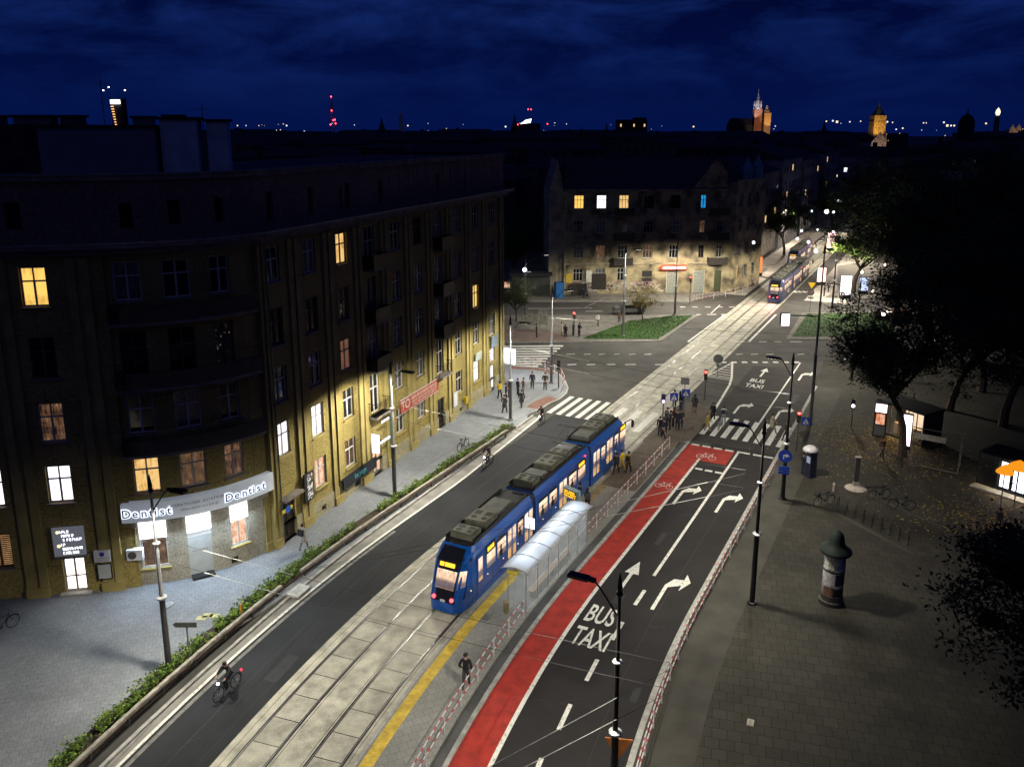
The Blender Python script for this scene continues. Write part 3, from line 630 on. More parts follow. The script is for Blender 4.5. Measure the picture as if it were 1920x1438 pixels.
door(mF(.8,.12),1.35,2.63,(oak,oak)); door(mF(11.5,.12),1.3,2.48,(gray,litmat('shop_door_glow',[(.6,.28,.14),(1.,.7,.45)],1.2,1.5))); door(mF(22.1,.12),1.3,2.58,(oak,glass)); door(mF(33.4,.12),1.1,2.48,(gray,LIT['white']))
door(mW(3.95,.12),1.15,2.08,(wpaint,litmat('clinic_door_glow',[(1.,.6,.3),(1.,.93,.85)],2.4,1.,contrast=(.1,.3))))
m=MB(); m.box((-.8,-.35,0),(.8,0,.1)); m.build('doorstep',concrete,bld,M=mW(3.95,.121))
m=MB(); m.box((-.85,-.25,0),(.85,-.0,.14)); m.build('door_hood',corn,bld,M=mW(3.95,2.3))
for u_,ww_0 in ((ccol[0],1.3),(ccol[1],1.2),(ccol[2],1.)):
    l=bpy.data.lights.new('box_light','AREA'); l.shape='RECTANGLE'; l.size=ww_0; l.size_y=.9; l.energy=190; l.color=(.62,.80,1.)
    lo=bpy.data.objects.new('box_light',l); sc.collection.objects.link(lo); lo.parent=bld; lo.matrix_local=mC(u_,3.4,.25)@Rx(R(-38))
for u,z in ((.8,2.95),(11.5,4.75)):
    m=MB(); m.box((-.95,-.6,0),(.95,0,.12)); m.build('door_hood',corn if u<5 else blackm,bld,M=mF(u,z))
# cellar vents
for u,w_,a,b in cell:
    m=MB(); m.box((-w_/2,-.02,a),(w_/2,.02,b)); m.build('cellar_vent',blackm,bld,M=mF(u,0,-.1))
for u,a,b,off in ((5.6,.2,.55,0),):
    m=MB(); m.box((-.2,-.02,a),(.2,.02,b)); m.build('cellar_vent',blackm,bld,M=mC(u,.1,0))
# pilasters with grooves between the window axes
def pil(M,w,z0,z1,d=.16):
    m=MB(); m.box((-w/2,-d,z0),(-.12,0,z1)); m.box((.12,-d,z0),(w/2,0,z1)); m.box((-.12,-.04,z0),(.12,0,z1)); m.box((-w/2-.04,-d-.1,z0-.02),(w/2+.04,-.001,z0+.55)); m.build('pilaster',pilm,bld,M=M)
pu=[-.42]+[(a+b)/2 for a,b in zip(cols,cols[1:])]+[35.6]
for i,u in enumerate(pu): pil(mF(u,0),.55 if i==0 else 1.05,.12,18.7)
for u in (-13.4,-9.4,-5.4,-1.5,2.05,5.9): pil(mW(u,0),1.1,.12,18.7)
for u in (.28,Larc-.25): pil(mC(u,0),.42,.12,3.6,.1)
# cornice, attic, parapet following the whole front
def front(off,du=.0):
    pts=[ptW(-15)+wn*off]+[ptW(7.0)+wn*off]+[ptC(Larc*i/12)+nC(0)*0+nC(Larc*i/12)*off for i in range(1,12)]+[ptF(-.5)+fn*off,ptF(Ulast+du)+fn*off]
    return pts
def strip3(m,pa,pb,z0,z1,mi=0,closed_end=True):
    for i in range(len(pa)-1):
        a,b,c,d=pa[i],pa[i+1],pb[i+1],pb[i]
        m.quad([(a.x,a.y,z0),(b.x,b.y,z0),(b.x,b.y,z1),(a.x,a.y,z1)],mi,[(i,z0),(i+1,z0),(i+1,z1),(i,z1)])
        m.quad([(a.x,a.y,z1),(b.x,b.y,z1),(c.x,c.y,z1),(d.x,d.y,z1)],mi,[(i,0),(i+1,0),(i+1,1),(i,1)]); m.quad([(b.x,b.y,z0),(a.x,a.y,z0),(d.x,d.y,z0),(c.x,c.y,z0)],mi,[(i,0),(i+1,0),(i+1,1),(i,1)])
    a,b=pa[-1],pb[-1]; m.quad([(a.x,a.y,z0),(b.x,b.y,z0),(b.x,b.y,z1),(a.x,a.y,z1)],mi,[(0,0),(1,0),(1,1),(0,1)])
m=MB(); strip3(m,front(.85,.7),front(-.3,.7),19.2,19.42); strip3(m,front(.35,.3),front(-.3,.3),18.85,19.2); m.build('cornice',corn,bld)
m=MB(); strip3(m,front(.9,.75),front(.82,.75),19.42,19.5); m.build('cornice_gutter',zinc,bld)
# attic storey
af=front(.0); L0=[0]
for a,b in zip(af,af[1:]): L0.append(L0[-1]+(b-a).length)
def ptA(u):
    for i in range(len(af)-1):
        if u<=L0[i+1]+1e-6: return af[i]+(af[i+1]-af[i])*((u-L0[i])/(L0[i+1]-L0[i]))
    return af[-1]
uf=L0[-2]; uwng=0
aops=[(15+3.2,.75,20.2,21.5)]+[(22.+1.35+.1,.6,20.1,21.4),(22+3.75,.6,20.2,21.5),(22+6.1,.5,20.2,21.5)]+[(uf+.5+u,.55,19.9,21.6) for u in (.9,4.9,9.,13.3,22.3,27.6)]+[(uf+.5+8.2,.35,20.0,21.4)]
m=MB(); wallgrid(m,ptA,0,L0[-1],19.42,22.55,aops,ubr=L0,depth=.4)
for a,b in ((e0,e1),(e1,e2),(e2,e3),(e3,w0_)): qz(m,a,b,19.2,22.55)
m.build('attic_wall',atticm,bld)
for o in aops:
    a=ptA(o[0]-.02); b=ptA(o[0]+.02); d=(b-a).normalized(); nn_=Vector((d.y,-d.x)); M=frame((*(a-nn_*.28),o[2]),(d.x,d.y,0))
    m=MB(); m.box((-o[1]/2,0,0),(o[1]/2,.05,o[3]-o[2])); m.build('attic_window',glass,bld,M=M)
m=MB(); strip3(m,front(.22,.1),front(-.3,.1),22.55,22.8); strip3(m,front(.30,.2),front(-.32,.2),22.8,22.88); m.build('parapet',corn,bld)
m=MB()
for u in [uf+.5+14.5+i*1.45 for i in range(15)]:
    a=ptA(u)+fn*.02; M=frame((*a,19.5),(fd.x,fd.y,0)); m.box((-.03,-.03,0),(.03,.03,3.0),0,M)
m.build('attic_rib',corn,bld)
rf=MB(); poly=[tuple(p) for p in front(-.28,-.2)]+[tuple(e1+fn*.2),tuple(e2),tuple(e3)]
rf.prism(poly,22.3,22.6); roof=rf.build('roof',roofm,bld)
bl=mat('whitewashed_chimney',(.40,.50,.60),.85,ns=(1.2,.2)); 
def rb(name,cx,cy,w,d,h,mt,z0=22.6,rz=R(10),cap=True,cw_=.15):
    m=MB(); M=Tr(cx,cy,z0)@Rz(rz); m.box((-w/2,-d/2,0),(w/2,d/2,h),0,M)
    if cap: m.box((-w/2-cw_,-d/2-cw_,h),(w/2+cw_,d/2+cw_,h+.15),1,M)
    return m.build(name,[mt,roofm],roof)
darkr=mat('dark_render',(.07,.065,.07),.9,ns=(1,.3))
def rpos(px,z,y):   # roof item at a chosen depth y
    v=Vector(((px-960)/1543.*1.,0,0)); return (px-960)/1543.*(y*1.02)
rb('stair_tower',-23.8,50.,6.2,5,2.55,mat('bluish_render',(.17,.18,.24),.85,ns=(1,.2)),rz=R(8)); 
rb('chimney',-19.5,49.8,2.,2.2,3.0,bl,rz=R(12)); rb('chimney',-17.6,50.6,1.15,1.6,2.9,bl,rz=R(12)); rb('chimney',-21.,52.6,1.0,1.0,3.2,darkr,rz=R(12))
for x,y in ((-32.8,53.5),(-30.9,53.9),(-28.,54),(-29.6,53.6),(-25.,57.5),(-36.5,52)): rb('chimney',x,y,1.1,1.4,3.2,darkr if x>-29 and x<-27.5 else mat('grey_render',(.16,.17,.2),.9,ns=(1,.3)),rz=R(8))
m=MB(); m.prism([(-52,46),(-26,50.5),(-26.5,60),(-54,56)],22.6,25.35); m.build('penthouse',roofm,roof)
for x_,y_,h_ in ((-19,52,4.),(-26.5,55,5.6),(-8,66,1.6)):
    m=MB(); m.tube([(x_,y_,22.6),(x_,y_,22.6+h_)],.03); m.tube([(x_-.4,y_,22.3+h_),(x_+.4,y_,22.3+h_)],.02); m.build('aerial',gray,roof)
# balconies of the straight front
def balcony(M,w,d,h=1.0,solid=False,mt=None):
    m=MB(); m.box((-w/2,-d,-.14),(w/2,0,0)); o=m.build('balcony',corn,bld,M=M)
    r=MB()
    if solid: 
        r.box((-w/2,-d,0),(w/2,-d+.08,h)); r.box((-w/2,-d+.08,0),(-w/2+.08,0,h)); r.box((w/2-.08,-d+.08,0),(w/2,0,h))
    else:
        for x in [(-w/2+.03)+(w-.06)*i/12 for i in range(13)]: r.tube([(x,-d+.03,0),(x,-d+.03,h)],.012,4)
        for x in (-w/2+.03,w/2-.03):
            for i in range(1,5): r.tube([(x,-d+.03+i*d/5,0),(x,-d+.03+i*d/5,h)],.012,4)
        r.tube([(-w/2+.03,0,h),(-w/2+.03,-d+.03,h),(w/2-.03,-d+.03,h),(w/2-.03,0,h)],.025,5)
    r.build('railing',mt or iron,o); return o
for c in (3,6):
    for r in range(4): balcony(mF(cols[c],rowz[r][0]-.78),2.1,.75 if r==3 else .95,1.0,solid=(r<3))
# long curved balconies on the corner bay
darkb=mat('dark_balcony_panel',(.035,.03,.032),.8,ns=(2,.3))
for z,hh in ((14.6+.55,1.05),(11.15+.45,1.05),(7.75+.2,1.0)):
    m=MB(); A_=[ptC(.55+(Larc-1.1)*i/14)+nC(.55+(Larc-1.1)*i/14)*.95 for i in range(15)]; B_=[ptC(.55+(Larc-1.1)*i/14) for i in range(15)]; C_=[ptC(.55+(Larc-1.1)*i/14)+nC(.55+(Larc-1.1)*i/14)*.86 for i in range(15)]
    strip3(m,A_,B_,z,z+.16); o=m.build('balcony',corn,bld)
    m=MB(); strip3(m,A_,C_,z+.16,z+hh); strip3(m,[B_[0],A_[0]],[B_[1],A_[1]],z+.16,z+hh); m.build('railing',darkb,o)
# downpipes
for u in (1.75,34.9,13.2): 
    m=MB(); m.tube([(0,-.09,.1),(0,-.09,18.8)],.055,6); m.build('downpipe',mat('green_pipe',(.12,.17,.12),.5,.3,ns=(3,.3)),bld,M=mF(u if u!=1.75 else -.05,0,.12))
# ---- signs on the building
m=MB(); A_=[ptC(Larc*i/20)+nC(Larc*i/20)*.5 for i in range(21)]; B_=[ptC(Larc*i/20)+nC(Larc*i/20)*.02 for i in range(21)]
strip3(m,A_,B_,4.12,5.2); fas=m.build('shop_fascia',mat('fascia_panel',(.80,.82,.86),.5,ns=(2,.08),emit=(.8,.9,1.),es=.16)); tag(fas,'long curved white fascia reading Dentist twice on the rounded corner bay','shop sign')
def ctext(txt,size,u,z,mb,off=.515,sp=None,offset=0.,ext=.006,mi=0):
    adv=size*.66; x=u-adv*len(txt)/2+adv/2
    wd_={'i':.42,'t':.56,'.':.3,'l':.3,'I':.35,'w':1.1,'m':1.3,'r':.6}
    tot=sum(wd_.get(c,1)*adv for c in txt); x=u-tot/2
    for c in txt:
        a=wd_.get(c,1)*adv; 
        if c!=' ': text(c,size,mb,mC(x+a/2,z,off)@TXT,mi,offset=offset,ext=ext)
        x+=a
halo=em('letter_halo',(.80,.88,1.),1.6); navy=mat('navy_letters',(.02,.04,.28),.5)
m3=MB()
for u in (1.25,6.35):
    m=MB(); m2=MB(); ctext('Dentist',.66,u,4.64,m,off=.545,mi=0,ext=.008,offset=.004); ctext('Dentist',.66,u,4.64,m2,off=.515,offset=.06,ext=.004); m.build('lettering',navy,fas); m2.build('backlight',halo,fas)
ctext('STOMATOLOGIA ESTETYCZNA',.2,3.85,4.86,m3,off=.512); ctext('www.dentist.com.pl',.2,3.85,4.56,m3,off=.512)
m3.build('small_lettering',mat('grey_letters',(.2,.2,.22),.6),fas)
def wallsign(name,label,M,w,h,col,parts=(),th=.05,cat='sign',frame_=None):
    o=T(name,label,cat); o.matrix_world=M
    m=MB(); m.box((-w/2,-th,0),(w/2,0,h)); m.build('panel',col,o)
    return o
sg=wallsign('clinic_sign','grey board with white glowing lines of lettering above the bright clinic door','',mW(3.9,2.45,.2),1.65,1.75,None) if 0 else None
def board(name,label,M,w,h,mt,cat='sign',th=.05):
    o=T(name,label,cat); o.matrix_world=M; m=MB(); m.box((-w/2,-th,0),(w/2,0,h)); m.build('panel',mt,o); return o
clin=board('clinic_sign','grey board with glowing white and yellow lettering above the bright clinic door',mW(3.95,2.5,.25),1.6,1.7,mat('grey_board',(.25,.26,.28),.6,ns=(3,.15),emit=(.8,.85,1.),es=.10))
m=MB(); 
for i,(x0,x1,z,h_) in enumerate(((-.42,.0,1.36,.14),(-.34,.28,1.12,.15),(-.34,.72,.88,.15),(-.4,-.12,.6,.15),(-.34,.62,.36,.15),(-.34,.46,.12,.15))): scrawl(m,x0,x1,z,h_,Matrix.Identity(4),0,i)
m.build('lettering',em('white_letter_glow',(.9,.9,1.),3.),clin)
m=MB(); m.disc((-.52,-.06,1.42),.08); m.disc((-.52,-.06,.62),.09); m.build('logo',em('yellow_letter_glow',(1.,.9,.4),1.8),clin)
b1=board('wall_notice','white notice board with a round blue logo right of the clinic door',mW(5.5,1.95,.2),.85,.7,whitew)
m=MB(); m.disc((0,-.06,.46),.13,16); m.build('logo',navy,b1); m=MB(); scrawl(m,-.3,.3,.2,.06,Matrix.Identity(4),0,5); scrawl(m,-.34,.34,.08,.05,Matrix.Identity(4),0,6); m.build('lettering',MT['grey_letters'],b1)
b2=board('notice_frame','pale framed price list below the white notice board',mW(5.55,.95,.2),.66,.85,mat('notice_paper',(.42,.45,.44),.6,ns=(20,.3)))
m=MB(); m.box((-.37,-.07,-.04),(-.33,0,.89)); m.box((.33,-.07,-.04),(.37,0,.89)); m.box((-.33,-.07,-.04),(.33,0,0)); m.box((-.33,-.07,.85),(.33,0,.89)); m.build('frame',iron,b2)
rb1=board('red_banner','long red banner with white lettering above the windows beside the balcony',mF(17.9,3.75,.25),6.4,1.05,mat('red_banner',(.38,.06,.035),.7,ns=(3,.2)))
m=MB(); text('TO',1.0,m,Tr(-2.45,-.056,.52)@TXT,ext=.004,offset=.02); scrawl(m,-1.5,2.9,.62,.26,Matrix.Identity(4),0,7); scrawl(m,-1.4,2.9,.36,.16,Matrix.Identity(4),0,8); scrawl(m,-1.3,2.9,.12,.14,Matrix.Identity(4),0,9); 
m.build('lettering',mat('cream_letters',(.5,.42,.36),.7),rb1); m=MB(); m.box((-3.23,-.06,1.05),(3.23,.0,1.08)); m.box((-3.23,-.06,-.03),(3.23,0,0)); m.build('frame',whitew,rb1)
bs=board('dark_shop_banner','dark blue stepped banner with turquoise lettering under the lit shop window',mF(8.6,.98,.30),4.4,.85,mat('dark_banner',(.012,.015,.022),.6,ns=(2,.3)))
m=MB(); text('be yoga',.5,m,Tr(.0,-.056,.45)@TXT,ext=.004,offset=.012); m.build('lettering',mat('turquoise_letters',(.06,.32,.36),.6),bs)
ph=board('photo_board','tall black panel with three square photographs between the first two windows',mF(2.6,1.9,.3),1.0,1.95,mat('black_panel',(.02,.018,.018),.6))
m=MB()
for i in range(3): m.box((-.2,-.06,.12+i*.6),(.36,-.05,.64+i*.6)); 
m.build('photograph',mat('poster_photo',(.5,.5,.5),.6,ns=(6,.9),thr=(.45,.55)),ph)
ls=board('lit_blade_sign','white glowing blade sign standing out beside the shop door',mF(10.2,2.3,.2)@Rz(R(90))@Tr(-.45,0,0),.6,1.4,em('white_blade',(.95,.88,1.),1.5),th=.12)
ls2=board('lit_canopy_sign','slim blue-white light strip over the lit shop door',mF(11.5,2.75,.62),1.6,.14,em('blue_white_strip',(.65,.8,1.),3.))
ls3=board('upper_light_strip','upper slim light strip under the dark canopy of the shop',mF(11.5,4.35,.75),1.0,.12,em('cool_white_strip',(.9,.93,1.),3.))
es=board('corner_light_sign','glaring white illuminated sign on the far corner of the apartment building',mF(36.2,2.1,.7)@Rz(R(75)),1.2,1.5,em('glaring_white',(.85,.92,1.),7.),th=.15)
l=bpy.data.lights.new('sign_light','AREA'); l.shape='SQUARE'; l.size=1.5; l.energy=190; l.color=(.8,.88,1.); lo=bpy.data.objects.new('sign_light',l); sc.collection.objects.link(lo); lo.parent=es; lo.matrix_local=Tr(0,-.25,.9)@Rx(R(-90))
board('shop_board','grey-blue square board over the last shop window',mF(33.4,4.5,.2),1.4,1.1,mat('blue_grey_board',(.16,.22,.30),.5))
board('name_board','pale green name board over the brightly lit window',mF(29.6,4.15,.2),1.35,.75,mat('pale_board',(.38,.42,.38),.6,ns=(9,.4)))
board('menu_board','white notice board by the dark door on the long front',mF(24.4,1.3,.25),.7,1.3,whitew)
pb=board('post_box','small yellow letter box on the plinth',mF(26.2,1.0,.3),.4,.6,mat('yellow_box',(.6,.42,.02),.5),cat='letter box',th=.25)
ac=T('air_conditioner','white air conditioning unit on the wall left of the lit dentist window','air conditioner'); ac.matrix_world=mC(.42,1.85,.12)
m=MB(); m.box((-.42,-.32,0),(.42,0,.62)); m.build('casing',whitew,ac); m=MB(); m.disc((-.12,-.325,.31),.23,16); m.build('fan_grille',mat('grille',(.08,.08,.08),.6),ac)
sgn=T('blue_door_sign','small round blue sign with yellow arms beside the dark front door','sign'); sgn.matrix_world=mF(.15,2.45,.5)
m=MB(); m.disc((0,0,0),.24,16); m.build('disc',mat('sign_blue',(.02,.12,.55),.4),sgn); m=MB(); m.box((-.55,.0,-.12),(-.22,.03,.12)); m.box((.22,0,-.12),(.45,.03,.12)); m.build('arm',mat('sign_yellow',(.6,.45,.05),.5),sgn)
# shop light falling on the pavement, from the lit boxes themselves
# ---- the blackened corner building across the junction
bA=Vector((8.32,126.0)); bd=Vector((26.3,1.29)).normalized(); bn=Vector((bd.y,-bd.x))
ruin=mat('blackened_plaster',(.36,.30,.17),.9,ns=(.55,.3),col2=(.055,.045,.035),thr=(.33,.62),detail=9,bump=(8,.6))
ruin2=mat('stained_plaster',(.40,.34,.22),.9,ns=(.7,.3),col2=(.11,.09,.07),thr=(.3,.6),detail=8)
cb=T('corner_building','blackened four storey corner building with graffiti and a red lit sign across the junction','apartment building')
ptB=lambda u:bA+bd*u
mB=lambda u,z,off=0.: frame((*(ptB(u)+bn*off),z),(bd.x,bd.y,0))
bc=[(1.9,1.5),(5.35,1.5),(8.8,1.5),(12.7,1.5),(16.8,1.5),(21.1,.85),(23.9,.9)]
brow=[(13.35,15.4),(9.6,11.5),(5.7,7.7),(2.15,4.15)]
ops=[];wn_=[]
for r,(a,b) in enumerate(brow):
    for c,(u,w_) in enumerate(bc):
        if r==3 and c>=3: continue
        ops.append((u,w_,a,b)); wn_.append((u,w_,a,b,r,c))
ops+=[(12.75,1.6,1.1,2.5),(12.75,1.6,2.75,3.7),(16.75,1.9,.12,3.8),(21.0,1.9,.12,3.8),(23.95,1.1,.12,3.7)]
m=MB(); wallgrid(m,ptB,-.2,24.6,.0,16.2,ops,depth=.3)
W0=ptB(24.6); W1=Vector((34.6,127.6)); W2_=Vector((40.2,133.7)); wdd=(W2_-W1).normalized()
ptWg=lambda u: W1+wdd*u
# canted corner
cu=(W1-W0); Lq=cu.length; cud=cu.normalized(); ptQ=lambda u:W0+cud*u
qops=[(2.2,.8,a,b) for a,b in brow[:3]]+[(2.4,1.1,.12,3.6)]
wallgrid(m,ptQ,0,Lq,0,17.2,[(min(Lq-.6,o[0]),min(o[1],Lq-1.3),o[2],o[3]) for o in qops] if Lq>2.5 else [],depth=.3)
gops=[(u,.95,a,b) for u in (1.6,4.2,6.8) for a,b in brow]
wallgrid(m,ptWg,0,9.4,0,17.6,gops,depth=.3)
W3=ptWg(9.4); bk=Vector((-.76,.65))*12; W4=W3+bk; B0=ptB(-.2); B1=B0+Vector((-1.5,12))
for a,b in ((W3,W4),(W4,B1),(B1,B0)): qz(m,a,b,0,16.2)
# stepped gable over the right end
def ltri(a,b,pts): 
    m.quad([(*(a+(b-a)*x),z) for x,z in pts],0,[(x*5,z) for x,z in pts])
ltri(ptB(19.2),ptB(24.6),[(0,16.2),(1,16.2),(1,18.6),(.78,20.4),(.62,20.6),(.45,19.2),(.2,17.5)])
for i,(x,z) in enumerate(((19.2,16.2),)): pass
m.build('wall',ruin,cb)
for (u,w_,a,b,r,c) in wn_:
    k={(1,5):'dimwarm',(2,1):'dimwarm',(0,3):'dark',(1,1):'net',(1,4):'net',(2,0):'net',(3,1):'net',(0,0):'amber',(0,1):'white',(0,2):'warm',(0,5):'blue',(2,3):'dimwarm',(2,6):'speck',(0,6):'speck'}.get((r,c),'dark')
    fm=dpaint if (r==0 and c in(3,4)) or (r==2 and c==5) else mat('grey_window_paint',(.40,.40,.38),.6)
    window(cb,mB(u,a),w_,b-a,'triple' if w_>1 else 'cross',k,fm,sillm=ruin)
for u,w_,a,b in gops: window(cb,frame((*ptWg(u),a),(wdd.x,wdd.y,0)),w_,b-a,'cross','warm' if (u<2 and a<3) else 'dark',MT['grey_window_paint'],sillm=ruin)
m=MB(); m.box((-.95,.15,0),(-.8,.28,3.66)); m.box((.8,.15,0),(.95,.28,3.66)); m.box((-.8,.15,3.5),(.8,.28,3.66)); m.box((-.8,.2,0),(.8,.26,3.5),1)
dm=[mat('cream_door_frame',(.42,.40,.28),.7),mat('rolled_shutter',(.22,.23,.20),.6,ns=(5,.4))]
m.build('door',dm,cb,M=mB(16.75,.12)); inst('door',bpy.data.objects['door'].data if 0 else [c for c in cb.children if c.name.startswith('door')][0].data,cb,mB(21.0,.12))
for a,b in ((1.1,2.5),(2.75,3.7)):
    m=MB(); m.box((-.8,.2,a),(.8,.25,b)); m.build('shutter',blackm,cb,M=mB(12.75,0))
m=MB(); m.box((-.55,.15,.0),(.55,.2,3.6)); m.build('door',mat('dark_green_door',(.05,.06,.03),.6),cb,M=mB(23.95,.12))
m=MB()
for z,h,d in ((4.75,.22,.25),(8.5,.12,.12),(12.2,.12,.12),(16.0,.3,.5)): m.box((-.3,-d,z),(24.7,0,z+h))
m.build('string_course',ruin2,cb,M=mB(0,0))
def balc(M,w,d,par):
    m=MB(); m.box((-w/2,-d,-.15),(w/2,0,0)); m.box((-w/2,-d,0),(w/2,-d+.06,.95)); m.box((-w/2,-d+.06,0),(-w/2+.06,0,.95)); m.box((w/2-.06,-d+.06,0),(w/2,0,.95)); m.build('balcony',mat('sooty_balcony',(.03,.025,.022),.85),par,M=M)
for u,z in ((8.8,8.7),(8.8,12.5),(8.8,4.85),(23.6,4.85),(23.6,8.7),(23.6,12.5)): balc(mB(u,z),3.0,.95,cb)
rf=MB(); zr=20.8
pA,pB_,pC,pD=B0,ptB(24.6),W3,B1
r0=(B0+B1)/2; r1=(ptB(22)+W4)/2
rf.quad([(B0.x-.3,B0.y-.4,16.25),(W0.x,W0.y-.4,16.25),(r1.x,r1.y,zr),(r0.x+1.,r0.y,zr)]); rf.quad([(W0.x,W0.y-.4,16.25),(W1.x,W1.y,17.3),(W3.x,W3.y,17.6),(r1.x,r1.y,zr)]); rf.quad([(W3.x,W3.y,17.6),(W4.x,W4.y,16.3),(r1.x,r1.y,zr)]); rf.quad([(W4.x,W4.y,16.25),(B1.x,B1.y,16.25),(r0.x+1,r0.y,zr),(r1.x,r1.y,zr)]); rf.quad([(B1.x,B1.y,16.25),(B0.x-.3,B0.y-.4,16.25),(r0.x+1,r0.y,zr)])
broof=rf.build('roof',roofm,cb)
for x,y,z,h in ((37.2,132.,17.,3.6),(39.3,133.6,17.4,3.6)):
    m=MB(); m.prism([(x-.7,y-.7),(x+.7,y-.7),(x+.7,y+.7),(x-.7,y+.7)],z,z+h*.55); k=len(m.v); m.lathe([(.95,0),(.5,.8),(.12,1.7),(.0,2.2)],8,0,(x,y,z+h*.55)); m.build('turret',mat('blueish_copper',(.10,.22,.34),.7,ns=(2,.2)),broof)
fw=MB(); 
for x0,x1,z1 in ((-2.6,-.25,15.9),): fw.box((x0,.0,0),(x1,10,z1))
fw.build('side_wing',ruin2,cb,M=mB(0,0,-.4)); fg=MB(); fg.quad([(-2.6,0,15.9),(-.25,0,15.9),(-1.4,0,20.6)]); fg.quad([(-.25,0.05,15.9),(-.25,10,15.9),(-1.4,10,20.6),(-1.4,.05,20.6)]); fg.quad([(-2.6,10,15.9),(-2.6,0.05,15.9),(-1.4,.05,20.6),(-1.4,10,20.6)]); fg.build('side_gable',ruin2,cb,M=mB(0,0,-.4))
m=MB(); m.tube([(-.22,-.25,.1),(-.22,-.25,15.9)],.12,6); m.build('downpipe',mat('pale_pipe',(.4,.36,.22),.6),cb,M=mB(0,0))
# graffiti band
rnd=random.Random(4); m=MB()
for i in range(110):
    x=rnd.uniform(.3,15); z=rnd.uniform(.6,1.9); pts=[]
    for k in range(4): pts.append((x,-.02,z)); x+=rnd.uniform(.1,.45); z+=rnd.uniform(-.45,.45); z=max(.5,min(2.,z))
    m.tube(pts,rnd.uniform(.03,.07),4,rnd.choice((0,0,0,1)))
m.build('graffiti',[mat('graffiti_white',(.5,.47,.42),.8),mat('graffiti_pink',(.35,.13,.14),.8)],cb,M=mB(0,0))
def lb(name,label,M,w,h,mt,cat='sign',th=.08): return board(name,label,M,w,h,mt,cat,th)
o=lb('lit_shop_sign','red-edged glowing white sign on the blackened corner building',mB(16.8,4.0,.55),4.1,.62,em('red_sign_glow',(1.,.09,.02),2.),th=.25)
m=MB(); m.box((-1.75,-.30,.10),(1.8,-.27,.42)); m.build('light_tube',em('pinkwhite_tube',(1.,.8,.8),5.),o)
lb('yellow_wall_sign','yellow rectangular sign at the left edge of the blackened building',mB(.55,1.95,.1),.95,1.4,mat('sign_yellow2',(.6,.42,.04),.6,ns=(4,.3)))
lb('white_wall_sign','blank white panel between two ground floor windows of the blackened building',mB(3.65,2.0,.1),.95,1.85,mat('white_board',(.6,.6,.52),.6))
# ================================================================= trams
blue=mat('tram_blue',(.002,.072,.34),.3,ns=(1.5,.12),coat=.5); trdeck=mat('tram_roof_deck',(.012,.012,.012),.7,ns=(3,.3)); unit=mat('roof_unit',(.115,.115,.085),.7,ns=(2.5,.25)); tblack=mat('tram_black',(.01,.01,.012),.2,coat=.5)
cabin=litmat('tram_interior',[(.10,.05,.04),(.75,.55,.42),(1.,.88,.72)],1.05,2.6,contrast=(.3,.58)); cabin=MT['tram_interior']; _t=cabin.node_tree; _b=_t.nodes['Principled BSDF']; _src=_b.inputs['Emission Color'].links[0].from_socket
_c=_t.nodes.new('ShaderNodeTexCoord'); _s=_t.nodes.new('ShaderNodeSeparateXYZ'); _t.links.new(_c.outputs['Object'],_s.inputs[0]); _r=_t.nodes.new('ShaderNodeValToRGB'); _mr=_t.nodes.new('ShaderNodeMapRange'); _mr.inputs[1].default_value=.8; _mr.inputs[2].default_value=2.8; _t.links.new(_s.outputs[2],_mr.inputs[0]); _t.links.new(_mr.outputs[0],_r.inputs[0])
_e=_r.color_ramp.elements; _e[0].position=0; _e[0].color=(.55,.42,.2,1); _e[1].position=1; _e[1].color=(1.,.95,.9,1)
for _p,_cc in ((.30,(.5,.36,.2,1)),(.36,(.10,.10,.16,1)),(.50,(.16,.13,.16,1)),(.58,(.75,.62,.5,1)),(.8,(.95,.85,.75,1))): _x=_e.new(_p); _x.color=_cc
_m=_t.nodes.new('ShaderNodeMix'); _m.data_type='RGBA'; _m.blend_type='MULTIPLY'; _m.inputs[0].default_value=1; _t.links.new(_src,_m.inputs[6]); _t.links.new(_r.outputs[0],_m.inputs[7]); _t.links.new(_m.outputs[2],_b.inputs['Emission Color']); _b.inputs['Emission Strength'].default_value=1.5
redlamp=em('tail_lamp',(1.,.05,.06),6.); led=em('amber_display',(1.,.52,.02),2.2)
bellow=mat('bellows',(.02,.02,.022),.8)
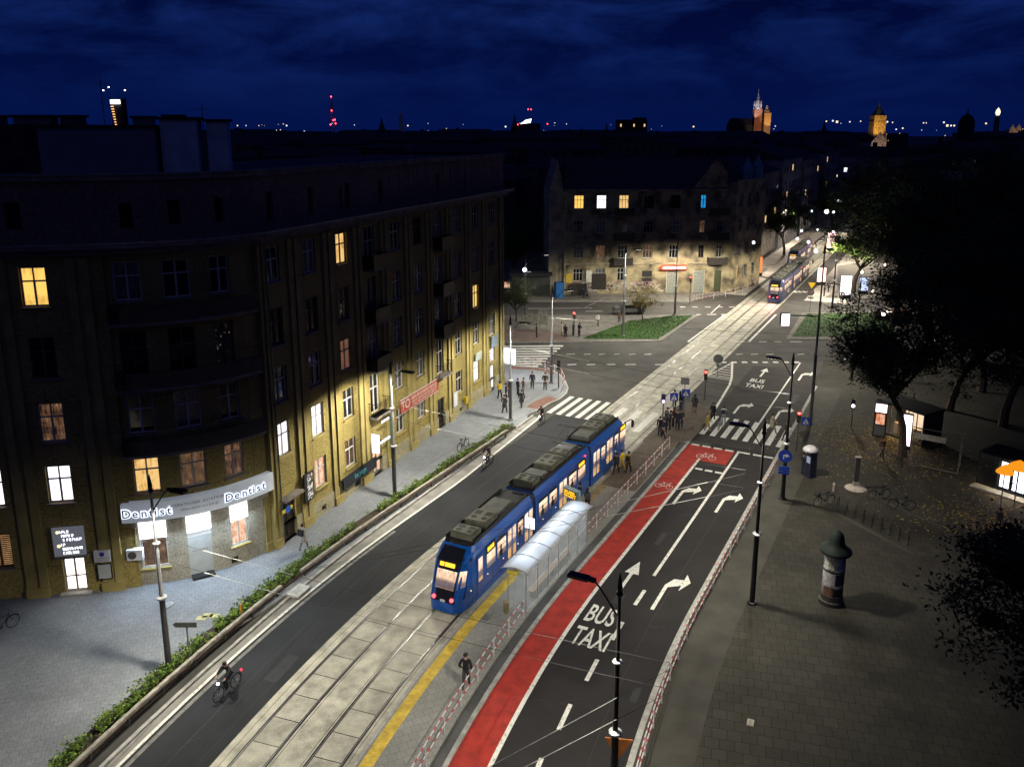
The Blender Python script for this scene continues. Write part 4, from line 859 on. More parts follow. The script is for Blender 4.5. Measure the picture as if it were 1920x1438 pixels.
def body(L,nose0=False,nose1=False,W=1.12,z0=.22,zs=3.1,zt=3.38):
    """body shell along +x from 0 to L; a nose narrows in plan and slopes back"""
    m=MB(); st=[]
    def sec(x,w,lean,k=1.): return (x,w,lean)
    if nose0: st+=[(-.0,.62,0.),(.12,.80,0.),(.45,.97,0.),(1.1,1.08,0.),(2.0,W,0.)]
    else: st+=[(0,W,0)]
    if nose1: st+=[(L-2.0,W,0),(L-1.1,1.08,0),(L-.45,.97,0),(L-.12,.80,0),(L,.62,0)]
    else: st+=[(L,W,0)]
    prof=[(1.,z0),(1.02,.9),(1.02,1.9),(1.0,2.7),(.95,zs),(.80,zt)]
    rings=[]
    for x,w_,_ in st:
        r=[]
        for k,(f,z) in enumerate(prof):
            xx=x
            if nose0 and x<2.0: xx=x+max(0,z-1.0)*.42*(1-x/2.0)+ (max(0,z-2.8)*.9*(1-x/2.0))
            if nose1 and x>L-2.0: xx=x-max(0,z-1.0)*.42*(1-(L-x)/2.0)-(max(0,z-2.8)*.9*(1-(L-x)/2.0))
            r.append((xx,w_*f,z))
        rings.append([(x_,-y_,z_) for x_,y_,z_ in r]+[(x_,y_,z_) for x_,y_,z_ in r[::-1]])
    n=len(rings[0]); k=0
    for r in rings: m.v+=r
    for i in range(len(rings)-1):
        for j in range(n-1):
            a=i*n+j; mi=1 if j in(5,) else 0
            m.f.append((a,a+n,a+n+1,a+1)); m.m.append(1 if j in (4,5,6) and 0 else (1 if j==5 else 0))
        a=i*n; m.f.append((a+n-1,a+2*n-1,a+n,a)); m.m.append(1)
    m.f.append(tuple(range(n-1,-1,-1))); m.m.append(0); e=(len(rings)-1)*n; m.f.append(tuple(range(e,e+n))); m.m.append(0)
    return m
def tram(label,secs,place,coarse=False,bodym=None,group=None,cat='tram'):
    """secs: list of (s0,s1,items); y<0 is the right (platform) side, x forward"""
    o=T('tram',label,cat,(0,0,0))
    nsec=len(secs)
    for i,(s0,s1,it) in enumerate(secs):
        a=place(s0); b=place(s1); d=(b-a); L=d.length; M=Tr(a.x,a.y,0)@Rz(math.atan2(d.y,d.x))
        sh=body(L,i==0,i==nsec-1).build('body',[bodym or blue,tblack],o,M=M)
        def part(name,mb,mt): return mb.build(name,mt,sh)
        for side in (-1,1):
            items=it if side<0 else (it if not coarse else it)
            for kind,x0,x1 in items:
                x0=max(x0,.25 if i else 1.7); 
                y=-1.145
                def bx(a_,b_,c_,d_,th=.012,off=0.): 
                    mb=MB(); ya,yb=y-off-th,y-off; 
                    if side>0: ya,yb=-yb,-ya
                    mb.box((a_,ya,c_),(b_,yb,d_)); return mb
                if kind=='w': 
                    f=part('window',bx(x0,x1,1.5,2.68),tblack); bx(x0+.05,x1-.05,1.56,2.5,.008,.012).build('pane',cabin,f); bx(x0+.02,x1-.02,2.14,2.17,.006,.02).build('glazing_bar',tblack,f)
                    if side<0 and not coarse and random.Random(int(x0*10+i)).random()<.75:
                        q=MB(); cx=(x0+x1)/2-.1; yy=y-.026; 
                        for cx_,r_,z_ in ((cx,.12,2.12),(cx,.19,1.82)): q.disc((cx_,yy,z_),r_,10,0,(0,1,0),.008)
                        q.box((cx-.19,yy-.004,1.56),(cx+.19,yy+.004,1.82)); q.build('passenger_outline',blackm,f)
                elif kind=='wd':
                    f=part('window',bx(x0,x1,1.5,2.9),tblack); bx(x0+.05,x1-.05,1.56,2.4,.008,.012).build('pane',cabin,f); dsp=bx(x0+.1,x1-.1,2.5,2.82,.008,.012)
                    mb=MB(); 
                    yy=y-.026 if side<0 else -y+.02
                    for k in range(3): 
                        xx=x0+.14+k*(x1-x0-.3)/3.; mb.box((xx,yy-.004,2.54),(xx+(x1-x0-.4)/3.6,yy+.004,2.78))
                    mb.build('number_display',led,f)
                elif kind=='d':
                    f=part('door',bx(x0-.03,x1+.03,.42,2.78),blue if not bodym else bodym); mid=(x0+x1)/2
                    for a_,b_ in ((x0+.04,mid-.09),(mid+.09,x1-.04)): bx(a_,b_,.85,2.62,.008,.012).build('door_glass',cabin,f)
                elif kind=='s':
                    f=part('door',bx(x0-.03,x1+.03,.5,2.78),blue if not bodym else bodym); bx(x0+.1,x1-.1,1.25,2.6,.008,.012).build('door_glass',cabin,f)
        mb=MB()
        for k in range(1,int(L/1.15)):
            for yy in (-1.152,1.146): mb.box((k*1.15,yy,.35),(k*1.15+.012,yy+.006,1.45))
        for yy in (-1.152,1.146): mb.box((.4,yy,2.86),(L-.4,yy+.006,2.875)); mb.box((.4,yy,.62),(L-.4,yy+.006,.635))
        part('panel_seam',mb,tblack)
        # skirt line, marker lamps
        mb=MB(); 
        for k in range(int(L/1.9)): mb.disc((1.+k*1.9,-1.155,1.2),.035,8,0,(0,1,0),.01)
        part('side_lamp',mb,em('warm_marker',(1.,.75,.35),3.))
        # roof
        x0r=1.9 if i==0 else .3; x1r=L-1.9 if i==nsec-1 else L-.3
        mb=MB(); mb.box((x0r,-.9,3.36),(x1r,-.84,3.62)); mb.box((x0r,.84,3.36),(x1r,.9,3.62)); mb.box((x0r,-.84,3.36),(x1r,.84,3.42)); part('roof_deck',mb,trdeck)
        rnd=random.Random(i+3); x=x0r+.15; kk=0
        while x<x1r-1.0:
            l=min(rnd.choice((1.0,1.9,1.5)),x1r-.1-x); typ=(kk+i)%3; kk+=1
            mb=MB(); h=.34 if typ!=2 else .2; mb.box((x,-.68,3.42),(x+l,.68,3.42+h)); mb.box((x+.05,-.6,3.42+h),(x+l-.05,.6,3.42+h+.05))
            u_=part('roof_unit',mb,unit if typ!=2 else mat('roof_unit_dark',(.09,.09,.08),.7,ns=(2,.3)))
            if typ!=2:
                g=MB()
                for yy in (-.32,.32): g.tube([(x+l*.3,yy,3.42+h+.05),(x+l*.3,yy,3.42+h+.065)],.16,12); g.box((x+l*.55,yy-.2,3.42+h+.05),(x+l*.85,yy+.2,3.42+h+.062))
                g.build('fan_grille',trdeck,u_)
            x+=l+rnd.choice((.12,.3,.55))
        if i<nsec-1:
            c=place(secs[i+1][0]); mb=MB(); 
            p0=b; dd=(c-b); Mj=Tr(b.x,b.y,0)@Rz(math.atan2(dd.y,dd.x)); mb.box((-.02,-1.02,.35),(dd.length+.02,1.02,3.25)); mb.build('bellows',bellow,o,M=Mj)
        if i==0:   # rear end glazing, lamps, display
            def face(x,z,wf=1.): return x
            def slope(z): return max(0,z-1.0)*.42+max(0,z-2.8)*.9
            mb=MB(); q=lambda y_,z_,x_=0.: (x_+slope(z_)-.03,y_,z_)
            # surround
            mb.quad([q(.70,.80,.02),q(-.70,.80,.02),q(-.74,2.8,.03),q(.74,2.8,.03)]); mb.quad([q(.74,2.8,.03),q(-.74,2.8,.03),q(-.66,3.3,.0),q(.66,3.3,.0)]); mb.quad([q(-.63,.95,.04),(slope(.95)*.6+.5,-1.03,.95),(slope(2.9)*.75+.62,-1.02,2.9),q(-.74,2.95,.04)])
            sur=part('rear_mask',mb,tblack)
            mb=MB(); mb.quad([q(.58,1.45,.01),q(-.55,1.45,.01),q(-.60,2.35,.01),q(.60,2.35,.01)]); mb.build('windscreen',cabin,sur)
            mb=MB(); mb.quad([(slope(1.5)*.9+.06,-.70,1.5),(slope(1.6)*.6+.42,-1.03,1.6),(slope(2.4)*.7+.46,-1.02,2.38),(slope(2.4)*.95+.02,-.74,2.4)]); mb.build('corner_window',cabin,sur)
            mb=MB(); 
            for y_,w0 in ((.38,.13),(-.10,.30)): mb.quad([q(y_+w0,2.5,.0),q(y_-w0,2.5,.0),q(y_-w0,2.70,.0),q(y_+w0,2.70,.0)])
            mb.build('line_display',led,sur)
            mb=MB(); mb.box((-.05,-.12,2.48),(.62,.0,2.52)) if 0 else None
            for y_ in (.56,-.52): mb.disc((.02,y_,.98),.1,12,0,(1,0,0),.08)
            part('tail_lamp',mb,redlamp)
            mb=MB(); mb.box((-.05,-.14,.82),(-.0,.14,.94)); part('number_plate',mb,whitew)
        if i==nsec-1:
            mb=MB(); mb.tube([(L-1.0,-1.1,2.9),(L-.4,-1.45,3.0),(L-.3,-1.5,2.9)],.04,6); mb.box((L-.35,-1.6,2.35),(L-.25,-1.42,2.9)); part('mirror',mb,blackm)
        if (i==1 or nsec==1) :
            mb=MB(); x=L-2.6
            for y_ in (-.45,.45): mb.tube([(x+1.4,y_,3.8),(x,y_*.8,4.35),(x+1.5,y_*.6,5.0)],.025,5)
            mb.tube([(x+1.5,-.85,5.02),(x+1.5,.85,5.02)],.03,5); mb.tube([(x+1.75,-.85,5.02),(x+1.75,.85,5.02)],.03,5); mb.tube([(x,-.5,4.35),(x,.5,4.35)],.03,5); mb.box((x-.1,-.6,3.6),(x+1.6,.6,3.8))
            part('pantograph',mb,mat('pantograph_steel',(.12,.12,.12),.5,.6))
            mb=MB(); mb.disc((L-.8,-1.15,3.0),.05,8,0,(0,1,0),.04); part('indicator_lamp',mb,em('red_indicator',(1.,.03,.08),8.))
    for i,(s0,s1,it) in enumerate(secs):
        a=place(s0); b=place(s1); d=b-a; L=d.length; M=Tr(a.x,a.y,0)@Rz(math.atan2(d.y,d.x)); mb=MB()
        for xx in (L*.22,L*.78):
            for dx in (-.6,.6):
                for y_ in (-.7,.7): mb.tube([(xx+dx,y_-.05,.34),(xx+dx,y_+.05,.34)],.3,14)
            mb.box((xx-.9,-.6,.2),(xx+.9,.6,.45))
        mb.build('bogie',trdeck,o,M=M)
    return o
pl_=lambda s:S(s,1.36)
tram('blue three section tram with red tail lamps standing at the platform with lit interior',
 [(-7.1,1.75,[('s',1.75,2.4),('wd',2.75,3.85),('w',4.0,5.15),('d',5.35,6.45),('w',6.65,7.4),('d',7.6,8.75)]),
  (2.25,10.75,[('w',.35,1.65),('w',1.85,3.05),('d',3.4,4.6),('w',4.9,6.2),('wd',6.45,7.75)]),
  (11.15,18.9,[('d',.3,1.5),('w',1.8,2.6),('d',2.9,4.1),('w',4.5,5.3),('wd',5.6,6.9)])],pl_)
tram('second tram with bright red tail lamps and amber display rolling away up the far street',
 [(83.8,93,[('w',2.,3.2),('w',3.4,4.6),('d',4.9,6.1),('w',6.4,7.6)]),(93.4,102,[('d',.5,1.8),('w',2.2,3.8),('w',4.2,6.),('d',6.4,7.6)]),(102.4,111,[('w',.5,2.5),('d',3,4.2),('w',4.6,6.5)])],lambda s:S(s,1.42),coarse=True,bodym=mat('tram_blue_white',(.04,.05,.11),.3,coat=.5))
tram('third tram mostly hidden farther up the street with an amber rear display',
 [(117,126,[('w',2.,3.2),('w',3.4,4.6),('d',4.9,6.1)]),(126.4,135,[('d',.5,1.8),('w',2.2,3.8)])],lambda s:S(s,-1.5),coarse=True,bodym=MT['tram_blue_white'])
tl=spot('tail_glow',(0,0,0),600,(1,.12,.2),150,1.,None,.15,(-.6,-.5,-.5)); q=S(83.2,1.42); tl.location=(q.x,q.y,1.1)
# light leaving the tram doors onto the platform
def area(name,M,sx,sy,power,col,parent=None):
    l=bpy.data.lights.new(name,'AREA'); l.shape='RECTANGLE'; l.size=sx; l.size_y=sy; l.energy=power; l.color=col
    o=bpy.data.objects.new(name,l); sc.collection.objects.link(o); o.matrix_world=M; return o
for s_ in (-1.7,.7,6.2,12.0,14.6):
    q=S(s_,2.62); a=hd(s_)-R(90); area('door_light',Tr(q.x,q.y,1.9)@Rz(a)@Ry(R(-65)),1.2,1.2,10,(1,.8,.55))
# ================================================================= tram shelter
wst=mat('shelter_steel',(.42,.43,.44),.4,.4,ns=(4,.15)); clear=mat('shelter_glass',(.55,.62,.66),.1,ns=(3,.1)); 
bsd=clear.node_tree.nodes['Principled BSDF']; bsd.inputs['Alpha'].default_value=.30
opal=mat('opal_roof',(.5,.53,.56),.35,ns=(3,.06)); on_=opal.node_tree; tb=on_.nodes.new('ShaderNodeBsdfTranslucent'); tb.inputs[0].default_value=(.8,.85,.92,1); mxs=on_.nodes.new('ShaderNodeMixShader'); mxs.inputs[0].default_value=.6
oo=[n for n in on_.nodes if n.type=='OUTPUT_MATERIAL'][0]; on_.links.new(on_.nodes['Principled BSDF'].outputs[0],mxs.inputs[1]); on_.links.new(tb.outputs[0],mxs.inputs[2]); on_.links.new(mxs.outputs[0],oo.inputs[0])
a=hd(-2)-R(90); q=S(-5.15,4.72); shl=T('tram_shelter','glass tram shelter with arched glowing white roof on the platform beside the blue tram','tram shelter',(q.x,q.y,.15),hd(-1.5))
LS=8.4
m=MB()
for i in range(7):
    x=i*LS/6; m.tube([(x,-.62,0),(x,-.62,2.35)],.035,6)
for x in (0,LS/3,LS*2/3,LS): m.tube([(x,.45,0),(x,.45,2.4)],.03,6) if x in (0,LS) else None
m.tube([(0,-.62,1.15),(LS,-.62,1.15)],.018,5); m.tube([(0,-.62,2.33),(LS,-.62,2.33)],.03,6); m.tube([(0,.45,2.4),(LS,.45,2.4)],.03,6)
m.build('frame',wst,shl)
m=MB()
for i in range(6): x=i*LS/6; m.box((x+.05,-.63,.15),(x+LS/6-.05,-.615,2.28))
for x in (0,LS): m.box((x-.008,-.55,.15),(x+.008,.1,2.2))
m.build('glass_panel',clear,shl)
arc=[(-.85+1.55*i/12, 2.36+.20*math.sin(math.pi*(i/12)*.92+.15)) for i in range(13)]
m=MB(); rr=MB()
for i in range(12):
    (y0,z0),(y1,z1)=arc[i],arc[i+1]; m.quad([(-.3,y0,z0),(LS+.3,y0,z0),(LS+.3,y1,z1),(-.3,y1,z1)])
m.build('roof',opal,shl)
for k in range(7): x=-.28+k*(LS+.56)/6; rr.tube([(x,y,z+.015) for y,z in arc],.028,5)
rr.tube([(-.3,arc[0][0],arc[0][1]),(LS+.3,arc[0][0],arc[0][1])],.05,6); rr.tube([(-.3,arc[-1][0],arc[-1][1]),(LS+.3,arc[-1][0],arc[-1][1])],.05,6); rr.build('roof_rib',wst,shl)
m=MB(); m.box((1.2,-.45,.42),(6.6,-.1,.47)); 
for x in (1.4,4.,6.4): m.box((x,-.4,0),(x+.05,-.15,.42))
m.build('bench',mat('bench_wood',(.25,.16,.09),.6,ns=(8,.3)),shl)
m=MB(); m.box((LS+.02,-.5,.5),(LS+.05,.0,1.9)) ; m.build('timetable',whitew,shl)
m=MB(); m.box((-.34,-.3,2.2),(-.3,.35,2.4)); m.build('stop_name_plate',mat('stop_yellow',(.65,.5,.05),.5),shl)
m=MB(); m.box((LS*.1,-.05,2.48),(LS*.95,.05,2.52)); m.build('strip_lamp',em('strip_lamp',(.85,.93,1.),4.),shl)
for x in (1.,3.2,5.4,7.6): 
    l=area('shelter_light',Matrix.Identity(4),1.8,.5,34,(.80,.90,1.)); l.parent=shl; l.location=(x,0,2.40)
    l=area('shelter_uplight',Matrix.Identity(4),1.8,.9,15,(.80,.90,1.)); l.parent=shl; l.location=(x,0,1.9); l.rotation_euler=(math.pi,0,0)
bn_=T('litter_bin','small grey litter bin at the near end of the tram shelter','litter bin',(*S(-6.0,4.55),.15)); m=MB(); m.lathe([(.14,.25),(.16,.3),(.16,.85),(.18,.87),(.12,.9)],12); m.tube([(0,.18,0),(0,.18,.9)],.03,6); m.build('basket',mat('bin_wood',(.22,.18,.1),.7,ns=(9,.4)),bn_)
sp=T('stop_pole','bus stop pole with a white square lit plate above the shelter roof','stop sign',(*S(-1.9,4.1),.15),hd(0)-R(90)); m=MB(); m.tube([(0,0,0),(0,0,3.4)],.035,6); m.build('pole',wst,sp); m=MB(); m.box((-.3,-.02,3.1),(.3,.02,3.75)); m.build('plate',em('lit_plate',(.95,.97,1.),1.5),sp)
# passenger information display
q=S(3.75,4.75); dp=T('information_display','passenger information display with amber text behind the shelter','display',(q.x,q.y,.15),hd(3)-R(90)-R(20)); m=MB(); m.tube([(0,0,0),(0,0,3.25)],.06,8); m.tube([(0,0,3.2),(-1.25,0,3.2)],.05,6); m.build('post',mat('pale_blue_steel',(.35,.48,.52),.4,.3),dp)
m=MB(); m.box((-1.3,-.1,2.5),(-.12,.1,3.12)); c=m.build('casing',MT['pale_blue_steel'],dp); m=MB(); m.box((-1.24,-.115,2.56),(-.18,-.1,3.06)); sn=m.build('screen',blackm,c)
m=MB()
for i in range(3): scrawl(m,-1.2,-.25,2.9-i*.15,.1,Matrix.Identity(4),0,i+20,y=-.125,th=.01)
m.build('amber_text',led,c)
# ================================================================= railings
white_s=mat('white_enamel',(.55,.53,.53),.5,ns=(5,.15)); red_s=mat('red_enamel',(.45,.03,.03),.5,ns=(5,.2))
def railing(label,pts,group=None,low=.45,hi=1.0,redf=.22,z=.15):
    """posts with two striped rails between; pts are the post feet"""
    o=T('barrier_railing',label,'railing',(0,0,0)); p=MB()
    pts=[Vector((*q[:2],z)) for q in pts]
    rnd=random.Random(len(pts))
    for q in pts:
        m=MB(); m.tube([q,q+Vector((0,0,hi))],.032,6); m.build('post',white_s,o)
    for zz in (low,hi):
        r=MB()
        for a,b in zip(pts,pts[1:]):
            A,B=a+Vector((0,0,zz)),b+Vector((0,0,zz)); cuts=[0,.12,.24,.44,.56,.76,.88,1.]
            for i in range(7): r.tube([A+(B-A)*cuts[i],A+(B-A)*cuts[i+1]],.03,5,1 if i in (1,3,5) else 0,cap=False)
        r.build('striped_rail',[white_s,red_s],o)
    return o
st=1.98
railing('red and white striped railing on the platform edge running towards the camera',[S(-5.7-1.95*i,5.42) for i in range(0,17)])
railing('red and white striped railing on the platform edge between the shelter and the crossing',[S(3.6+1.92*i,5.22+.0*i) for i in range(0,10)])
railing('red and white striped railing along the plaza kerb on the right',[S(19.6-1.95*i,13.62) for i in range(0,28)],z=.13)
railing('white curved railing round the left street corner by the crossing',[P(x,y,.12) for x,y in ((984,688),(1000,690),(1022,695),(1040,703),(1053,712),(1058,724),(1052,735))],z=.12,hi=1.05)
railing('white railing in front of the blackened corner building',[P(x,y,.12) for x,y in ((1300,566),(1317,563),(1338,561),(1360,557),(1378,553),(1392,550),(1402,545),(1416,539))],z=.12)
# ================================================================= masts and street lamps
mast=mat('mast_grey',(.10,.095,.10),.45,.5,ns=(2,.2)); mastw=mat('mast_light',(.35,.35,.36),.4,.5,ns=(2,.2)); mblack=mat('mast_black',(.014,.014,.015),.4,.3); ringm=mat('mast_ring',(.33,.33,.33),.35,.3)
def lampmast(label,loc,h,dirv,pw,mcol,top=None,arm=2.2,group=None,head=True,col=(1,.95,.80),z=.12,lean=0.):
    lean=R(11) if mcol is mblack else (R(13) if 'dentist' in label or 'beyond the lower edge of the picture on the left' in label else R(2))
    o=T('street_lamp',label,'street lamp',(loc[0],loc[1],z)); top=top or mcol
    m=MB(); m.tube([(0,0,0),(0,0,h*.40)],[.15,.13],12); m.lathe([(.27,0),(.27,.08),(.2,.12)],12); m.build('lower_pole',mcol,o)
    m=MB(); m.tube([(0,0,h*.40),(0,0,h*.69),(0,0,h*.7),(0,0,h-.3),(0,0,h)],[.095,.088,.07,.06,.025],10); m.build('upper_pole',top,o)
    m=MB(); m.lathe([(.13,-.06),(.24,-.03),(.24,.05),(.11,.1)],14,0,(0,0,h*.40)); m.build('collar',ringm,o); m=MB(); m.lathe([(.1,-.04),(.17,-.02),(.17,.04),(.1,.08)],12,0,(0,0,h*.69)); m.build('collar',ringm,o)
    m=MB(); m.lathe([(.07,-.15),(.13,-.05),(.08,.1),(.10,.2),(.02,.75)],10,0,(0,0,h-.35)); m.build('finial',mblack,o)
    if head:
        d=Vector((*dirv,0)).normalized(); pts=[]
        for i in range(9):
            f=i/8; pts.append(d*(arm*math.sin(f*R(80))/math.sin(R(80)))+Vector((0,0,h-1.35+1.2*math.sin(f*R(90)))))
        m=MB(); m.tube(pts,.035,6); m.build('arm',mblack,o)
        e=pts[-1]; m=MB(); M=Matrix(((d.x,-d.y,0,e.x),(d.y,d.x,0,e.y),(0,0,1,e.z),(0,0,0,1)))
        m.box((-.05,-.10,-.04),(.25,.10,.05),0,M); m.box((.2,-.17,-.05),(.95,.17,.06),0,M); hdm=m.build('lamp_head',mblack,o)
        m=MB(); m.box((.3,-.13,-.062),(.88,.13,-.052),0,M); m.build('lens',em('lamp_lens',(1.,.95,.82),9.),hdm)
        if pw:
            spot('lamp_light',e+d*.6+Vector((0,0,-.13)),pw,col,(158 if mcol is mblack else 146) if lean>.1 else 166,.32,o,.22,d*math.sin(lean)-Vector((0,0,math.cos(lean))))
    return o
def sdir(s,right=True): return NV if right else -NV
PW=5000
lampmast('grey street lamp with a black arm in front of the dentist sign',S(-15.8,-8.6),9.5,S(-15.8,1)-S(-15.8,-8.6),PW*1.1,mast,mastw,arm=1.0)
lampmast('grey street lamp rising from the hedge by the red banner',S(3.4,-9.0),9.4,S(3.4,1)-S(3.4,-9.),PW*1.5,mast,mastw,arm=.9)
lampmast('grey street lamp at the end of the hedge by the building corner',S(20.9,-9.2),9.1,S(20.9,1)-S(20.9,-9.),PW*1.5,mast,mastw,arm=.9)
lampmast('slim grey mast on the left street corner behind the railing',S(32.5,-10.7),9.7,(1,0),PW*1.3,mast,mastw,arm=1.2)
lampmast('tall slim mast standing in the left grass island',P2(1168,630,.12),11.0,(1,-.1),PW*2.2,mat('mast_mid',(.22,.22,.2),.5,.3),mastw,arm=1.0)
lampmast('black lamp post nearest the camera with an orange-backed sign at its foot',P2(1148,1545,.12),9.8,-NV,PW,mblack,arm=.95)
lampmast('black lamp post on the plaza between the advertising column and the bus lane',P2(1410,1130,.12),10.1,S(1.7,10)-S(1.7,15),PW,mblack,arm=.8)
lampmast('black lamp post with round blue arrow sign at the crossing',P2(1467,935,.12),10.1,S(16,10)-S(16,15)+U*.3,PW,mblack,arm=.8)
lampmast('very tall dark mast at the right corner partly behind the tree',P2(1519,794,.12),15.4,(-1,0),0,mast,mat('mast_mid2',(.3,.3,.28),.5,.3),head=False)
lampmast('street lamp beyond the lower edge of the picture on the left pavement',S(-36,-8.9),9.5,(1,0),PW,mast,mastw)
lampmast('street lamp beyond the lower edge of the picture on the right pavement',S(-38,15.2),9.8,(-1,0),PW*.9,mblack)
lampmast('black lamp post at the right corner of the junction',S(48,16),10,(-1,.2),PW*1.5,mblack)
lampmast('black lamp post at the far right kerb of the junction',P2(1560,578,.1),10,(-1,-.2),PW*2.2,mblack)
lampmast('lamp post in front of the blackened corner building',P2(1265,590,.1),10,(.6,1),PW*2.0,mast)
lampmast('lamp post by the hut at the far left of the junction',P2(985,600,.1),9,(1,0),PW*.5,mast)
# visible glowing side lamp on the tall mast arm
o=T('arm_floodlight','glaring white square floodlight on a long arm of the very tall mast','floodlight',(0,0,0)); q=P2(1519,794); 
m=MB(); zz=9.6; m.tube([(q.x,q.y,zz),(q.x-2.6,q.y-.2,zz+.15)],.05,6); m.build('arm',mblack,o); m=MB(); m.box((q.x-3.3,q.y-.3,zz-.75),(q.x-2.6,q.y+.1,zz+.3)); c=m.build('casing',mblack,o); m=MB(); m.box((q.x-3.28,q.y-.34,zz-.72),(q.x-2.62,q.y-.305,zz+.28)); m.build('lens',em('flood_lens',(.92,.97,1.),3.),c)
# span wires and contact wires
wire=mat('wire',(.03,.03,.03),.5,.5); litwire=mat('lit_wire_stretch',(.55,.55,.5),.5)  # pale colour paints lamplight along stretches of the span wires
wo_=T('overhead_wires','thin overhead tram wires with lamplit stretches painted pale, spanning between the masts','overhead wires',(0,0,0))
m=MB(); 
for t in (-1.5,1.42):
    m.tube([(*S(s,t),5.75) for s in srange(-55,210,4)],.008,4,cap=False); m.tube([(*S(s,t),6.6) for s in srange(-55,210,4)],.007,4,cap=False)
m.build('contact_wire',wire,wo_)
m=MB()
def span(a,b,f0=.12,f1=.33,sag=.25,both=False):
    pts=[a+(b-a)*(i/10)-Vector((0,0,sag*4*(i/10)*(1-i/10))) for i in range(11)]; m.tube(pts,.010,4,cap=False)
    def at(f): return a+(b-a)*f-Vector((0,0,sag*4*f*(1-f)-.012))
    r=MB(); r.tube([at(f0+(f1-f0)*k/4) for k in range(5)],.012,5); r.build('lit_wire_stretch',litwire,wo_)
    if both: r=MB(); r.tube([at(1-.04-.06*k/2) for k in range(3)],.018,5); r.build('lit_wire_stretch',litwire,wo_)
for sl,sr in ((-15.8,-18.5),(3.4,1.7),(20.9,16.)):
    tl_=-8.6 if sl<0 else -9.1
    for z1,z2 in ((7.0,7.6),(5.9,6.6)): span(Vector((*S(sl,tl_),z1)),Vector((*S(sr,15.),z2)))
for sr,tgt in ((-18.5,-36),(1.7,-14),(16.,3)):
    for z1,z2 in ((7.4,5.8),(6.5,5.75)): span(Vector((*S(sr,15.),z1)),Vector((*S(tgt,-1.5),z2)),.1,.36,.1,both=False) if sr<16 else None
q1=P2(1168,630); span(Vector((q1.x,q1.y,7.2)),Vector((*P2(1560,578),7.6))); span(Vector((q1.x,q1.y,6.2)),Vector((*S(32.5,-10.7),6.6)),.3,.6); span(Vector((*S(32.5,-10.7),6.9)),Vector((*P2(1519,794),8.)),.02,.2); span(Vector((*S(20.9,-9.2),6.0)),Vector((*S(31,-11.5),2.5)),.15,.9,both=False)
for s_ in (70,85,100,120): span(Vector((*S(s_,-8),7.3)),Vector((*S(s_,10),7.3)))
m.build('span_wire',wire,wo_)
# ================================================================= signs, lights, furniture
blueS=mat('sign_blue2',(.015,.05,.35),.4); whiteS=mat('sign_white',(.6,.6,.6),.5); backS=mat('sign_back',(.22,.22,.22),.5,.4)
def post(o,h,r=.035,mt=None): m=MB(); m.tube([(0,0,0),(0,0,h)],r,8); m.build('post',mt or gray,o)
def camrz(x,y): return math.atan2(y,x)-R(90)
def signobj(name,label,px,py,z=.12,cat='sign',rz=None):
    q=P2(px,py,z); return T(name,label,cat,(q.x,q.y,z),camrz(q.x,q.y) if rz is None else rz)
o=signobj('arrow_sign','round blue sign with white right arrow above small blue plates at the crossing post',1466,937); 
post(o,3.6,.05,mblack)
m=MB(); m.disc((0,-.22,3.3),.46,24); d=m.build('disc',blueS,o); m=MB(); m.tube([(-.1,-.25,3.1),(-.1,-.25,3.36),(.06,-.25,3.36)],.045,4); m.prism([(.1,0),(.4,0),(.4,.001)],0,.001) if 0 else None; m.quad([(.05,-.26,3.21),(.28,-.26,3.36),(.05,-.26,3.51)]); m.build('arrow',whiteS,d)
for i in range(3): 
    m=MB(); m.box((-.38,-.24,2.4-i*.2),(.36,-.2,2.55-i*.2)); m.build('plate',blueS,o)
def zebra(label,px,py,h=2.6,w=.7,base=True,back=False):
    o=signobj('crossing_sign',label,px,py); post(o,h)
    m=MB(); m.box((-w/2,-.06,h-w),(w/2,-.03,h)); p=m.build('plate',blueS if not back else backS,o)
    if not back:
        m=MB(); k=w*.36; m.quad([(-k,-.07,h-w*.85),(k,-.07,h-w*.85),(0,-.07,h-w*.15)]); m.build('triangle',whiteS,p); m=MB(); m.tube([(0,-.08,h-w*.35),(0,-.08,h-w*.6),(-.08,-.08,h-w*.78)],.03,4); m.tube([(0,-.08,h-w*.6),(.08,-.08,h-w*.78)],.03,4); m.build('walker',blackm,p)
    return o
zebra('blue square crossing sign beside the waiting crowd on the refuge',1262,790); zebra('second blue crossing sign, right of the waiting crowd',1284,782); zebra('blue crossing sign on the right kerb beside the red signal',1510,805,h=1.1)
o=signobj('square_sign','grey back of a square sign on a thin pole beside the tracks',1282,768); post(o,3.0); m=MB(); m.box((-.38,-.05,2.4),(.38,-.02,3.05)); m.build('plate',backS,o)
o=signobj('round_sign','grey back of a round sign at the tip of the hatched island',1345,706); post(o,2.0); m=MB(); m.disc((0,-.05,1.9),.5,20); m.build('disc',backS,o); m=MB(); m.disc((0,-.05,1.2),.2,14); m.build('lower_disc',backS,o)
def signal(label,px,py,h=3.2,lit='red',z=.12,face=True,lowh=False):
    o=signobj('traffic_light',label,px,py,z); post(o,h,.06,mast); m=MB(); m.box((-.16,-.22,h-.95),(.16,.05,h)); c=m.build('casing',blackm,o)
    for i,(n,cc) in enumerate((('red',(1.,.04,.03)),('amber',(1.,.5,.02)),('green',(.1,1.,.3)))):
        m=MB(); m.disc((0,-.225,h-.17-i*.3),.12,14); on=(lit==n); m.build('lamp',em('signal_'+n,cc,14.) if on else blackm,c)
        m=MB(); m.box((-.13,-.36,h-.06-i*.3),(.13,-.22,h-.04-i*.3)); m.build('visor',blackm,c)
    return o
signal('red traffic light glowing at the end of the tracks refuge',1321,750,3.0)
signal('red traffic light on the right kerb at the crossing',1493,845,3.4)
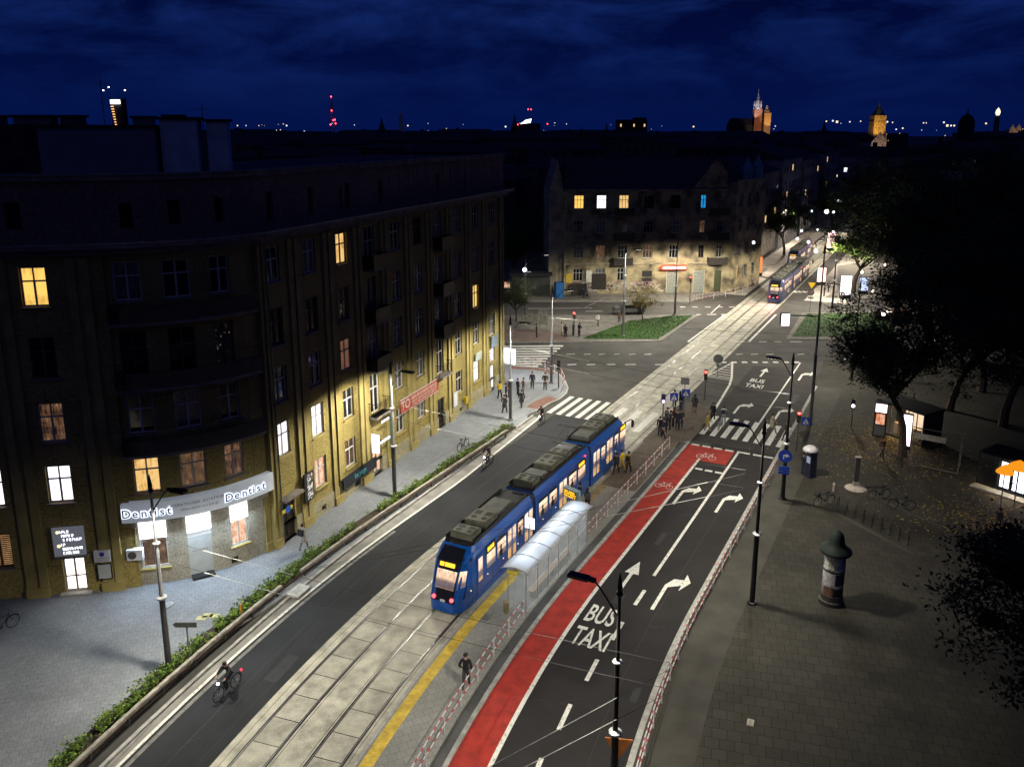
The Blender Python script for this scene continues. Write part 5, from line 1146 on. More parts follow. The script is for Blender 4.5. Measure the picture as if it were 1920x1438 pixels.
signal('dark traffic light on the left street corner',1047,727,2.9,None)
signal('small red traffic light in front of the cream doors of the corner building',1293,570,4.2)
signal('red light above the group of people on the left island',1076,628,3.,'red')
o=signobj('pedestrian_signal','pedestrian signal with a bluish white lamp beside the waiting crowd',1242,800); post(o,3.0,.05,mast); m=MB(); m.box((-.2,-.2,2.2),(.16,.05,2.95)); c=m.build('casing',mat('navy_case',(.02,.02,.09),.5),o); m=MB(); m.disc((0,-.21,2.35),.12,12); m.build('lamp',em('violet_lamp',(.5,.4,1.),8.),c)
o=signobj('pedestrian_signal','lone pedestrian signal with a white lamp on the dark plaza',1596,800); post(o,2.6,.05,mast); m=MB(); m.box((-.16,-.2,1.7),(.16,.05,2.5)); c=m.build('casing',blackm,o); m=MB(); m.disc((0,-.21,1.95),.13,12); m.build('lamp',em('white_violet_lamp',(.8,.75,1.),12.),c)
o=T('give_way_sign','orange triangular give way sign, point down, at the foot of the nearest black post','sign',(*P2(1157,1490,.12),.12),camrz(*P2(1157,1490))); post(o,2.55); m=MB(); k=.52; m.prism([(-k,0),(k,0),(0,-.9)],-.02,.02,M=Tr(0,-.1,2.6)@Rx(R(90))); p=m.build('plate',mat('orange_plate',(.36,.12,.03),.5),o)
o=signobj('direction_sign','grey pointed direction sign on a thin pole in the left hedge',357,1245,rz=R(0)); post(o,2.25); m=MB(); m.prism([(-.62,0),(-.5,.13),(.5,.13),(.5,-.13),(-.5,-.13)],-.02,.02,M=Tr(0,-.05,2.15)@Rx(R(90))); m.build('arrow_board',mat('grey_sign_board',(.10,.10,.09),.6),o)
o=T('marker_post','small orange marker post standing in the hedge','marker post',(*P2(453,1158,.2),.2)); m=MB(); m.tube([(0,0,0),(0,0,.75)],.05,8); m.build('post',mat('orange_post',(.55,.22,.02),.5),o); m=MB(); m.lathe([(.06,.75),(.065,.78),(.02,.82)],8); m.build('cap',MT['orange_post'],o)
o=signobj('warning_sign','yellow triangle above a white round speed sign at the far right corner',1518,585); post(o,4.2); m=MB(); k=.5; m.prism([(-k,0),(k,0),(0,-.85)],-.02,.02,M=Tr(0,-.1,4.2)@Rx(R(90))); m.build('triangle',em('yellow_emissive_face',(1.,.6,.02),.9),o)  # triangle emits, standing in for light sent back by the sign face
m=MB(); m.disc((0,-.1,2.8),.42,20); d=m.build('disc',mat('sign_red',(.5,.1,.04),.5),o); m=MB(); m.disc((0,-.12,2.8),.30,20); m.build('disc_face',whiteS,d); m=MB(); m.box((-.35,-.12,1.9),(.35,-.1,2.2)); m.build('plate',whiteS,o)
# advertising column
q=P2(1558,1128,.12); o=T('advertising_column','round advertising column with posters and a dark green hat-shaped roof on the plaza','advertising column',(q.x,q.y,.12)); o.scale=(.72,.72,1.)
m=MB(); m.lathe([(.92,0),(.92,.22),(.80,.26),(.80,.55)],28); m.build('base',mat('column_base',(.03,.028,.025),.5,ns=(3,.3)),o)
m=MB(); m.lathe([(.76,.55),(.76,3.05)],28); bodyc=m.build('drum',mat('poster_mix',(.42,.42,.42),.7,ns=(2.2,.5),col2=(.05,.05,.07),thr=(.38,.5),detail=5),o,smooth=True)
m=MB(); m.lathe([(.79,1.95),(.79,2.05)],28); m.build('band',blackm,o)
def cylpatch(a0,a1,z0,z1,r,n=6):
    m=MB()
    for i in range(n):
        p,q_=a0+(a1-a0)*i/n,a0+(a1-a0)*(i+1)/n; m.quad([(r*math.cos(R(p)),r*math.sin(R(p)),z0),(r*math.cos(R(q_)),r*math.sin(R(q_)),z0),(r*math.cos(R(q_)),r*math.sin(R(q_)),z1),(r*math.cos(R(p)),r*math.sin(R(p)),z1)])
    return m
pm=[mat('poster_a',(.45,.44,.38),.7,ns=(5,.5),col2=(.16,.15,.12),thr=(.4,.6)),mat('poster_b',(.20,.21,.30),.7,ns=(3,.5)),mat('poster_c',(.38,.36,.35),.7,ns=(4,.4)),mat('poster_d',(.02,.02,.035),.6),mat('poster_e',(.10,.05,.03),.6,ns=(3,.6)),mat('poster_f',(.012,.012,.014),.6)]
for a0,a1,z0,z1,i in ((195,262,2.12,3.0,0),(262,335,2.12,3.0,1),(195,258,1.15,1.92,2),(258,335,1.25,1.92,3),(258,335,1.1,1.22,2),(195,255,.58,1.1,4),(255,335,.58,1.06,5)): cylpatch(a0,a1,z0,z1,.775).build('poster',pm[i],o)
m=MB(); m.lathe([(1.12,2.98),(1.16,3.05),(1.10,3.16),(.78,3.32),(.60,3.5),(.56,3.75),(.46,4.0),(.28,4.16),(.05,4.22)],28); m.build('roof',mat('dark_green_roof',(.003,.010,.006),.75,ns=(3,.3)),o,smooth=True)
# ticket cabinet with umbrella-like top
q=P2(1519,893,.12); o=T('ticket_cabinet','dark narrow cabinet with a white domed roof on the plaza','cabinet',(q.x,q.y,.12),R(20)); o.scale=(.85,.85,1.); m=MB(); m.box((-.32,-.32,0),(.32,.32,2.05)); m.box((-.36,-.36,0),(.36,.36,.08)); m.build('casing',mat('navy_cabinet',(.012,.014,.035),.45),o)
m=MB(); m.lathe([(.62,2.03),(.65,2.1),(.6,2.22),(.35,2.38),(.05,2.42)],18,0,(-.2,0,0)); m.build('domed_roof',mat('pale_dome',(.48,.46,.47),.4,ns=(3,.1)),o,smooth=True); m=MB(); m.box((-.34,-.22,1.1),(-.325,.22,1.6)); m.build('screen',em('cabinet_screen',(.5,.6,.8),.5),o)
# plaza kiosk with lit sign, benches of the shelter
q=P2(1688,822,.12)
kio=T('kiosk','small open kiosk with glowing pink signs and a lit counter under the plaza trees','kiosk',(q.x,q.y,.12),R(-62)); 
m=MB(); m.box((-2.1,-.2,0),(2.1,2.2,.15)); m.box((-2.1,2.1,.15),(2.1,2.2,2.7)); m.box((2.0,-.2,.15),(2.1,2.1,2.7)); m.box((-2.2,-.4,2.7),(2.2,2.3,2.85)); m.build('frame',blackm,kio)
m=MB(); m.box((-.95,.3,.15),(1.5,.5,1.1)); m.build('counter',mat('kiosk_counter',(.3,.24,.18),.6),kio)
m=MB(); m.quad([(-1.2,2.08,.2),(1.9,2.08,.2),(1.9,2.08,2.6),(-1.2,2.08,2.6)]); m.build('back_wall',litmat('kiosk_glow',[(.4,.22,.1),(1.,.75,.5)],1.0,1.6,contrast=(.2,.5)),kio)
m=MB(); 
for x in (-1.1,-.3,.5,1.3,1.95): m.box((x-.03,.0,.15),(x+.03,.06,2.7))
m.box((-1.1,.0,1.35),(1.95,.05,1.4)); m.build('mullion',mat('kiosk_mullion',(.06,.04,.03),.6),kio)
l=area('kiosk_light',Matrix.Identity(4),3.,1.2,110,(1,.72,.38)); l.parent=kio; l.location=(.3,.6,2.65)
l=spot('kiosk_spill',(-.3,-.5,2.6),260,(1,.7,.32),140,.8,kio,.4); l.rotation_euler=(R(35),0,0)
vm=T('vending_machine','vending machine with a glowing pink header beside the kiosk counter','vending machine',(*P2(1648,816,.12),.12),R(-28)); m=MB(); m.box((-.5,-.4,0),(.5,.4,2.9)); m.build('casing',mat('machine_black',(.02,.015,.02),.4),vm)
m=MB(); m.box((-.42,-.43,2.15),(.42,-.40,2.85)); m.build('header',em('pink_header',(1.,.72,.85),3.2),vm); m=MB(); m.box((-.34,-.43,1.1),(.34,-.40,2.0)); m.build('screen',litmat('machine_screen',[(.25,.02,.02),(.9,.3,.12),(.9,.8,.7)],.9,4.),vm); m=MB(); m.box((-.4,-.43,.12),(.4,-.41,.95)); m.box((-.42,-.46,.85),(.42,-.43,.98)); m.build('tray',gray,vm)
tp=T('light_pylon','tall glowing pinkish white advertising pylon right of the kiosk','pylon',(*P2(1697,842,.12),.12),R(-35)); m=MB(); m.box((-.36,-.12,.0),(.36,.12,3.0)); m.build('casing',MT['machine_black'],tp); m=MB(); m.box((-.31,-.14,.35),(.31,-.12,2.9)); m.build('panel',em('pylon_glow',(1.,.82,.92),3.5),tp)
# second stall with orange parasols at the right edge
q=P2(1900,930,.12); st2=T('stall','lit stall with white glowing panels at the right edge of the plaza','stall',(q.x,q.y,.12),R(-55)); m=MB(); m.box((-2.6,0,0),(2.6,2.6,.12)); m.box((-2.6,0,2.4),(2.6,2.6,2.5)); m.box((-2.6,2.5,.12),(2.6,2.6,2.4)); 
for x in (-2.55,-1.2,.1,1.4,2.55): m.box((x-.04,0,.12),(x+.04,.08,2.4))
m.build('frame',blackm,st2); m=MB(); 
for x0,x1 in ((-1.05,-.45),(-.2,.55),(.8,1.7)): m.box((x0,.1,.35),(x1,.14,2.2))
m.build('light_panel',em('stall_panel',(.82,.86,1.),3.5),st2); m=MB(); m.box((-2.6,-.8,0),(2.6,-.02,.1)); m.build('step',concrete,st2)
l=spot('stall_spill',(0,-.8,2.4),300,(1,.78,.4),150,.8,st2,.4); l.rotation_euler=(R(30),0,0)
def parasol(label,px,py,zc,r,e):
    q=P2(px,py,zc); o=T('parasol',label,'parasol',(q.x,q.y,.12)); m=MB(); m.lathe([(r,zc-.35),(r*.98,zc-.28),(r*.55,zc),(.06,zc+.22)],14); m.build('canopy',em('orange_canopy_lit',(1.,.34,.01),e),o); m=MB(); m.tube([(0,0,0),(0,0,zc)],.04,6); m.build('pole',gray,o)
parasol('small orange glowing parasol left of the stall',1885,880,2.9,.55,.95); parasol('large orange glowing parasol over the stall front',1912,872,3.2,.75,.95)
# billboards, frames, hut on the far left
def billboard(label,px,py,w,h,mt,z0=.5):
    q=P2(px,py,.1); o=T('billboard',label,'billboard',(q.x,q.y,.1),camrz(q.x,q.y)); m=MB(); m.box((-w/2,-.05,z0),(w/2,.05,z0+h)); m.build('panel',mt,o); m=MB(); 
    for x in (-w/2+.15,w/2-.15): m.box((x-.04,.06,0),(x+.04,.12,z0+h*.8))
    m.build('leg',gray,o); return o
bb=mat('bill_poster',(.30,.29,.22),.7,ns=(3,.5),col2=(.14,.13,.1),thr=(.35,.65))
billboard('left pale poster board by the far left crossing',982,617,1.25,1.35,bb); billboard('middle pale poster board by the far left crossing',999,617,1.3,1.45,bb); billboard('taller right poster board by the far left crossing',1018,616,1.15,1.9,bb)
billboard('dark board left of the bushy tree by the far pavement',1122,560,2.2,2.4,mat('brown_board',(.03,.025,.02),.7),1.4); billboard('dark low board on the graffiti wall pavement',1085,556,2.4,1.8,MT['brown_board'],.2)
q=P2(1012,555,.1); o=T('hut','low dark flat-roofed hut left of the blackened building','hut',(q.x,q.y,.1),0); m=MB(); m.box((-4.3,0,0),(1.6,4,3.2)); m.build('wall',mat('hut_wall',(.045,.05,.045),.8,ns=(1,.3)),o); m=MB(); m.box((-4.6,-.5,3.2),(1.9,4.3,3.5)); m.build('roof',roofm,o)
m=MB(); m.box((-6.,-.2,1.3),(-4.6,-.1,2.2)); m.build('shop_window',LIT['shop'],o); 
q=P2(980,560,.1); lampmast('small lamp with bluish white glow beside the hut',(q.x,q.y),4.3,(1,0),0,mast,arm=.3); 
o=T('globe_lamp','bluish white globe lamp by the hut door','lamp',(q.x+.3,q.y-.3,.1)); m=MB(); m.tube([(0,0,0),(0,0,4.2)],.04,6); m.build('post',gray,o); m=MB(); m.lathe([(.05,4.15),(.25,4.3),(.3,4.5),(.22,4.7),(.03,4.8)],12); m.build('globe',em('globe_blue_white',(.8,.9,1.),9.),o)
q=P2(1048,558,.1); o=T('portable_toilet','blue portable toilet cabin beside the hut','portable toilet',(q.x,q.y,.1),R(10)); m=MB(); m.box((-.65,-.6,0),(.65,.6,2.25)); m.box((-.6,-.55,2.25),(.6,.55,2.4)); m.build('cabin',mat('toilet_blue',(.01,.09,.28),.5),o); m=MB(); m.box((-.42,-.63,.15),(.42,-.6,2.1)); m.build('door',mat('toilet_blue2',(.015,.12,.34),.5),o)
q=P2(1750,880,.12); o=T('market_frame','empty metal market frame with a pale sign strip on the dark plaza','stall frame',(q.x,q.y,.12),R(-33)); m=MB()
for x in (-1.6,1.6):
    for y in (0,1.6): m.tube([(x,y,0),(x,y,2.5)],.035,6)
m.tube([(-1.6,0,2.5),(1.6,0,2.5),(1.6,1.6,2.5),(-1.6,1.6,2.5),(-1.6,0,2.5)],.035,6); m.tube([(-1.6,0,.05),(1.6,0,.05)],.04,6); m.build('frame',mat('frame_grey',(.14,.13,.12),.6),o); m=MB(); m.box((-1.5,-.06,2.2),(.6,-.03,2.65)); m.build('sign_strip',mat('strip_pale',(.42,.40,.33),.6),o)
q=P2(1604,915,.12); o=T('info_pillar','narrow dark information pillar on a pale stone foot on the plaza','pillar',(q.x,q.y,.12),R(-10)); m=MB(); m.box((-.16,-.08,.5),(.16,.08,2.3)); m.build('panel',mat('pillar_dark',(.05,.045,.05),.4),o); m=MB(); m.box((-.2,-.11,2.3),(.2,.11,2.4)); m.box((-.2,-.11,.2),(.2,.11,.5)); m.lathe([(.75,0),(.6,.08),(.2,.2)],12); m.build('foot',mat('pale_stone',(.42,.36,.30),.8),o)
o=T('bollard','small pale bollard left of the information pillar','bollard',(*P2(1563,921,.12),.12)); m=MB(); m.lathe([(.08,0),(.08,.5),(.1,.55),(.05,.65)],10); m.build('body',MT['pale_stone'],o)
# manhole covers and tactile tiles
for px,py,lab,w_,cl in ((912,1157,'square steel cover in the platform paving',.55,(.14,.14,.13)),(315,1135,'pale square cover on the pavement before the dentist',.6,(.26,.26,.26)),(1407,1355,'small pale rectangular cover in the dark plaza slabs',.4,(.36,.33,.26)),(559,1109,'pale concrete pad between the hedge rails',1.2,(.40,.40,.38))):
    q=P2(px,py,.13); o=T('ground_cover',lab,'manhole cover',(q.x,q.y,.12),hd(-10)); m=MB(); z1=.06 if w_<1 else .12; m.box((-w_/2,-w_/2*.7,-.02),(w_/2,w_/2*.7,z1)); m.build('plate',mat('cover_%d'%px,cl,.7,ns=(6,.2)),o); m=MB(); m.box((-w_*.3,-w_*.2,z1),(w_*.3,w_*.2,z1+.006)); m.build('inset',mat('cover_inset_%d'%px,tuple(c*.85 for c in cl),.7),o)
m=MB()
for px,py in ((378,1158),(390,1153),(402,1154)): q=P2(px,py,.124); m.box((q.x-.25,q.y-.2,.118),(q.x+.25,q.y+.2,.126))
m.build('yellow_tiles_pavement',mat('pale_yellow',(.42,.40,.2),.8))['kind']='structure'
# guard beam along the hedge
gb=mat('weathered_timber',(.30,.27,.22),.75,ns=(3,.4)); 
for a_,b_,lab in ((-55,-8.9,'low grey guard rail along the near part of the left hedge'),(-7.3,17.5,'low grey guard rail along the far part of the left hedge')):
    o=T('guard_rail',lab,'guard rail'); m=MB(); kerbrib(m,a_,b_,-7.80,-7.62,.50,.64); m.build('beam',gb,o); m=MB()
    for s_ in srange(a_+.3,b_-.3,2.0): q=S(s_,-7.71); m.box((q.x-.05,q.y-.05,.1),(q.x+.05,q.y+.05,.5))
    m.build('post',mat('rail_post',(.07,.06,.05),.7),o)
# ================================================================= hedge along the left pavement
def leafm(name,c,c2=None):
    m=mat(name,c,.75,ns=(1.5,.45),spec=.25); return m
hl=[leafm('hedge_leaf',(.09,.16,.02)),leafm('hedge_leaf_light',(.20,.28,.035)),leafm('hedge_leaf_dark',(.03,.055,.015))]
rnd=random.Random(11)
hb=T('hedge','low leafy green hedge strip between the left pavement and the bicycle gutter','hedge'); m=MB(); stm=MB()
s_=-40.
while s_<19:
    near=s_<-5; t=rnd.uniform(-8.8,-8.05); c=S(s_,t); hh=rnd.uniform(.3,.6)*(1 if near else .9); dens=math.sin(s_*1.3)*.5+.5
    gap=(-1.5<s_<.5) or (math.sin(s_*.9+1)>.92)
    if not gap or rnd.random()<.25:
        for k in range(36 if near else 20):
            a=rnd.uniform(0,6.28); r_=rnd.gauss(0,.17); x=c.x+math.cos(a)*r_; y=c.y+math.sin(a)*r_; z=.2+hh*rnd.random()**.6; w=rnd.uniform(.04,.085); e=rnd.uniform(0,6.28); tx,ty=math.cos(e)*w,math.sin(e)*w; tz=rnd.uniform(-.05,.05)
            m.quad([(x-tx,y-ty,z),(x+ty*.5,y-tx*.5,z+tz),(x+tx,y+ty,z+.02),(x-ty*.5,y+tx*.5,z-tz)],rnd.choice((0,0,1,2)))
        stm.tube([(c.x,c.y,.18),(c.x+rnd.uniform(-.1,.1),c.y+rnd.uniform(-.1,.1),.2+hh*.8)],.012,3)
    s_+=.085 if near else .09
m.build('foliage',hl,hb); stm.build('stem',mat('twig',(.05,.035,.02),.9),hb)
# ================================================================= people
def skinmesh(name,verts,edges,tags,sub=1,head=None):
    """verts: {name:(pos,(rx,ry))}; edges: [(a,b,matindex)]"""
    names=list(verts); idx={n:i for i,n in enumerate(names)}
    me=bpy.data.meshes.new(name); me.from_pydata([verts[n][0] for n in names],[(idx[a],idx[b]) for a,b,_ in edges],[])
    o=bpy.data.objects.new(name,me); sc.collection.objects.link(o); sk=o.modifiers.new('s','SKIN'); sk.use_smooth_shade=True; sk.branch_smoothing=.4
    for n,i in idx.items():
        r=verts[n][1]; me.skin_vertices[0].data[i].radius=r if isinstance(r,tuple) else (r,r); me.skin_vertices[0].data[i].use_root=(n=='pelvis')
    su=o.modifiers.new('u','SUBSURF'); su.levels=sub; su.render_levels=sub
    dg=bpy.context.evaluated_depsgraph_get(); dg.update(); out=bpy.data.meshes.new_from_object(o.evaluated_get(dg)); out.name=name
    bpy.data.objects.remove(o); bpy.data.meshes.remove(me)
    segs=[(Vector(verts[a][0]),Vector(verts[b][0]),mi) for a,b,mi in edges]
    out.materials.clear()
    for k in range(4): out.materials.append(None)
    for p in out.polygons:
        c=p.center; best=None
        for a,b,mi in segs:
            d=b-a; t=max(0,min(1,(c-a).dot(d)/max(d.length_squared,1e-9))); dd=(c-a-d*t).length
            if best is None or dd<best[0]: best=(dd,mi)
        p.material_index=best[1]
    return out
def figure(name,legs='stand',arms='down',lean=0.,ride=False,coat=0.,k=1.):
    """faces +y; material slots: skin, jacket, trousers, shoes"""
    V={}; E=[]
    hipz=.93 if not ride else .98; ly=math.sin(lean); 
    def sp(z,x=0,y=0): # torso point with lean about the hips
        h=z-hipz; return (x, y+h*math.sin(lean), hipz+h*math.cos(lean))
    V['pelvis']=((0,0,hipz),(.165,.125)); V['waist']=(sp(1.12),(.155,.12)); V['chest']=(sp(1.32),(.18,.135)); V['collar']=(sp(1.45),(.10,.085)); V['neck']=(sp(1.51),(.052,.055)); V['chin']=(sp(1.58,0,.02),(.062,.07)); V['crown']=(sp(1.68,0,.01),(.078,.09))
    V['nose']=(sp(1.60,0,.10),(.014,.014))
    E+=[('pelvis','waist',1),('waist','chest',1),('chest','collar',1),('collar','neck',0),('neck','chin',0),('chin','crown',0),('chin','nose',0)]
    for s in (-1,1):
        q='l' if s<0 else 'r'
        if ride: kn=(.11*s,.40 if s<0 else .34,.84 if s<0 else .60); an=(.10*s,.26 if s<0 else .14,.46 if s<0 else .20); 
        elif legs=='walk': 
            f=.24*s; kn=(.09*s,f*.55+.06,.50); an=(.085*s,f*1.15-.02,.10 if s>0 else .16)
        elif legs=='stride': f=.34*s; kn=(.09*s,f*.6+.05,.51); an=(.08*s,f*1.2-.05,.10 if s>0 else .2)
        else: kn=(.10*s,.02,.50); an=(.11*s,-.01,.09)
        V['hip'+q]=((.085*s,0,hipz-.05),(.108,.11)); V['knee'+q]=(kn,(.074,.078)); V['ankle'+q]=(an,(.054,.058)); V['toe'+q]=((an[0]+.015*s,an[1]+.16,max(.045,an[2]-.05)),(.038,.030)); V['heel'+q]=((an[0],an[1]-.03,max(.04,an[2]-.05)),(.036,.032))
        E+=[('pelvis','hip'+q,2),('hip'+q,'knee'+q,2),('knee'+q,'ankle'+q,2),('ankle'+q,'toe'+q,3),('ankle'+q,'heel'+q,3)]
        sh=sp(1.42,.175*s); 
        if arms=='down': el=sp(1.15,.235*s,-.03+(.10*-s if legs in('walk','stride') else 0)); wr=sp(.92,.25*s,.04+(.2*-s if legs in('walk','stride') else 0))
        elif arms=='pocket': el=sp(1.17,.285*s,-.10); wr=sp(1.0,.19*s,.06)
        elif arms=='phone': el=sp(1.16,.235*s,.0); wr=sp(1.25 if s>0 else .95,.12*s if s>0 else .24*s,.25 if s>0 else .05)
        elif arms=='back': el=sp(1.17,.27*s,-.06); wr=sp(.98,.15*s,-.10) if s<0 else sp(.95,.26*s,.02)
        elif arms=='bars': el=sp(1.2,.25*s,.20); wr=sp(1.15,.24*s,.45); 
        elif arms=='shoulder': el=sp(1.2,.28*s,.0); wr=sp(1.35,.17*s,.15)
        if ride: el=(.27*s,.36,1.22); wr=(.25*s,.56,1.10)
        V['sh'+q]=(sh,(.082,.082)); V['el'+q]=(el,(.062,.062)); V['wr'+q]=(wr,(.042,.045)); 
        wv=Vector(wr); d=(wv-Vector(el)).normalized(); V['palm'+q]=(tuple(wv+d*.07),(.036,.018)); E+=[('collar','sh'+q,1),('sh'+q,'el'+q,1),('el'+q,'wr'+q,1),('wr'+q,'palm'+q,0)]
        sd=d.cross(Vector((0,0,1))); sd=sd.normalized() if sd.length>.1 else Vector((0,1,0)); 
        for i,(off,ln) in enumerate(((-.030,.055),(-.010,.075),(.010,.08),(.030,.065))):
            n='f%d%s'%(i,q); V[n]=(tuple(wv+d*(.085+ln)+sd*off+Vector((-.015*s,.012,0))),(.009,.009)); E.append(('palm'+q,n,0))
        V['th'+q]=(tuple(wv+d*.07-sd*.06+Vector((0,.03,0))),(.010,.010)); E.append(('wr'+q,'th'+q,0))
    me=skinmesh(name,V,E,None)
    hc=sp(1.665,0,-.005); return me,hc,sp
HT=[('short_hair',.098,.0),('long_hair',.105,.22),('cap',.108,0),('hood',.12,.1)]
FIG={}
for n,kw in {'stand':dict(),'walk':dict(legs='walk'),'stride':dict(legs='stride'),'pocket':dict(arms='pocket'),'phone':dict(arms='phone'),'back':dict(arms='back',legs='walk'),'walkpocket':dict(legs='walk',arms='pocket'),'ride':dict(ride=True,lean=.48),'push':dict(legs='walk',arms='bars')}.items(): FIG[n]=figure('person_'+n,**kw)
skinM=mat('skin',(.42,.25,.17),.6,ns=(6,.1)); CM={}
def cl(c): 
    k='cloth_%02d_%02d_%02d'%tuple(int(x*100) for x in c)
    return mat(k,c,.85,ns=(14,.35),bump=(40,.3))
BK=(.014,.014,.018); NVY=(.015,.02,.05); GR=(.10,.10,.11); DK=(.03,.028,.03); BRN=(.09,.05,.03); YEL=(.62,.45,.02); OLV=(.05,.055,.03); CRM=(.42,.36,.27); WHT=(.55,.52,.5); JN=(.03,.045,.09); TAN=(.22,.15,.09); LG=(.3,.3,.31)
def person(label,pos,face,fig='stand',jacket=BK,trousers=BK,hair='short',hc=(.03,.02,.015),h=1.,coat=False,group=None,shoes=(.02,.02,.02),bag=None,z=None):
    """pos world xy(z), face: world heading angle the person looks towards"""
    me,hp,sp=FIG[fig]
    if fig=='ride': pos=(pos[0]-.22*math.cos(face),pos[1]-.22*math.sin(face),pos[2]-.0)
    o=T('person',label,'person',pos,face-R(90),group); o.scale=(h,h,h)
    b=inst('body',me,o,Matrix.Identity(4),[skinM,cl(jacket),cl(trousers),cl(shoes)])
    m=MB(); hx,hy,hz=hp
    if hair in('short','bun','long'):
        m.lathe([(.055,-.075),(.096,-.03),(.102,.03),(.085,.085),(.045,.115),(.005,.12)],12,0,(hx,hy-.022,hz+.0))
        if hair=='long': m.lathe([(.06,-.30),(.10,-.22),(.105,-.02),(.06,.02)],10,0,(hx,hy-.05,hz))
        nm='hair'; mt_=cl(hc)
    elif hair=='cap':
        m.lathe([(.10,0),(.112,.03),(.095,.09),(.04,.12),(.005,.125)],12,0,(hx,hy-.01,hz-.01)); m.box((hx-.075,hy+.06,hz+.01),(hx+.075,hy+.17,hz+.03)); nm='cap'; mt_=cl(hc)
    else: m.lathe([(.09,-.14),(.12,-.06),(.125,.03),(.09,.11),(.01,.14)],12,0,(hx,hy-.03,hz)); nm='hood'; mt_=cl(jacket)
    m.build(nm,mt_,o,smooth=True)
    if coat:
        m=MB(); k=[]; pr=[(.235,.60),(.225,.75),(.195,.95),(.185,1.1)]
        n=14
        for r_,zz in pr:
            for j in range(n): a=2*math.pi*j/n; m.v.append((r_*math.cos(a),r_*.72*math.sin(a),zz))
        for i in range(3):
            for j in range(n): a=i*n+j; c=i*n+(j+1)%n; m.f.append((a,c,c+n,a+n)); m.m.append(0)
        m.f.append(tuple(3*n+j for j in range(n))); m.m.append(0)
        m.build('coat_skirt',cl(jacket),o,smooth=True)
    if bag: m=MB(); m.box((-.16,-.30,1.08),(.16,-.14,1.45)); m.build('backpack',cl(bag),o)
    return o
hs=lambda s:hd(s)
def at(px,py,z=.12): q=P2(px,py,z); return (q.x,q.y,z)
UP=hd(5); DN=hd(5)+math.pi; RT=UP-R(90); LF=UP+R(90)
person('man in a dark cap and black jacket walking alone down the platform',at(874,1290,.15),R(80),'walkpocket',BK,(.07,.068,.065),'cap',(.02,.02,.02),1.03)
person('person in a blurred grey coat walking on the left pavement by the dark front door',at(570,1032),UP,'walk',(.26,.25,.23),(.14,.13,.12),'short',coat=True,bag=BK)
person('woman with long hair and grey jacket on the platform behind the display',at(1101,960,.15),UP,'walk',GR,BK,'long')
person('tall person in black boarding beside the tram near the display',at(1086,950,.15),LF,'stand',BK,BK)
person('person in a dark coat beside the tram door in the middle of the platform',at(1155,890,.15),UP,'stride',DK,BK)
person('person in a yellow patterned jacket with a black bag walking up the platform',at(1178,888,.15),UP,'walk',(.24,.18,.04),BK,'short',bag=BK)
person('person in a bright yellow jacket stepping off the tram door',at(1166,882,.15),RT,'walk',(.75,.50,.03),(.5,.34,.04),'short',h=.93)
# crowd on the refuge
crowd=[(1237,818,'stand',BK,JN,'dark jacket and blue jeans at the left of the waiting crowd'),(1247,812,'pocket',DK,BK,'hooded dark jacket behind the waiting crowd'),(1244,822,'back',NVY,BK,'navy jacket at the front of the waiting crowd'),(1256,806,'stand',BK,BK,'all black clothes under the pedestrian signal'),(1262,800,'pocket',(.05,.02,.02),BK,'maroon jacket between the two blue crossing signs'),(1250,800,'phone',GR,DK,'grey jacket looking at a phone in the waiting crowd'),(1270,805,'stand',NVY,BK,'long navy coat at the right of the waiting crowd'),(1276,804,'pocket',DK,DK,'black coat standing apart beside the railing end')]
for i,(x,y,f,j,t,l) in enumerate(crowd): person('person in '+l,at(x,y,.15),R(70)+i*.5,f,j,t,'hood' if 'hood' in l else ('long' if i%3==1 else 'short'),coat='coat' in l)
person('person in dark blue jacket behind the left blue crossing sign',at(1264,765,.14),UP,'stand',NVY,BK); person('couple member in black behind the square sign post',at(1275,768,.14),RT,'stand',BK,BK,'long'); person('second couple member in dark blue by the square sign post',at(1279,770,.14),LF,'pocket',NVY,JN)
person('person in a long dark coat with pale legs waiting on the refuge',at(1302,774,.14),UP,'stand',DK,TAN,'hood',coat=True)
person('woman with red-brown hair and yellow coat on the crosswalk left end',at(1326,810,.02),RT,'walk',(.36,.26,.07),TAN,'bun',(.2,.05,.02),coat=True)
person('slim person in black stepping over the crosswalk',at(1336,790,.02),UP,'stride',BK,BK); person('person in white top with a dark backpack walking a pale bicycle over the crosswalk',at(1356,797,.02),UP,'push',WHT,LG,'short',bag=NVY)
person('blurred person in cream coat striding over the right half of the crosswalk',at(1447,812,.02),RT,'stride',CRM,(.2,.17,.12),'short',coat=True); person('person in black behind the blue arrow sign post at the crosswalk end',at(1473,828,.12),LF,'walkpocket',BK,DK)
person('person in dark clothes using the narrow cabinet on the plaza',at(1504,890),R(10),'phone',BK,NVY)
person('lone person in dark jacket walking in front of the lit kiosk',at(1653,860),R(-70),'walkpocket',BRN,DK); person('person in dark jacket crossing the leaves by the right stall',at(1869,1000),R(200),'walk',BK,BRN)
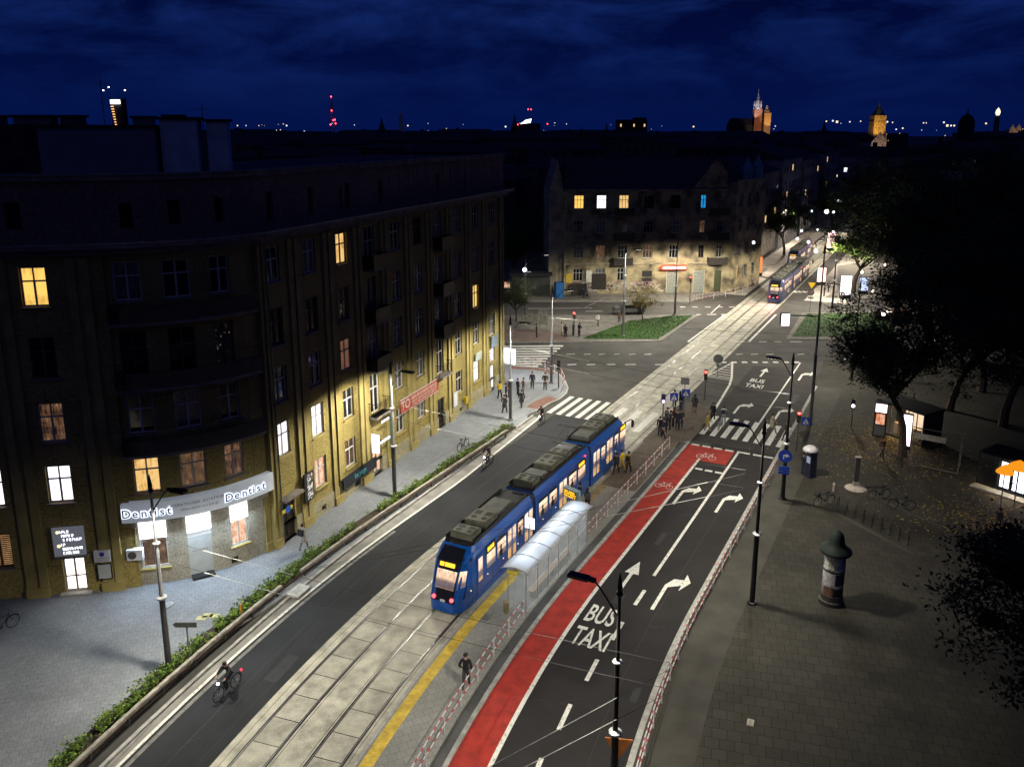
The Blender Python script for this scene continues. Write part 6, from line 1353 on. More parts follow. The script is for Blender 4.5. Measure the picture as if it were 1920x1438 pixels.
# left street corner
lc=[(937,748,'walk',YEL,BK,'bright yellow jacket by the lit shop door',R(70)),(946,775,'walkpocket',(.03,.035,.03),BK,'dark green coat walking towards the yellow jacket',R(60)),(949,752,'stand',BK,BK,'black jacket at the left of the group behind the lamp post',R(0)),(954,745,'pocket',DK,BK,'dark hooded jacket in the group behind the lamp post',R(180)),(971,742,'stand',NVY,DK,'navy jacket with a white bag right of the lamp post',R(30)),(981,741,'phone',BRN,GR,'patterned brown top right of the lamp post',R(200)),(998,729,'stand',(.02,.015,.04),DK,'dark violet jacket facing the camera on the corner',R(-95)),(1022,731,'pocket',(.02,.02,.02),DK,'black jacket with arms akimbo near the traffic light',R(-95)),(978,765,'stride',BK,BK,'long black coat striding past the planter end',R(100))]
for x,y,f,j,t,l,a in lc: person('person in '+l,at(x,y),a,f,j,t,'hood' if 'hood' in l else 'short',coat='coat' in l,hc=(.05,.03,.02))
fp=[(1053,630,'stand',CRM,TAN,'pale cream coat left of the group on the island'),(1060,634,'walk',BK,BK,'black clothes in the island group'),(1075,630,'stand',DK,BK,'dark jacket under the red light on the island'),(1086,631,'pocket',NVY,BK,'navy jacket right of the red light on the island'),(1121,612,'walkpocket',WHT,DK,'white jacket walking alone on the island path'),(1006,633,'stand',BRN,BK,'brown jacket standing before the pale poster boards'),(1094,561,'walk',NVY,BK,'navy jacket on the pavement under the graffiti'),(1102,561,'walk',GR,BK,'grey jacket on the pavement under the graffiti'),(1161,605,'stand',BRN,DK,'brown coat beside the slim mast on the island'),(1402,536,'walk',BK,BK,'black clothes on the pavement of the far street'),(1409,537,'walk',LG,BK,'light grey jacket on the pavement of the far street'),(1553,548,'walk',BK,BK,'black clothes waiting at the far right corner'),(1545,556,'stand',DK,BK,'dark clothes under the yellow warning sign'),(1577,566,'pocket',NVY,DK,'dark blue jacket in front of the far glowing pylon')]
for i,(x,y,f,j,t,l) in enumerate(fp): person('person in '+l,at(x,y,.12),i*1.3,f,j,t,'short',coat='coat' in l)
# ================================================================= bicycles
def bike(label,pos,ang,col=(.02,.02,.025),light=False,rear=False,group=None,basket=False):
    o=T('bicycle',label,'bicycle',pos,ang-R(90),group); fm=cl(col)
    m=MB(); t=lambda a,b,r=.018:m.tube([a,b],r,6)
    t((0,-.06,.32),(0,.42,.78)); t((0,-.06,.32),(0,-.22,.86)); t((0,-.2,.78),(0,.40,.82)); t((0,-.06,.32),(0,-.52,.34),.012); t((0,-.2,.78),(0,-.52,.34),.011); t((0,.40,.90),(0,.56,.34),.016); m.build('frame',fm,o)
    for y in (-.52,.56):
        m=MB(); n=20; pts=[(0,y+.33*math.cos(2*math.pi*i/n),.34+.33*math.sin(2*math.pi*i/n)) for i in range(n+1)]; m.tube(pts,.02,5,cap=False); w_=m.build('wheel',cl((.012,.012,.012)),o)
        m=MB(); 
        for i in range(9): a=2*math.pi*i/9; m.tube([(0,y,.34),(0,y+.32*math.cos(a),.34+.32*math.sin(a))],.004,3)
        m.tube([(-.04,y,.34),(.04,y,.34)],.025,6); m.build('spokes',mat('spoke',(.3,.3,.3),.4,.6),w_)
    m=MB(); m.tube([(-.28,.40,.98),(-.2,.46,1.02),(.2,.46,1.02),(.28,.40,.98)],.014,6); m.tube([(0,.40,.9),(0,.45,1.02)],.016,6); m.build('handlebar',cl((.03,.03,.03)),o)
    m=MB(); m.tube([(0,-.36,.90),(0,-.22,.91),(0,-.06,.90)],[.075,.06,.02],8); m.build('saddle',cl((.015,.012,.012)),o)
    m=MB(); m.tube([(-.1,-.06,.30),(.1,-.06,.30)],.012,5); m.box((-.17,-.02,.16),(-.09,.06,.19)); m.box((.09,-.14,.42),(.17,-.06,.45)); m.tube([(.05,-.06,.32),(.06,-.06,.32)],.09,14); m.build('crank',cl((.05,.05,.05)),o)
    for y in (-.52,.56):
        m=MB(); pts=[(0,y+.37*math.cos(R(a)),.34+.37*math.sin(R(a))) for a in range(30,171,20)]; m.tube(pts,.018,4); m.build('mudguard',fm,o)
    if light:
        m=MB(); m.lathe([(.03,0),(.055,.03),(.05,.08),(.01,.09)],10); M=Tr(0,.50,.88)@Rx(R(-90)); l_=m.build('headlight',em('bike_lamp',(.85,.88,1.),30.),o,M=M)
        s2=spot('bike_beam',(0,.62,.9),25,(.85,.9,1.),100,.6,o,.05); s2.rotation_euler=(R(65),0,0)
    if rear: m=MB(); m.box((-.04,-.92,.62),(.04,-.86,.70)); m.build('rear_light',em('bike_rear',(1.,.03,.06),2.5),o)
    if basket: m=MB(); m.box((-.16,.5,.75),(.16,.76,.98)); m.build('basket',cl((.05,.05,.05)),o)
    return o
q1=at(428,1300,.0); bike('black bicycle with white headlight and red rear lamp under the nearest cyclist',(q1[0],q1[1],0),DN+R(3),light=True,rear=True); person('nearest cyclist in a dark jacket riding towards the camera on the left road',(q1[0]+.0,q1[1]+.0,0),DN+R(3),'ride',(.02,.018,.02),(.012,.012,.014),'short'); 
q1=at(915,873,.0); bike('pale bicycle with a violet white lamp under the cyclist by the hedge',(q1[0],q1[1],0),DN,GR,light=True); person('middle cyclist in dark clothes riding along the hedge',(q1[0],q1[1],0),DN,'ride',(.02,.015,.02),BK,'cap')
q1=at(1015,795,.0); bike('bicycle with bright white headlight under the far cyclist at the crossing',(q1[0],q1[1],0),DN+R(6),light=True); person('far cyclist in dark clothes coming off the left crossing',(q1[0],q1[1],0),DN+R(6),'ride',BK,BK,'short')
q1=at(1350,803,.0); bike('pale bicycle pushed over the crosswalk',(q1[0],q1[1],0),UP,(.4,.4,.38))
bike('dark bicycle with a front basket parked on the plaza near the cabinet',at(1545,947),R(200),basket=True); bike('dark bicycle leaning at the racks in the shadow of the plaza',at(1648,935),R(190)); bike('barely lit bicycle at the far end of the rack row',at(1690,955),R(170)); bike('bicycle parked at the left end of the hedge by the pavement',at(868,842,.15),UP)
bike('bicycle by the wall at the left edge of the picture',at(5,1185),R(60))
rk=T('bicycle_rack','dark hooped bicycle rack near the parked basket bicycle','bicycle rack'); 
racks=[(1571,953),(1587,962),(1603,968),(1619,976),(1636,984),(1652,992),(1669,1000),(1686,1010),(1703,1018)]
for i,(x,y) in enumerate(racks):
    q=P(x,y,.12); m=MB(); a=R(60); dx,dy=math.cos(a)*.4,math.sin(a)*.4; m.tube([(-dx,-dy,0),(-dx,-dy,.65),(-dx*.6,-dy*.6,.8),(dx*.6,dy*.6,.8),(dx,dy,.65),(dx,dy,0)],.03,6)
    if i==0: o0=m; 
bpy.data.objects.remove(rk)
base=o0.build('bicycle_rack',cl((.03,.025,.02))); base['category']='bicycle rack'; base['label']='dark hooped bicycle rack in the long row on the plaza'; base['group']='row of bicycle racks on the plaza'; base.location=P(*racks[0],.12)
for x,y in racks[1:]: c=base.copy(); sc.collection.objects.link(c); c.location=P(x,y,.12)
m=MB(); pl3([P(1565,960,.125),P(1640,1000,.125),P(1715,1040,.125)],.3,.127); o=m.build('rack_kerb_pavement',strip); o['kind']='structure'
m=MB(); pl3([P(1610,915,.125),P(1660,942,.125),P(1760,985,.125)],.25,.127); o=m.build('plaza_line_pavement',strip); o['kind']='structure'
# ================================================================= trees
bark=mat('bark',(.06,.045,.032),.95,ns=(4,.4),bump=(14,.8))
def make_tree(name,h,cr,seed,leafcols,leaves=6000,ls=.28,trunk_h=.35,thin=.6,squash=.8):
    rnd=random.Random(seed); o=T(name,'','tree'); tm=MB(); tips=[]
    def br(p,d,L,r,lev):
        pts=[p]; q=p
        for i in range(4):
            d=(d+Vector((rnd.uniform(-.18,.18),rnd.uniform(-.18,.18),rnd.uniform(-.04,.14)))).normalized(); q=q+d*(L/4); pts.append(q)
        tm.tube(pts,[r,r*.86,r*.74,r*.62,r*.5],6 if lev<2 else 4,cap=False)
        if lev>=3: tips.append(q); tips.append(pts[2]); return
        n=rnd.choice((3,4)) if lev else 6
        for i in range(n):
            a=2*math.pi*(i+rnd.random()*.7)/n; sp=rnd.uniform(.5,1.05) if lev else rnd.uniform(.45,1.1)
            e=(d+Vector((math.cos(a)*sp,math.sin(a)*sp,rnd.uniform(-.15,.25)))).normalized(); st=pts[rnd.choice((2,3,4))] if lev else pts[rnd.choice((3,4))]
            br(st,e,L*rnd.uniform(.55,.8) if lev else cr*rnd.uniform(.45,.62),r*.52,lev+1)
    br(Vector((0,0,0)),Vector((0,0,1)),h*trunk_h,h*.024,0)
    cz=h*.64; rz=h*.40
    lm=MB(); cl_=[]
    for t in tips:
        if rnd.random()<thin: cl_.append(t)
    for i in range(int(len(cl_)*.5)+20):
        a=rnd.uniform(0,6.28); b=math.acos(rnd.uniform(-.8,1)); rr=rnd.uniform(.5,1.); cl_.append(Vector((math.cos(a)*math.sin(b)*cr*rr,math.sin(a)*math.sin(b)*cr*rr,cz+math.cos(b)*rz*rr)))
    per=max(8,int(leaves/len(cl_)))
    for c in cl_:
        R_=rnd.uniform(.45,1.1)*cr*.17; tone=rnd.random()
        for k in range(int(per*rnd.uniform(.5,1.5))):
            v=Vector((rnd.gauss(0,1),rnd.gauss(0,1),rnd.gauss(0,.7)))*R_*.62; p=c+v; w=ls*rnd.uniform(.5,1.1)*.5; u=Vector((rnd.uniform(-1,1),rnd.uniform(-1,1),rnd.uniform(-.6,.6))).normalized(); vv=u.cross(Vector((rnd.uniform(-1,1),rnd.uniform(-1,1),1))).normalized()
            mi=0 if rnd.random()<tone else (1 if rnd.random()<.7 else 2)
            lm.quad([p-u*w,p-vv*w*.5,p+u*w,p+vv*w*.5],mi)
    tm.build('trunk',bark,o); lm.build('crown',leafcols,o); return o
lg=[leafm('tree_leaf',(.032,.044,.014)),leafm('tree_leaf_mid',(.058,.072,.02)),leafm('tree_leaf_dark',(.015,.02,.009))]
lgg=[leafm('park_leaf',(.06,.11,.018)),leafm('park_leaf_light',(.12,.18,.03)),leafm('park_leaf_dark',(.025,.04,.012))]
lau=[leafm('autumn_leaf',(.10,.085,.025)),leafm('autumn_leaf_light',(.16,.13,.035)),leafm('autumn_leaf_dark',(.04,.03,.014))]
tA=make_tree('leafy_tree',14,6.4,3,lg,34000,.27,thin=.95); tB=make_tree('leafy_tree',21,8.5,7,lg,24000,.46,thin=.9); tC=make_tree('leafy_tree',18,7.8,9,lgg,20000,.45,thin=.95); tD=make_tree('bushy_tree',5.2,2.7,12,lau,5200,.2,trunk_h=.3,thin=.9)
tF=make_tree('leafy_tree',12,5.4,21,lg,70000,.25,thin=1.)
def puttree(base,px,py,label,rz=0,sc_=1.,first=False,z=.1,loc=None,group=None):
    q=loc or P2(px,py,z); 
    if first: base.location=(q[0],q[1],z); base.rotation_euler=(0,0,rz); base.scale=(sc_,)*3; base['label']=label; 
    else: base=dup(base,(q[0],q[1],z),rz,label,None,(sc_,)*3)
    if group: base['group']=group
    return base
puttree(tA,1692,856,'big dark tree with spreading crown over the lit kiosk',.4,1.02,True)
puttree(tB,1674,606,'tall tree with thick forked trunk behind the right grass island',1.,1.02,True)
puttree(tC,1600,548,'tree with yellow-green lamplit leaves beside the far street',0,.85,True)
puttree(tD,1205,606,'small bushy autumn tree on the left grass island',0,1.,True)
puttree(tF,0,0,'tree reaching into the lower right corner of the picture',1.2,1.,True,loc=(21.5,27.))
for px,py,b,s_,l in ((1790,640,tB,1.0,'tall dark tree in the second row right of the forked trunk'),(1900,660,tB,.95,'tall dark tree at the right edge of the picture beyond the plaza'),(1690,540,tC,.9,'park tree with lit lower leaves right of the far pylon'),(1800,545,tC,.95,'park tree behind the row of parked car lamps'),(1900,560,tC,.95,'park tree at the far right by the distant lamp'),(1780,770,tB,.72,'broad dark tree standing behind the market frame'),(1880,800,tB,.8,'dark tree just behind the right stall'),(1990,900,tB,.75,'dark tree outside the right edge behind the stall'),(1750,700,tA,1.15,'dark tree between the kiosk and the far park'),(1470,478,tC,.75,'street tree beyond the corner building on the left side of the far street'),(1445,450,tC,.8,'large street tree leaning over the far street lamps'),(1500,415,tC,.9,'far street tree under the distant white lamps'),(1625,470,tB,.85,'tall tree right of the far street entrance'),(1650,440,tB,.95,'tall tree in the middle of the far park'),(1740,440,tB,1.,'rounded highest tree of the far park'),(1840,430,tB,1.,'tree of the far park beneath the skyline'),(1560,432,tC,.7,'small far tree by the pink street lamp'),(1730,600,tB,1.,'dark tree between the forked trunk and the second row'),(1850,612,tB,1.05,'high dark tree in the second row near the right edge'),(1960,640,tB,1.,'dark tree just outside the right edge of the junction side'),(1840,735,tB,.85,'dark broad tree above the right stall'),(1930,720,tB,.9,'dark tree at the right edge above the orange parasols'),(1780,545,tB,.95,'far park tree behind the second row'),(1880,520,tB,.95,'far park tree below the lone street lamp'),(1660,500,tB,.9,'far park tree behind the forked trunk')):
    puttree(b,px,py,l,px*.7,s_)
puttree(tA,968,602,'dark leafy tree beside the end of the long apartment building',2.,.42)
for i,(x,y) in enumerate(((960,520),(1010,495),(985,470),(1030,470))): puttree(tC,x,y,'dark courtyard tree in the gap left of the blackened building',i,.55,group='courtyard trees in the dark gap')
for px,py,l in ((1612,556,'added uplight post with a small globe among the green lit leaves'),(1690,566,'added uplight post right of the forked trunk'),(1655,540,'third added uplight post deeper among the leaves'),(1632,598,'added uplight post nearest the forked trunk beside the grass island'),(1795,600,'added uplight post among the dark trunks of the second row'),(1885,640,'added uplight post near the right edge of the dark park'),(1745,700,'added uplight post behind the kiosk')):
    q=P2(px,py,.1); o=T('added_park_lamp',l,'street lamp',(q.x,q.y,.1)); m=MB(); m.tube([(0,0,0),(0,0,3.6)],[.07,.04],8); m.build('post',gray,o); m=MB(); m.lathe([(.04,3.55),(.14,3.65),(.17,3.8),(.12,3.95),(.03,4.02)],12); m.build('globe',em('added_globe',(1.,.95,.7),5.),o)
    lp=bpy.data.lights.new('leaf_uplight','SPOT'); lp.spot_size=R(115); lp.spot_blend=.9; lp.energy=2400 if px<1700 else 350; lp.color=(1.,.95,.62); lp.shadow_soft_size=.2; lo=bpy.data.objects.new('leaf_uplight',lp); sc.collection.objects.link(lo); lo.parent=o; lo.location=(0,0,4.4); lo.rotation_euler=(R(180),0,0)  # added lamp post: its spot points up to brighten the tree crowns
# ================================================================= the far street and the city
cdark=[mat('city_wall_a',(.055,.05,.05),.9,ns=(.2,.4)),mat('city_wall_b',(.09,.08,.08),.9,ns=(.2,.4)),mat('city_wall_c',(.035,.035,.04),.9,ns=(.2,.4))]; croof=mat('city_roof',(.02,.02,.024),.9)
pane_w=em('far_window_warm',(1.,.66,.28),1.0); pane_c=em('far_window_cool',(.85,.9,1.),1.5)
def block(label,x,y,w,d,h,rz,mt,wins=0,roof=2.5,group=None,seed=0,name='distant_building'):
    o=T(name,label,'building',(x,y,0),rz,group); m=MB(); m.box((-w/2,-d/2,0),(w/2,d/2,h)); m.build('wall',mt,o)
    m=MB(); 
    if roof: 
        a,b=w/2+.4,d/2+.4; m.v+= [(-a,-b,h),(a,-b,h),(a,b,h),(-a,b,h),(-a*.8,0,h+roof),(a*.8,0,h+roof)]; m.f+=[(0,1,5,4),(1,2,5),(2,3,4,5),(3,0,4),(3,2,1,0)]; m.m+=[0]*5
        m.box((-a*.3,-.6,h+roof*.5),(-a*.2,.6,h+roof+1.2))
    else: m.box((-w/2-.2,-d/2-.2,h),(w/2+.2,d/2+.2,h+.4)); m.box((-w/4,-1.5,h+.4),(-w/4+3,1.5,h+2.4))
    m.build('roof',croof,o); r_=random.Random(seed)
    if wins:
        m=MB(); m2=MB(); n=0
        for k in range(wins):
            xx=r_.uniform(-w/2+1,w/2-1); zz=r_.uniform(h*.35,h-1.5); m.box((xx-.5,-d/2-.04,zz),(xx+.5,-d/2-.01,zz+1.3))
        m.build('window',pane_w if r_.random()<.8 else pane_c,o)
        g=MB()
    g=MB()
    for i in range(int(w/3.4)):
        for j in range(int(h/3.6)): xx=-w/2+2+i*3.4; zz=1.6+j*3.6; g.box((xx-.5,-d/2-.03,zz),(xx+.5,-d/2-.005,zz+1.6))
    g.build('window_row',glass,o)
    return o
r_=random.Random(77); n=0
rows=[(150,9,15,26),(185,11,19,26),(235,14,19,30),(300,14,20,34),(380,16,20,38),(480,18,21,44),(600,19,22,52),(760,19,23,64),(980,20,23,80),(1300,20,24,110)]
for (dist,h0,h1,w_) in rows:
    half=dist*.72; x=-half
    while x<half:
        h=r_.uniform(h0,h1); ww=w_*r_.uniform(.7,1.3); 
        y=dist*r_.uniform(.95,1.08); fx=x/ y
        skip=(dist<160 and x>-25) or (dist<200 and 30<x<110) or (dist<260 and 55<x<135 )
        # keep the street corridor open
        cx=OX.x+U.x*(y-46)/U.y
        if abs(x-cx)<ww*.5+9 or skip or (dist<300 and x<-75): x+=ww+2; continue
        n+=1
        block('dark rooftops of the distant city under the horizon' ,x,y,ww,w_*.6,h,r_.uniform(-.25,.25),r_.choice(cdark),wins=(r_.choice((1,2,3)) if r_.random()<.42 else 0),roof=r_.choice((2.5,3.5,0,3)),group='dark distant city buildings',seed=n); x+=ww+r_.uniform(0,6)
# buildings lining the far street
for s_,t,w2,h,mt,l in ((128,-17,24,17,'lit','sooty house on the left of the far street past the corner building'),(156,-17,24,19,'b','pale fronted house on the left of the far street'),(185,-17,26,18,'a','dark house farther up the left of the far street'),(215,-16,26,19,'b','last visible house on the left of the far street'),(175,20,30,17,'b','house on the right of the far street beyond the trees'),(210,19,28,19,'a','second house on the right of the far street'),(255,3,26,17,'b','house closing the end of the far street')):
    q=S(s_,t); rz=hd(0) if t<0 else hd(0)+math.pi
    if t==3: rz=hd(0)-R(90)
    block(l,q.x,q.y,w2,16,h,rz,mat('street_house',(.24,.21,.17),.9,ns=(.4,.4)) if mt=='lit' else mat('street_house_grey',(.26,.25,.26),.9,ns=(.3,.3)),2,3.,seed=int(s_),name='street_house')
# landmarks on the skyline: (pixel x, distance) -> place
def sky(px,dist): return ((px-960)/1543.*dist*math.cos(PIT), dist)
def skz(py,dist): # height at that pixel row and distance
    return CAMH+dist*math.tan(math.atan((595-py)/1543.)-PIT)
def flood(loc,tgt,pw,col,ang=60): 
    d=Vector(tgt)-Vector(loc); s_=spot('floodlight',loc,pw,col,ang,.5,None,1.,d); return s_
fl=mat('pale_stone_tower',(.45,.40,.34),.9,ns=(.1,.3)); brick=mat('brick_tower',(.30,.13,.08),.9,ns=(.1,.4)); cop=mat('copper_roof',(.06,.10,.09),.7)
x,y=sky(228,1500); o=T('office_tower','distant dark tower with glaring white top and strip of lights on the left skyline','tower',(x,y,0)); top=skz(186,1500); m=MB(); m.box((-10,-10,0),(9,10,top)); m.build('shaft',cdark[2],o); m=MB(); m.box((-9,-12.6,top-9),(8,-12.1,top-2)); m.build('top_sign',em('tower_white',(1.,.93,.95),4.),o)
m=MB(); 
for i in range(9): m.box((-9+i*.6,-12.6,top-14-i*4.4),(-4+i*.3,-12.1,top-12.4-i*4.4))
m.build('light_strip',em('tower_amber',(1.,.5,.2),1.8),o); m=MB()
for dx,zz in ((-25,skz(171,1500)),(-15,skz(165,1500)),(13,skz(171,1500))): m.tube([(dx,0,top-2),(dx,0,zz)],.35,4)
m.build('crane_mast',cdark[2],o); m=MB()
for dx,zz in ((-25,skz(171,1500)),(-15,skz(165,1500)),(13,skz(171,1500))): m.box((dx-.9,-1,zz),(dx+.9,1,zz+1.8))
m.build('beacon',em('beacon_white',(1.,.8,.85),5.),o)
x,y=sky(624,1500); o=T('radio_mast','distant lattice mast with red lamps on the left skyline','mast',(x,y,0)); top=skz(182,1500); m=MB(); 
for dx in (-5,5): m.tube([(dx,0,0),(dx*.3,0,top*.75),(0,0,top)],.9,4)
m.tube([(0,0,top*.7),(0,0,top)],1.1,4); m.build('lattice',mat('mast_pale',(.2,.2,.24),.8),o); m=MB()
for dx,py in ((0,182),(0,208),(5,225),(-3,234),(6,232),(2,226)): zz=skz(py,1500); m.lathe([(.2,-1.6),(1.5,0),(.2,1.6)],8,0,(dx,-2,zz))
m.build('red_lamp',em('mast_red',(1.,.05,.08),7.),o)
x,y=sky(752,1400); o=T('lookout_tower','distant pale lit slim tower on the skyline left of centre','tower',(x,y,0)); top=skz(214,1400); m=MB(); m.lathe([(6,0),(3.5,top*.6),(3,top-5),(4,top-4),(3,top),(.3,top+3)],8); m.build('shaft',mat('tower_pale_green',(.5,.55,.5),.8),o); flood((x-25,y-60,8),(x,y,top-12),90000,(.8,1.,.92),40)
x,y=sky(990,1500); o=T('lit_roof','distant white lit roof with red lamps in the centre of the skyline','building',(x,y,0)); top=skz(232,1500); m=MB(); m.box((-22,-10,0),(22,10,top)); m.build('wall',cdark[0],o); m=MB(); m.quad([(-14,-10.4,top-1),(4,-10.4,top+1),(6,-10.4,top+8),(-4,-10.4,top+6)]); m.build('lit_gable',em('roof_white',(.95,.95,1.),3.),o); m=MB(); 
for dx,dz in ((-18,-2),(0,24),(5,24),(34,-1)): m.lathe([(.2,-1.3),(1.2,0),(.2,1.3)],8,0,(dx,-11,top+dz))
m.build('red_lamp',em('mast_red',(1,.05,.08),7.),o)
x,y=sky(1183,620); o=T('tower_block','dark flat-topped tower block with three small lit windows above the roofs','building',(x,y,0)); top=skz(221,620); m=MB(); m.box((-10.5,-8,0),(10.5,8,top-1.5)); m.box((2,-7,top-1.5),(10,7,top)); m.build('wall',mat('block_wall',(.025,.025,.03),.9),o); m=MB(); 
for dx in (-8.5,1,8.6): m.box((dx-.5,-8.1,top-6.5),(dx+.5,-8.02,top-4.6))
m.build('window',pane_w,o)
x,y=sky(1418,900); D=900
o=T('basilica','gothic basilica with a tall spired tower lit white at the top and dark nave','church',(x,y,0)); t1=skz(205,D); t2=skz(186,D); t3=skz(168,D); m=MB(); m.box((-4,-4,0),(4,4,t1)); m.build('tower',brick,o); m=MB(); m.lathe([(4.6,t1),(4.6,t1+1),(3.6,t1+3),(2.6,t2-2),(1.6,t2),(.5,t2+4),(.1,t3)],8); 
for a in range(8): m.lathe([(.6,t1),(.5,t1+5),(.05,t1+9)],5,0,(3.9*math.cos(a*.785),3.9*math.sin(a*.785),0))
m.build('spire',mat('spire_pale',(.62,.6,.62),.7),o); t4=skz(212,D); m=MB(); m.box((6.5,-4,0),(13.5,4,t4)); m.lathe([(3.6,t4),(3.4,t4+2),(1.6,t4+4),(.3,t4+8)],8,0,(10,0,0)); m.build('lower_tower',mat('warm_stone',(.5,.33,.16),.9),o)
m=MB(); zt=skz(222,D); m.v+=[(-30,-6,0),(-6,-6,0),(-6,8,0),(-30,8,0),(-30,-6,zt-7),(-6,-6,zt-7),(-6,8,zt-7),(-30,8,zt-7),(-28,1,zt),(-7,1,zt)]; m.f+=[(0,1,5,4),(1,2,6,5),(2,3,7,6),(3,0,4,7),(4,5,9,8),(5,6,9),(6,7,8,9),(7,4,8)]; m.m+=[0]*8; m.build('nave',croof,o)
flood((x-8,y-16,t1-14),(x,y,t2-3),26000,(.95,.95,1.),60); flood((x+2,y-40,20),(x+2,y,t1-14),26000,(1.,.62,.35),55); flood((x+14,y-24,22),(x+10,y,t4),26000,(1.,.62,.25),45)
x,y=sky(1644,800); D=800; o=T('town_hall_tower','square town hall tower lit amber with a dark pointed cap on the right skyline','tower',(x,y,0)); t1=skz(217,D); t0=skz(242,D); t3=skz(195,D); m=MB(); m.box((-5.6,-5.6,0),(5.6,5.6,t1)); m.box((-6,-6,t1-6),(6,6,t1-5.4)); m.build('tower',mat('amber_stone',(.5,.38,.2),.9,ns=(.5,.5)),o); m=MB(); m.lathe([(7.3,t1),(5.5,t1+1.5),(3.3,t1+5),(1.4,t1+8),(1,t1+10),(.1,t3+3)],8); m.build('cap',cop,o)
flood((x-9,y-26,t0-6),(x,y,t1-4),30000,(1.,.58,.12),60)
x,y=sky(1650,560); D=560; o=T('church_gable','pale lit stepped church gable below the town hall tower','church',(x,y,0)); zt=skz(247,D); zb=skz(276,D); m=MB(); m.box((-5,0,0),(5,14,zb+3)); m.quad([(-5,0,zb+3),(5,0,zb+3),(3.4,0,zb+6),(1.4,0,zb+8.5),(.6,0,zt),(-.6,0,zt-1),(-1.6,0,zb+7),(-3.6,0,zb+5)]); m.box((3.6,-.5,zb),(4.6,1,zt-1)); m.build('gable',mat('gable_stone',(.45,.36,.30),.9,ns=(.6,.6)),o); m=MB(); m.box((-5.4,.5,zb+3),(5.4,14,zb+3.6)); m.build('roof',croof,o); flood((x+1,y-13,zb-5),(x,y,zt-2),4500,(1.,.72,.55),75)
x,y=sky(1867,1000); D=1000; o=T('lantern_tower','slim dark tower with a glowing yellowish lantern on the right skyline','tower',(x,y,0)); t1=skz(212,D); m=MB(); m.lathe([(3,0),(3,skz(225,D)),(1.6,t1-3)],8); m.build('shaft',cdark[1],o); m=MB(); m.lathe([(1.5,t1-3),(2.6,t1),(2.2,t1+2.5),(.1,t1+6)],10); m.build('lantern',em('lantern_glow',(1.,.85,.5),1.8),o)
x,y=sky(1811,900); D=900; o=T('dome','dark church dome on the right skyline','church',(x,y,0)); t1=skz(232,D); m=MB(); m.lathe([(8,0),(8,t1-2),(7.6,t1+2),(6,t1+6),(3,t1+9),(1,t1+10),(.8,t1+12),(.05,t1+16)],16); m.build('dome',croof,o)
x,y=sky(1900,700); D=700; o=T('lit_house','distant pale lit double gable at the right end of the skyline','building',(x,y,0)); t1=skz(243,D); m=MB(); m.box((-5,-3,0),(5,3,t1)); m.quad([(-5,-3,t1),(0,-3,t1),(-2.5,-3,t1+4)]); m.quad([(0,-3,t1),(5,-3,t1),(2.5,-3,t1+5)]); m.build('wall',mat('gable_stone',(.45,.36,.3),.9),o); flood((x,y-16,t1-6),(x,y,t1),2500,(1.,.7,.4),60)
for px,py,D,h,l in ((1137,232,500,0,'small dark spire left of the tower block'),(965,215,1200,0,'thin dark spire in the middle of the skyline'),(716,219,900,0,'dark tree-like turret on the left skyline'),(1545,225,800,0,'dark low tower on the right skyline')):
    x,y=sky(px,D); zt=skz(py,D); k=D/900.; o=T('spire',l,'spire',(x,y,0)); m=MB(); m.lathe([(4*k,0),(4*k,zt-14*k),(1.5*k,zt-7*k),(.1,zt)],6); m.build('shaft',cdark[2],o)
# scattered distant lamps just under the horizon
pts=[(1548,228,.8),(1560,227,1),(1568,229,1.4),(1592,229,.8),(1612,228,.7),(1662,229,1),(1672,230,.7),(1730,231,.7),(1735,231,.6),(1768,230,1),(1775,236,1.4),(1782,236,1),(1788,236,1),(1823,231,.9),(1847,232,1),(1680,243,.8),(1692,241,.9),(1453,237,.6),(1040,231,.5),(1062,233,.5),(446,236,.7),(462,236,.6),(532,233,.5),(538,236,.9),(526,244,.5),(656,263,.9),(664,263,.8),(665,235,.5),(765,236,.8),(803,246,.5),(842,259,1.2),(948,238,1.),(902,251,.5),(1035,271,1.),(1178,268,.9),(1194,268,1.2),(1300,238,.9),(1316,275,2.2),(1332,275,1.2),(1020,340,1.),(1455,300,2.),(1750,324,.8),(1747,350,.6),(1757,348,.6),(1575,330,1.6)]
o=T('distant_lamps','tiny scattered street lamps and windows of the city near the horizon','lamps'); o['kind']='stuff'; m=MB()
rz_=random.Random(31)
for k in range(45):
    pts.append((rz_.choice((rz_.gauss(1650,160),rz_.gauss(900,60),rz_.gauss(520,50),rz_.uniform(400,1915))),rz_.uniform(231,256),rz_.uniform(.2,.5)))
for i,(px,py,k) in enumerate(pts):
    D=1200 if py<262 else 420; q=sky(px,D); zz=skz(py,D); 
    if py<262: D=1290-((i*37)%60); 
    s2=D*.0008*k; m.box((q[0]-s2,q[1]-.5,zz-s2),(q[0]+s2,q[1],zz+s2),i%2)
m.build('lamp',[em('far_lamp_warm',(1.,.75,.45),1.6),em('far_lamp_cool',(.85,.9,1.),1.4)],o)
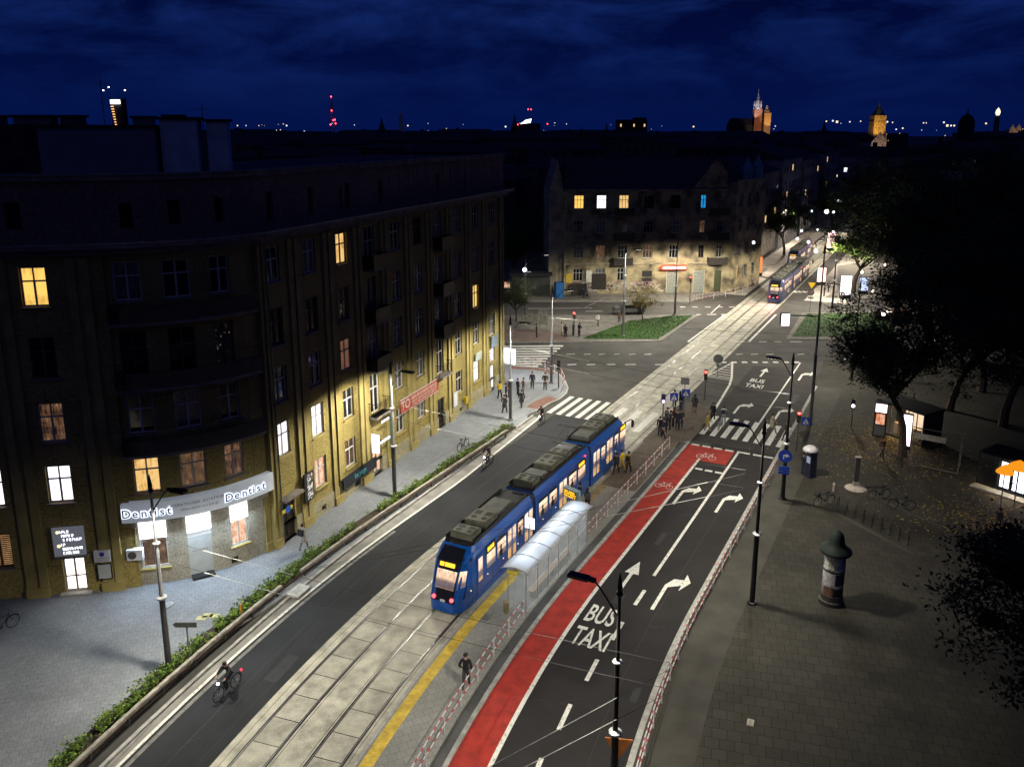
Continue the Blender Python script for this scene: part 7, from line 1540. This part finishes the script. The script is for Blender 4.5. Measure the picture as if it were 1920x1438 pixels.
# suspended lamps and shop lights of the far street
for px,py,zz,r0,l,col in ((1413,455,8,.30,'bluish white lamp on the wing of the corner building',(.85,.85,1.)),(1495,448,8,.30,'left lamp hanging over the far street',(.85,.85,1.)),(1516,454,8,.3,'second lamp hanging over the far street',(.85,.88,1.)),(1530,471,8,.34,'lamp glowing violet white beside the very tall mast',(.8,.8,1.)),(1562,436,8,.34,'pinkish lamp right of the far street',(1.,.7,.9)),(1573,378,8,.6,'large white lamp high up the far street',(.95,.95,1.)),(1550,397,8,.6,'tall white lamp glow up the far street',(.9,.93,1.)),(1563,398,8,.3,'small lamp up the far street',(.8,.85,1.)),(1533,431,8,.22,'small lamp over the second tram',(.9,.9,1.)),(1503,433,8,.25,'small lamp over the far street trees',(.9,.9,1.)),(1910,458,8,.3,'lone street lamp at the right edge above the dark park',(1.,.75,.6)),(1522,396,8,.25,'greenish lamp in the far street tree',(.6,.9,.9))):
    q=P(px,py,zz); o=T('hanging_lamp',l,'street lamp',(q.x,q.y,zz)); m=MB(); r0*=.8; m.lathe([(.05,-r0),(r0*.8,-r0*.6),(r0,0),(r0*.7,r0*.7),(.05,r0)],12); m.build('globe',em('globe_%d'%px,col,4.),o); m=MB(); m.tube([(0,0,r0),(0,0,r0+.5)],.03,4); m.build('hanger',wire,o)
for s_,t,pw in ((78,-9,6500),(92,8,8000),(108,-8,9000),(126,8,11000),(150,-8,11000),(180,8,13000),(86,22,2500),(96,40,1500)):
    q=S(s_,t); spot('street_light',(q.x,q.y,8.4),pw,(1,.88,.72),165,.2,None,.3)
def glowboard(name,label,px,py,w,h,col,st,z=.1,rz=0):
    q=P2(px,py,z); o=T(name,label,'sign',(q.x,q.y,z),rz); m=MB(); m.box((-w/2,-.1,.6),(w/2,.1,.6+h)); m.build('panel',em(name+'_%d'%px,col,st),o); m=MB(); m.box((-w/2-.08,-.06,.0),(w/2+.08,.12,.6)); m.box((-w/2-.08,.11,.6),(w/2+.08,.16,.7+h)); m.build('casing',blackm,o); return o
glowboard('poster_pylon','tall white glowing advertising pylon beyond the right grass island',1584,560,1.5,2.9,(1.,.97,.97),3.5)
glowboard('poster_pylon','bluish glowing poster behind the leaves right of the white pylon',1618,552,1.3,2.,(.6,.7,1.),1.2)
glowboard('shop_light','orange and white lit shop front near the very tall mast',1539,535,1.3,2.3,(1.,.6,.5),3.)
glowboard('shop_light','narrow pink lit doorway on the wing of the corner building',1391,535,.6,2.6,(1.,.6,.55),1.3)
glowboard('shop_light','orange lit sign on the far street corner',1423,518,.9,2.8,(1.,.3,.08),1.1)
glowboard('shop_light','white and red lit entrance at the end of the far street pavement',1557,470,1.6,3.2,(1.,.6,.55),3.)
# parked and waiting cars beyond the trees
def car(label,px,py,rz,col,lit=True):
    q=P2(px,py,.02); o=T('car',label,'car',(q.x,q.y,0),rz); m=MB(); pr=[(-2.1,.35),(-2.15,.75),(-1.9,.95),(-1.2,1.0),(-.7,1.42),(.7,1.45),(1.3,1.0),(2.0,.88),(2.15,.6),(2.1,.35)]
    for y0,y1 in ((-.85,.85),): m.prism([(x,z) for x,z in pr],-y1,y1,M=Rx(R(90)))
    m.build('body',mat('car_paint_%d'%px,col,.3,coat=.6),o); g=MB(); g.box((-.75,-.87,1.0),(.8,.87,1.35)); g.build('window',glass,o); w_=MB()
    for x in (-1.35,1.35):
        for y in (-.78,.78): w_.tube([(x,y-.1,.33),(x,y+.1,.33)],.33,14)
    w_.build('wheel',blackm,o)
    m=MB(); 
    for y in (-.65,.65): m.box((-2.2,y-.14,.68),(-2.1,y+.14,.82))
    m.build('tail_light',em('car_red',(1.,.05,.03),6.) if lit else blackm,o); m=MB()
    for y in (-.65,.65): m.box((2.1,y-.14,.58),(2.2,y+.14,.74))
    m.build('headlight',em('car_white',(1.,.85,.7),8.) if lit else whiteS,o); return o
car('dark car with red tail lights seen between the park trunks',1735,562,R(60),(.05,.05,.06)); car('pale car with headlights on beyond the park trees',1722,572,R(-120),(.3,.3,.32)); car('car with warm headlights farthest right beyond the park',1870,566,R(-120),(.08,.08,.09)); car('grey car with lamps on in the middle of the far park road',1808,564,R(60),(.15,.15,.15)); car('dark car turning behind the near tree crown',1682,600,R(0),(.1,.02,.02)); car('white car parked at the far left behind the bushy tree',1178,588,R(5),(.12,.12,.12),False)
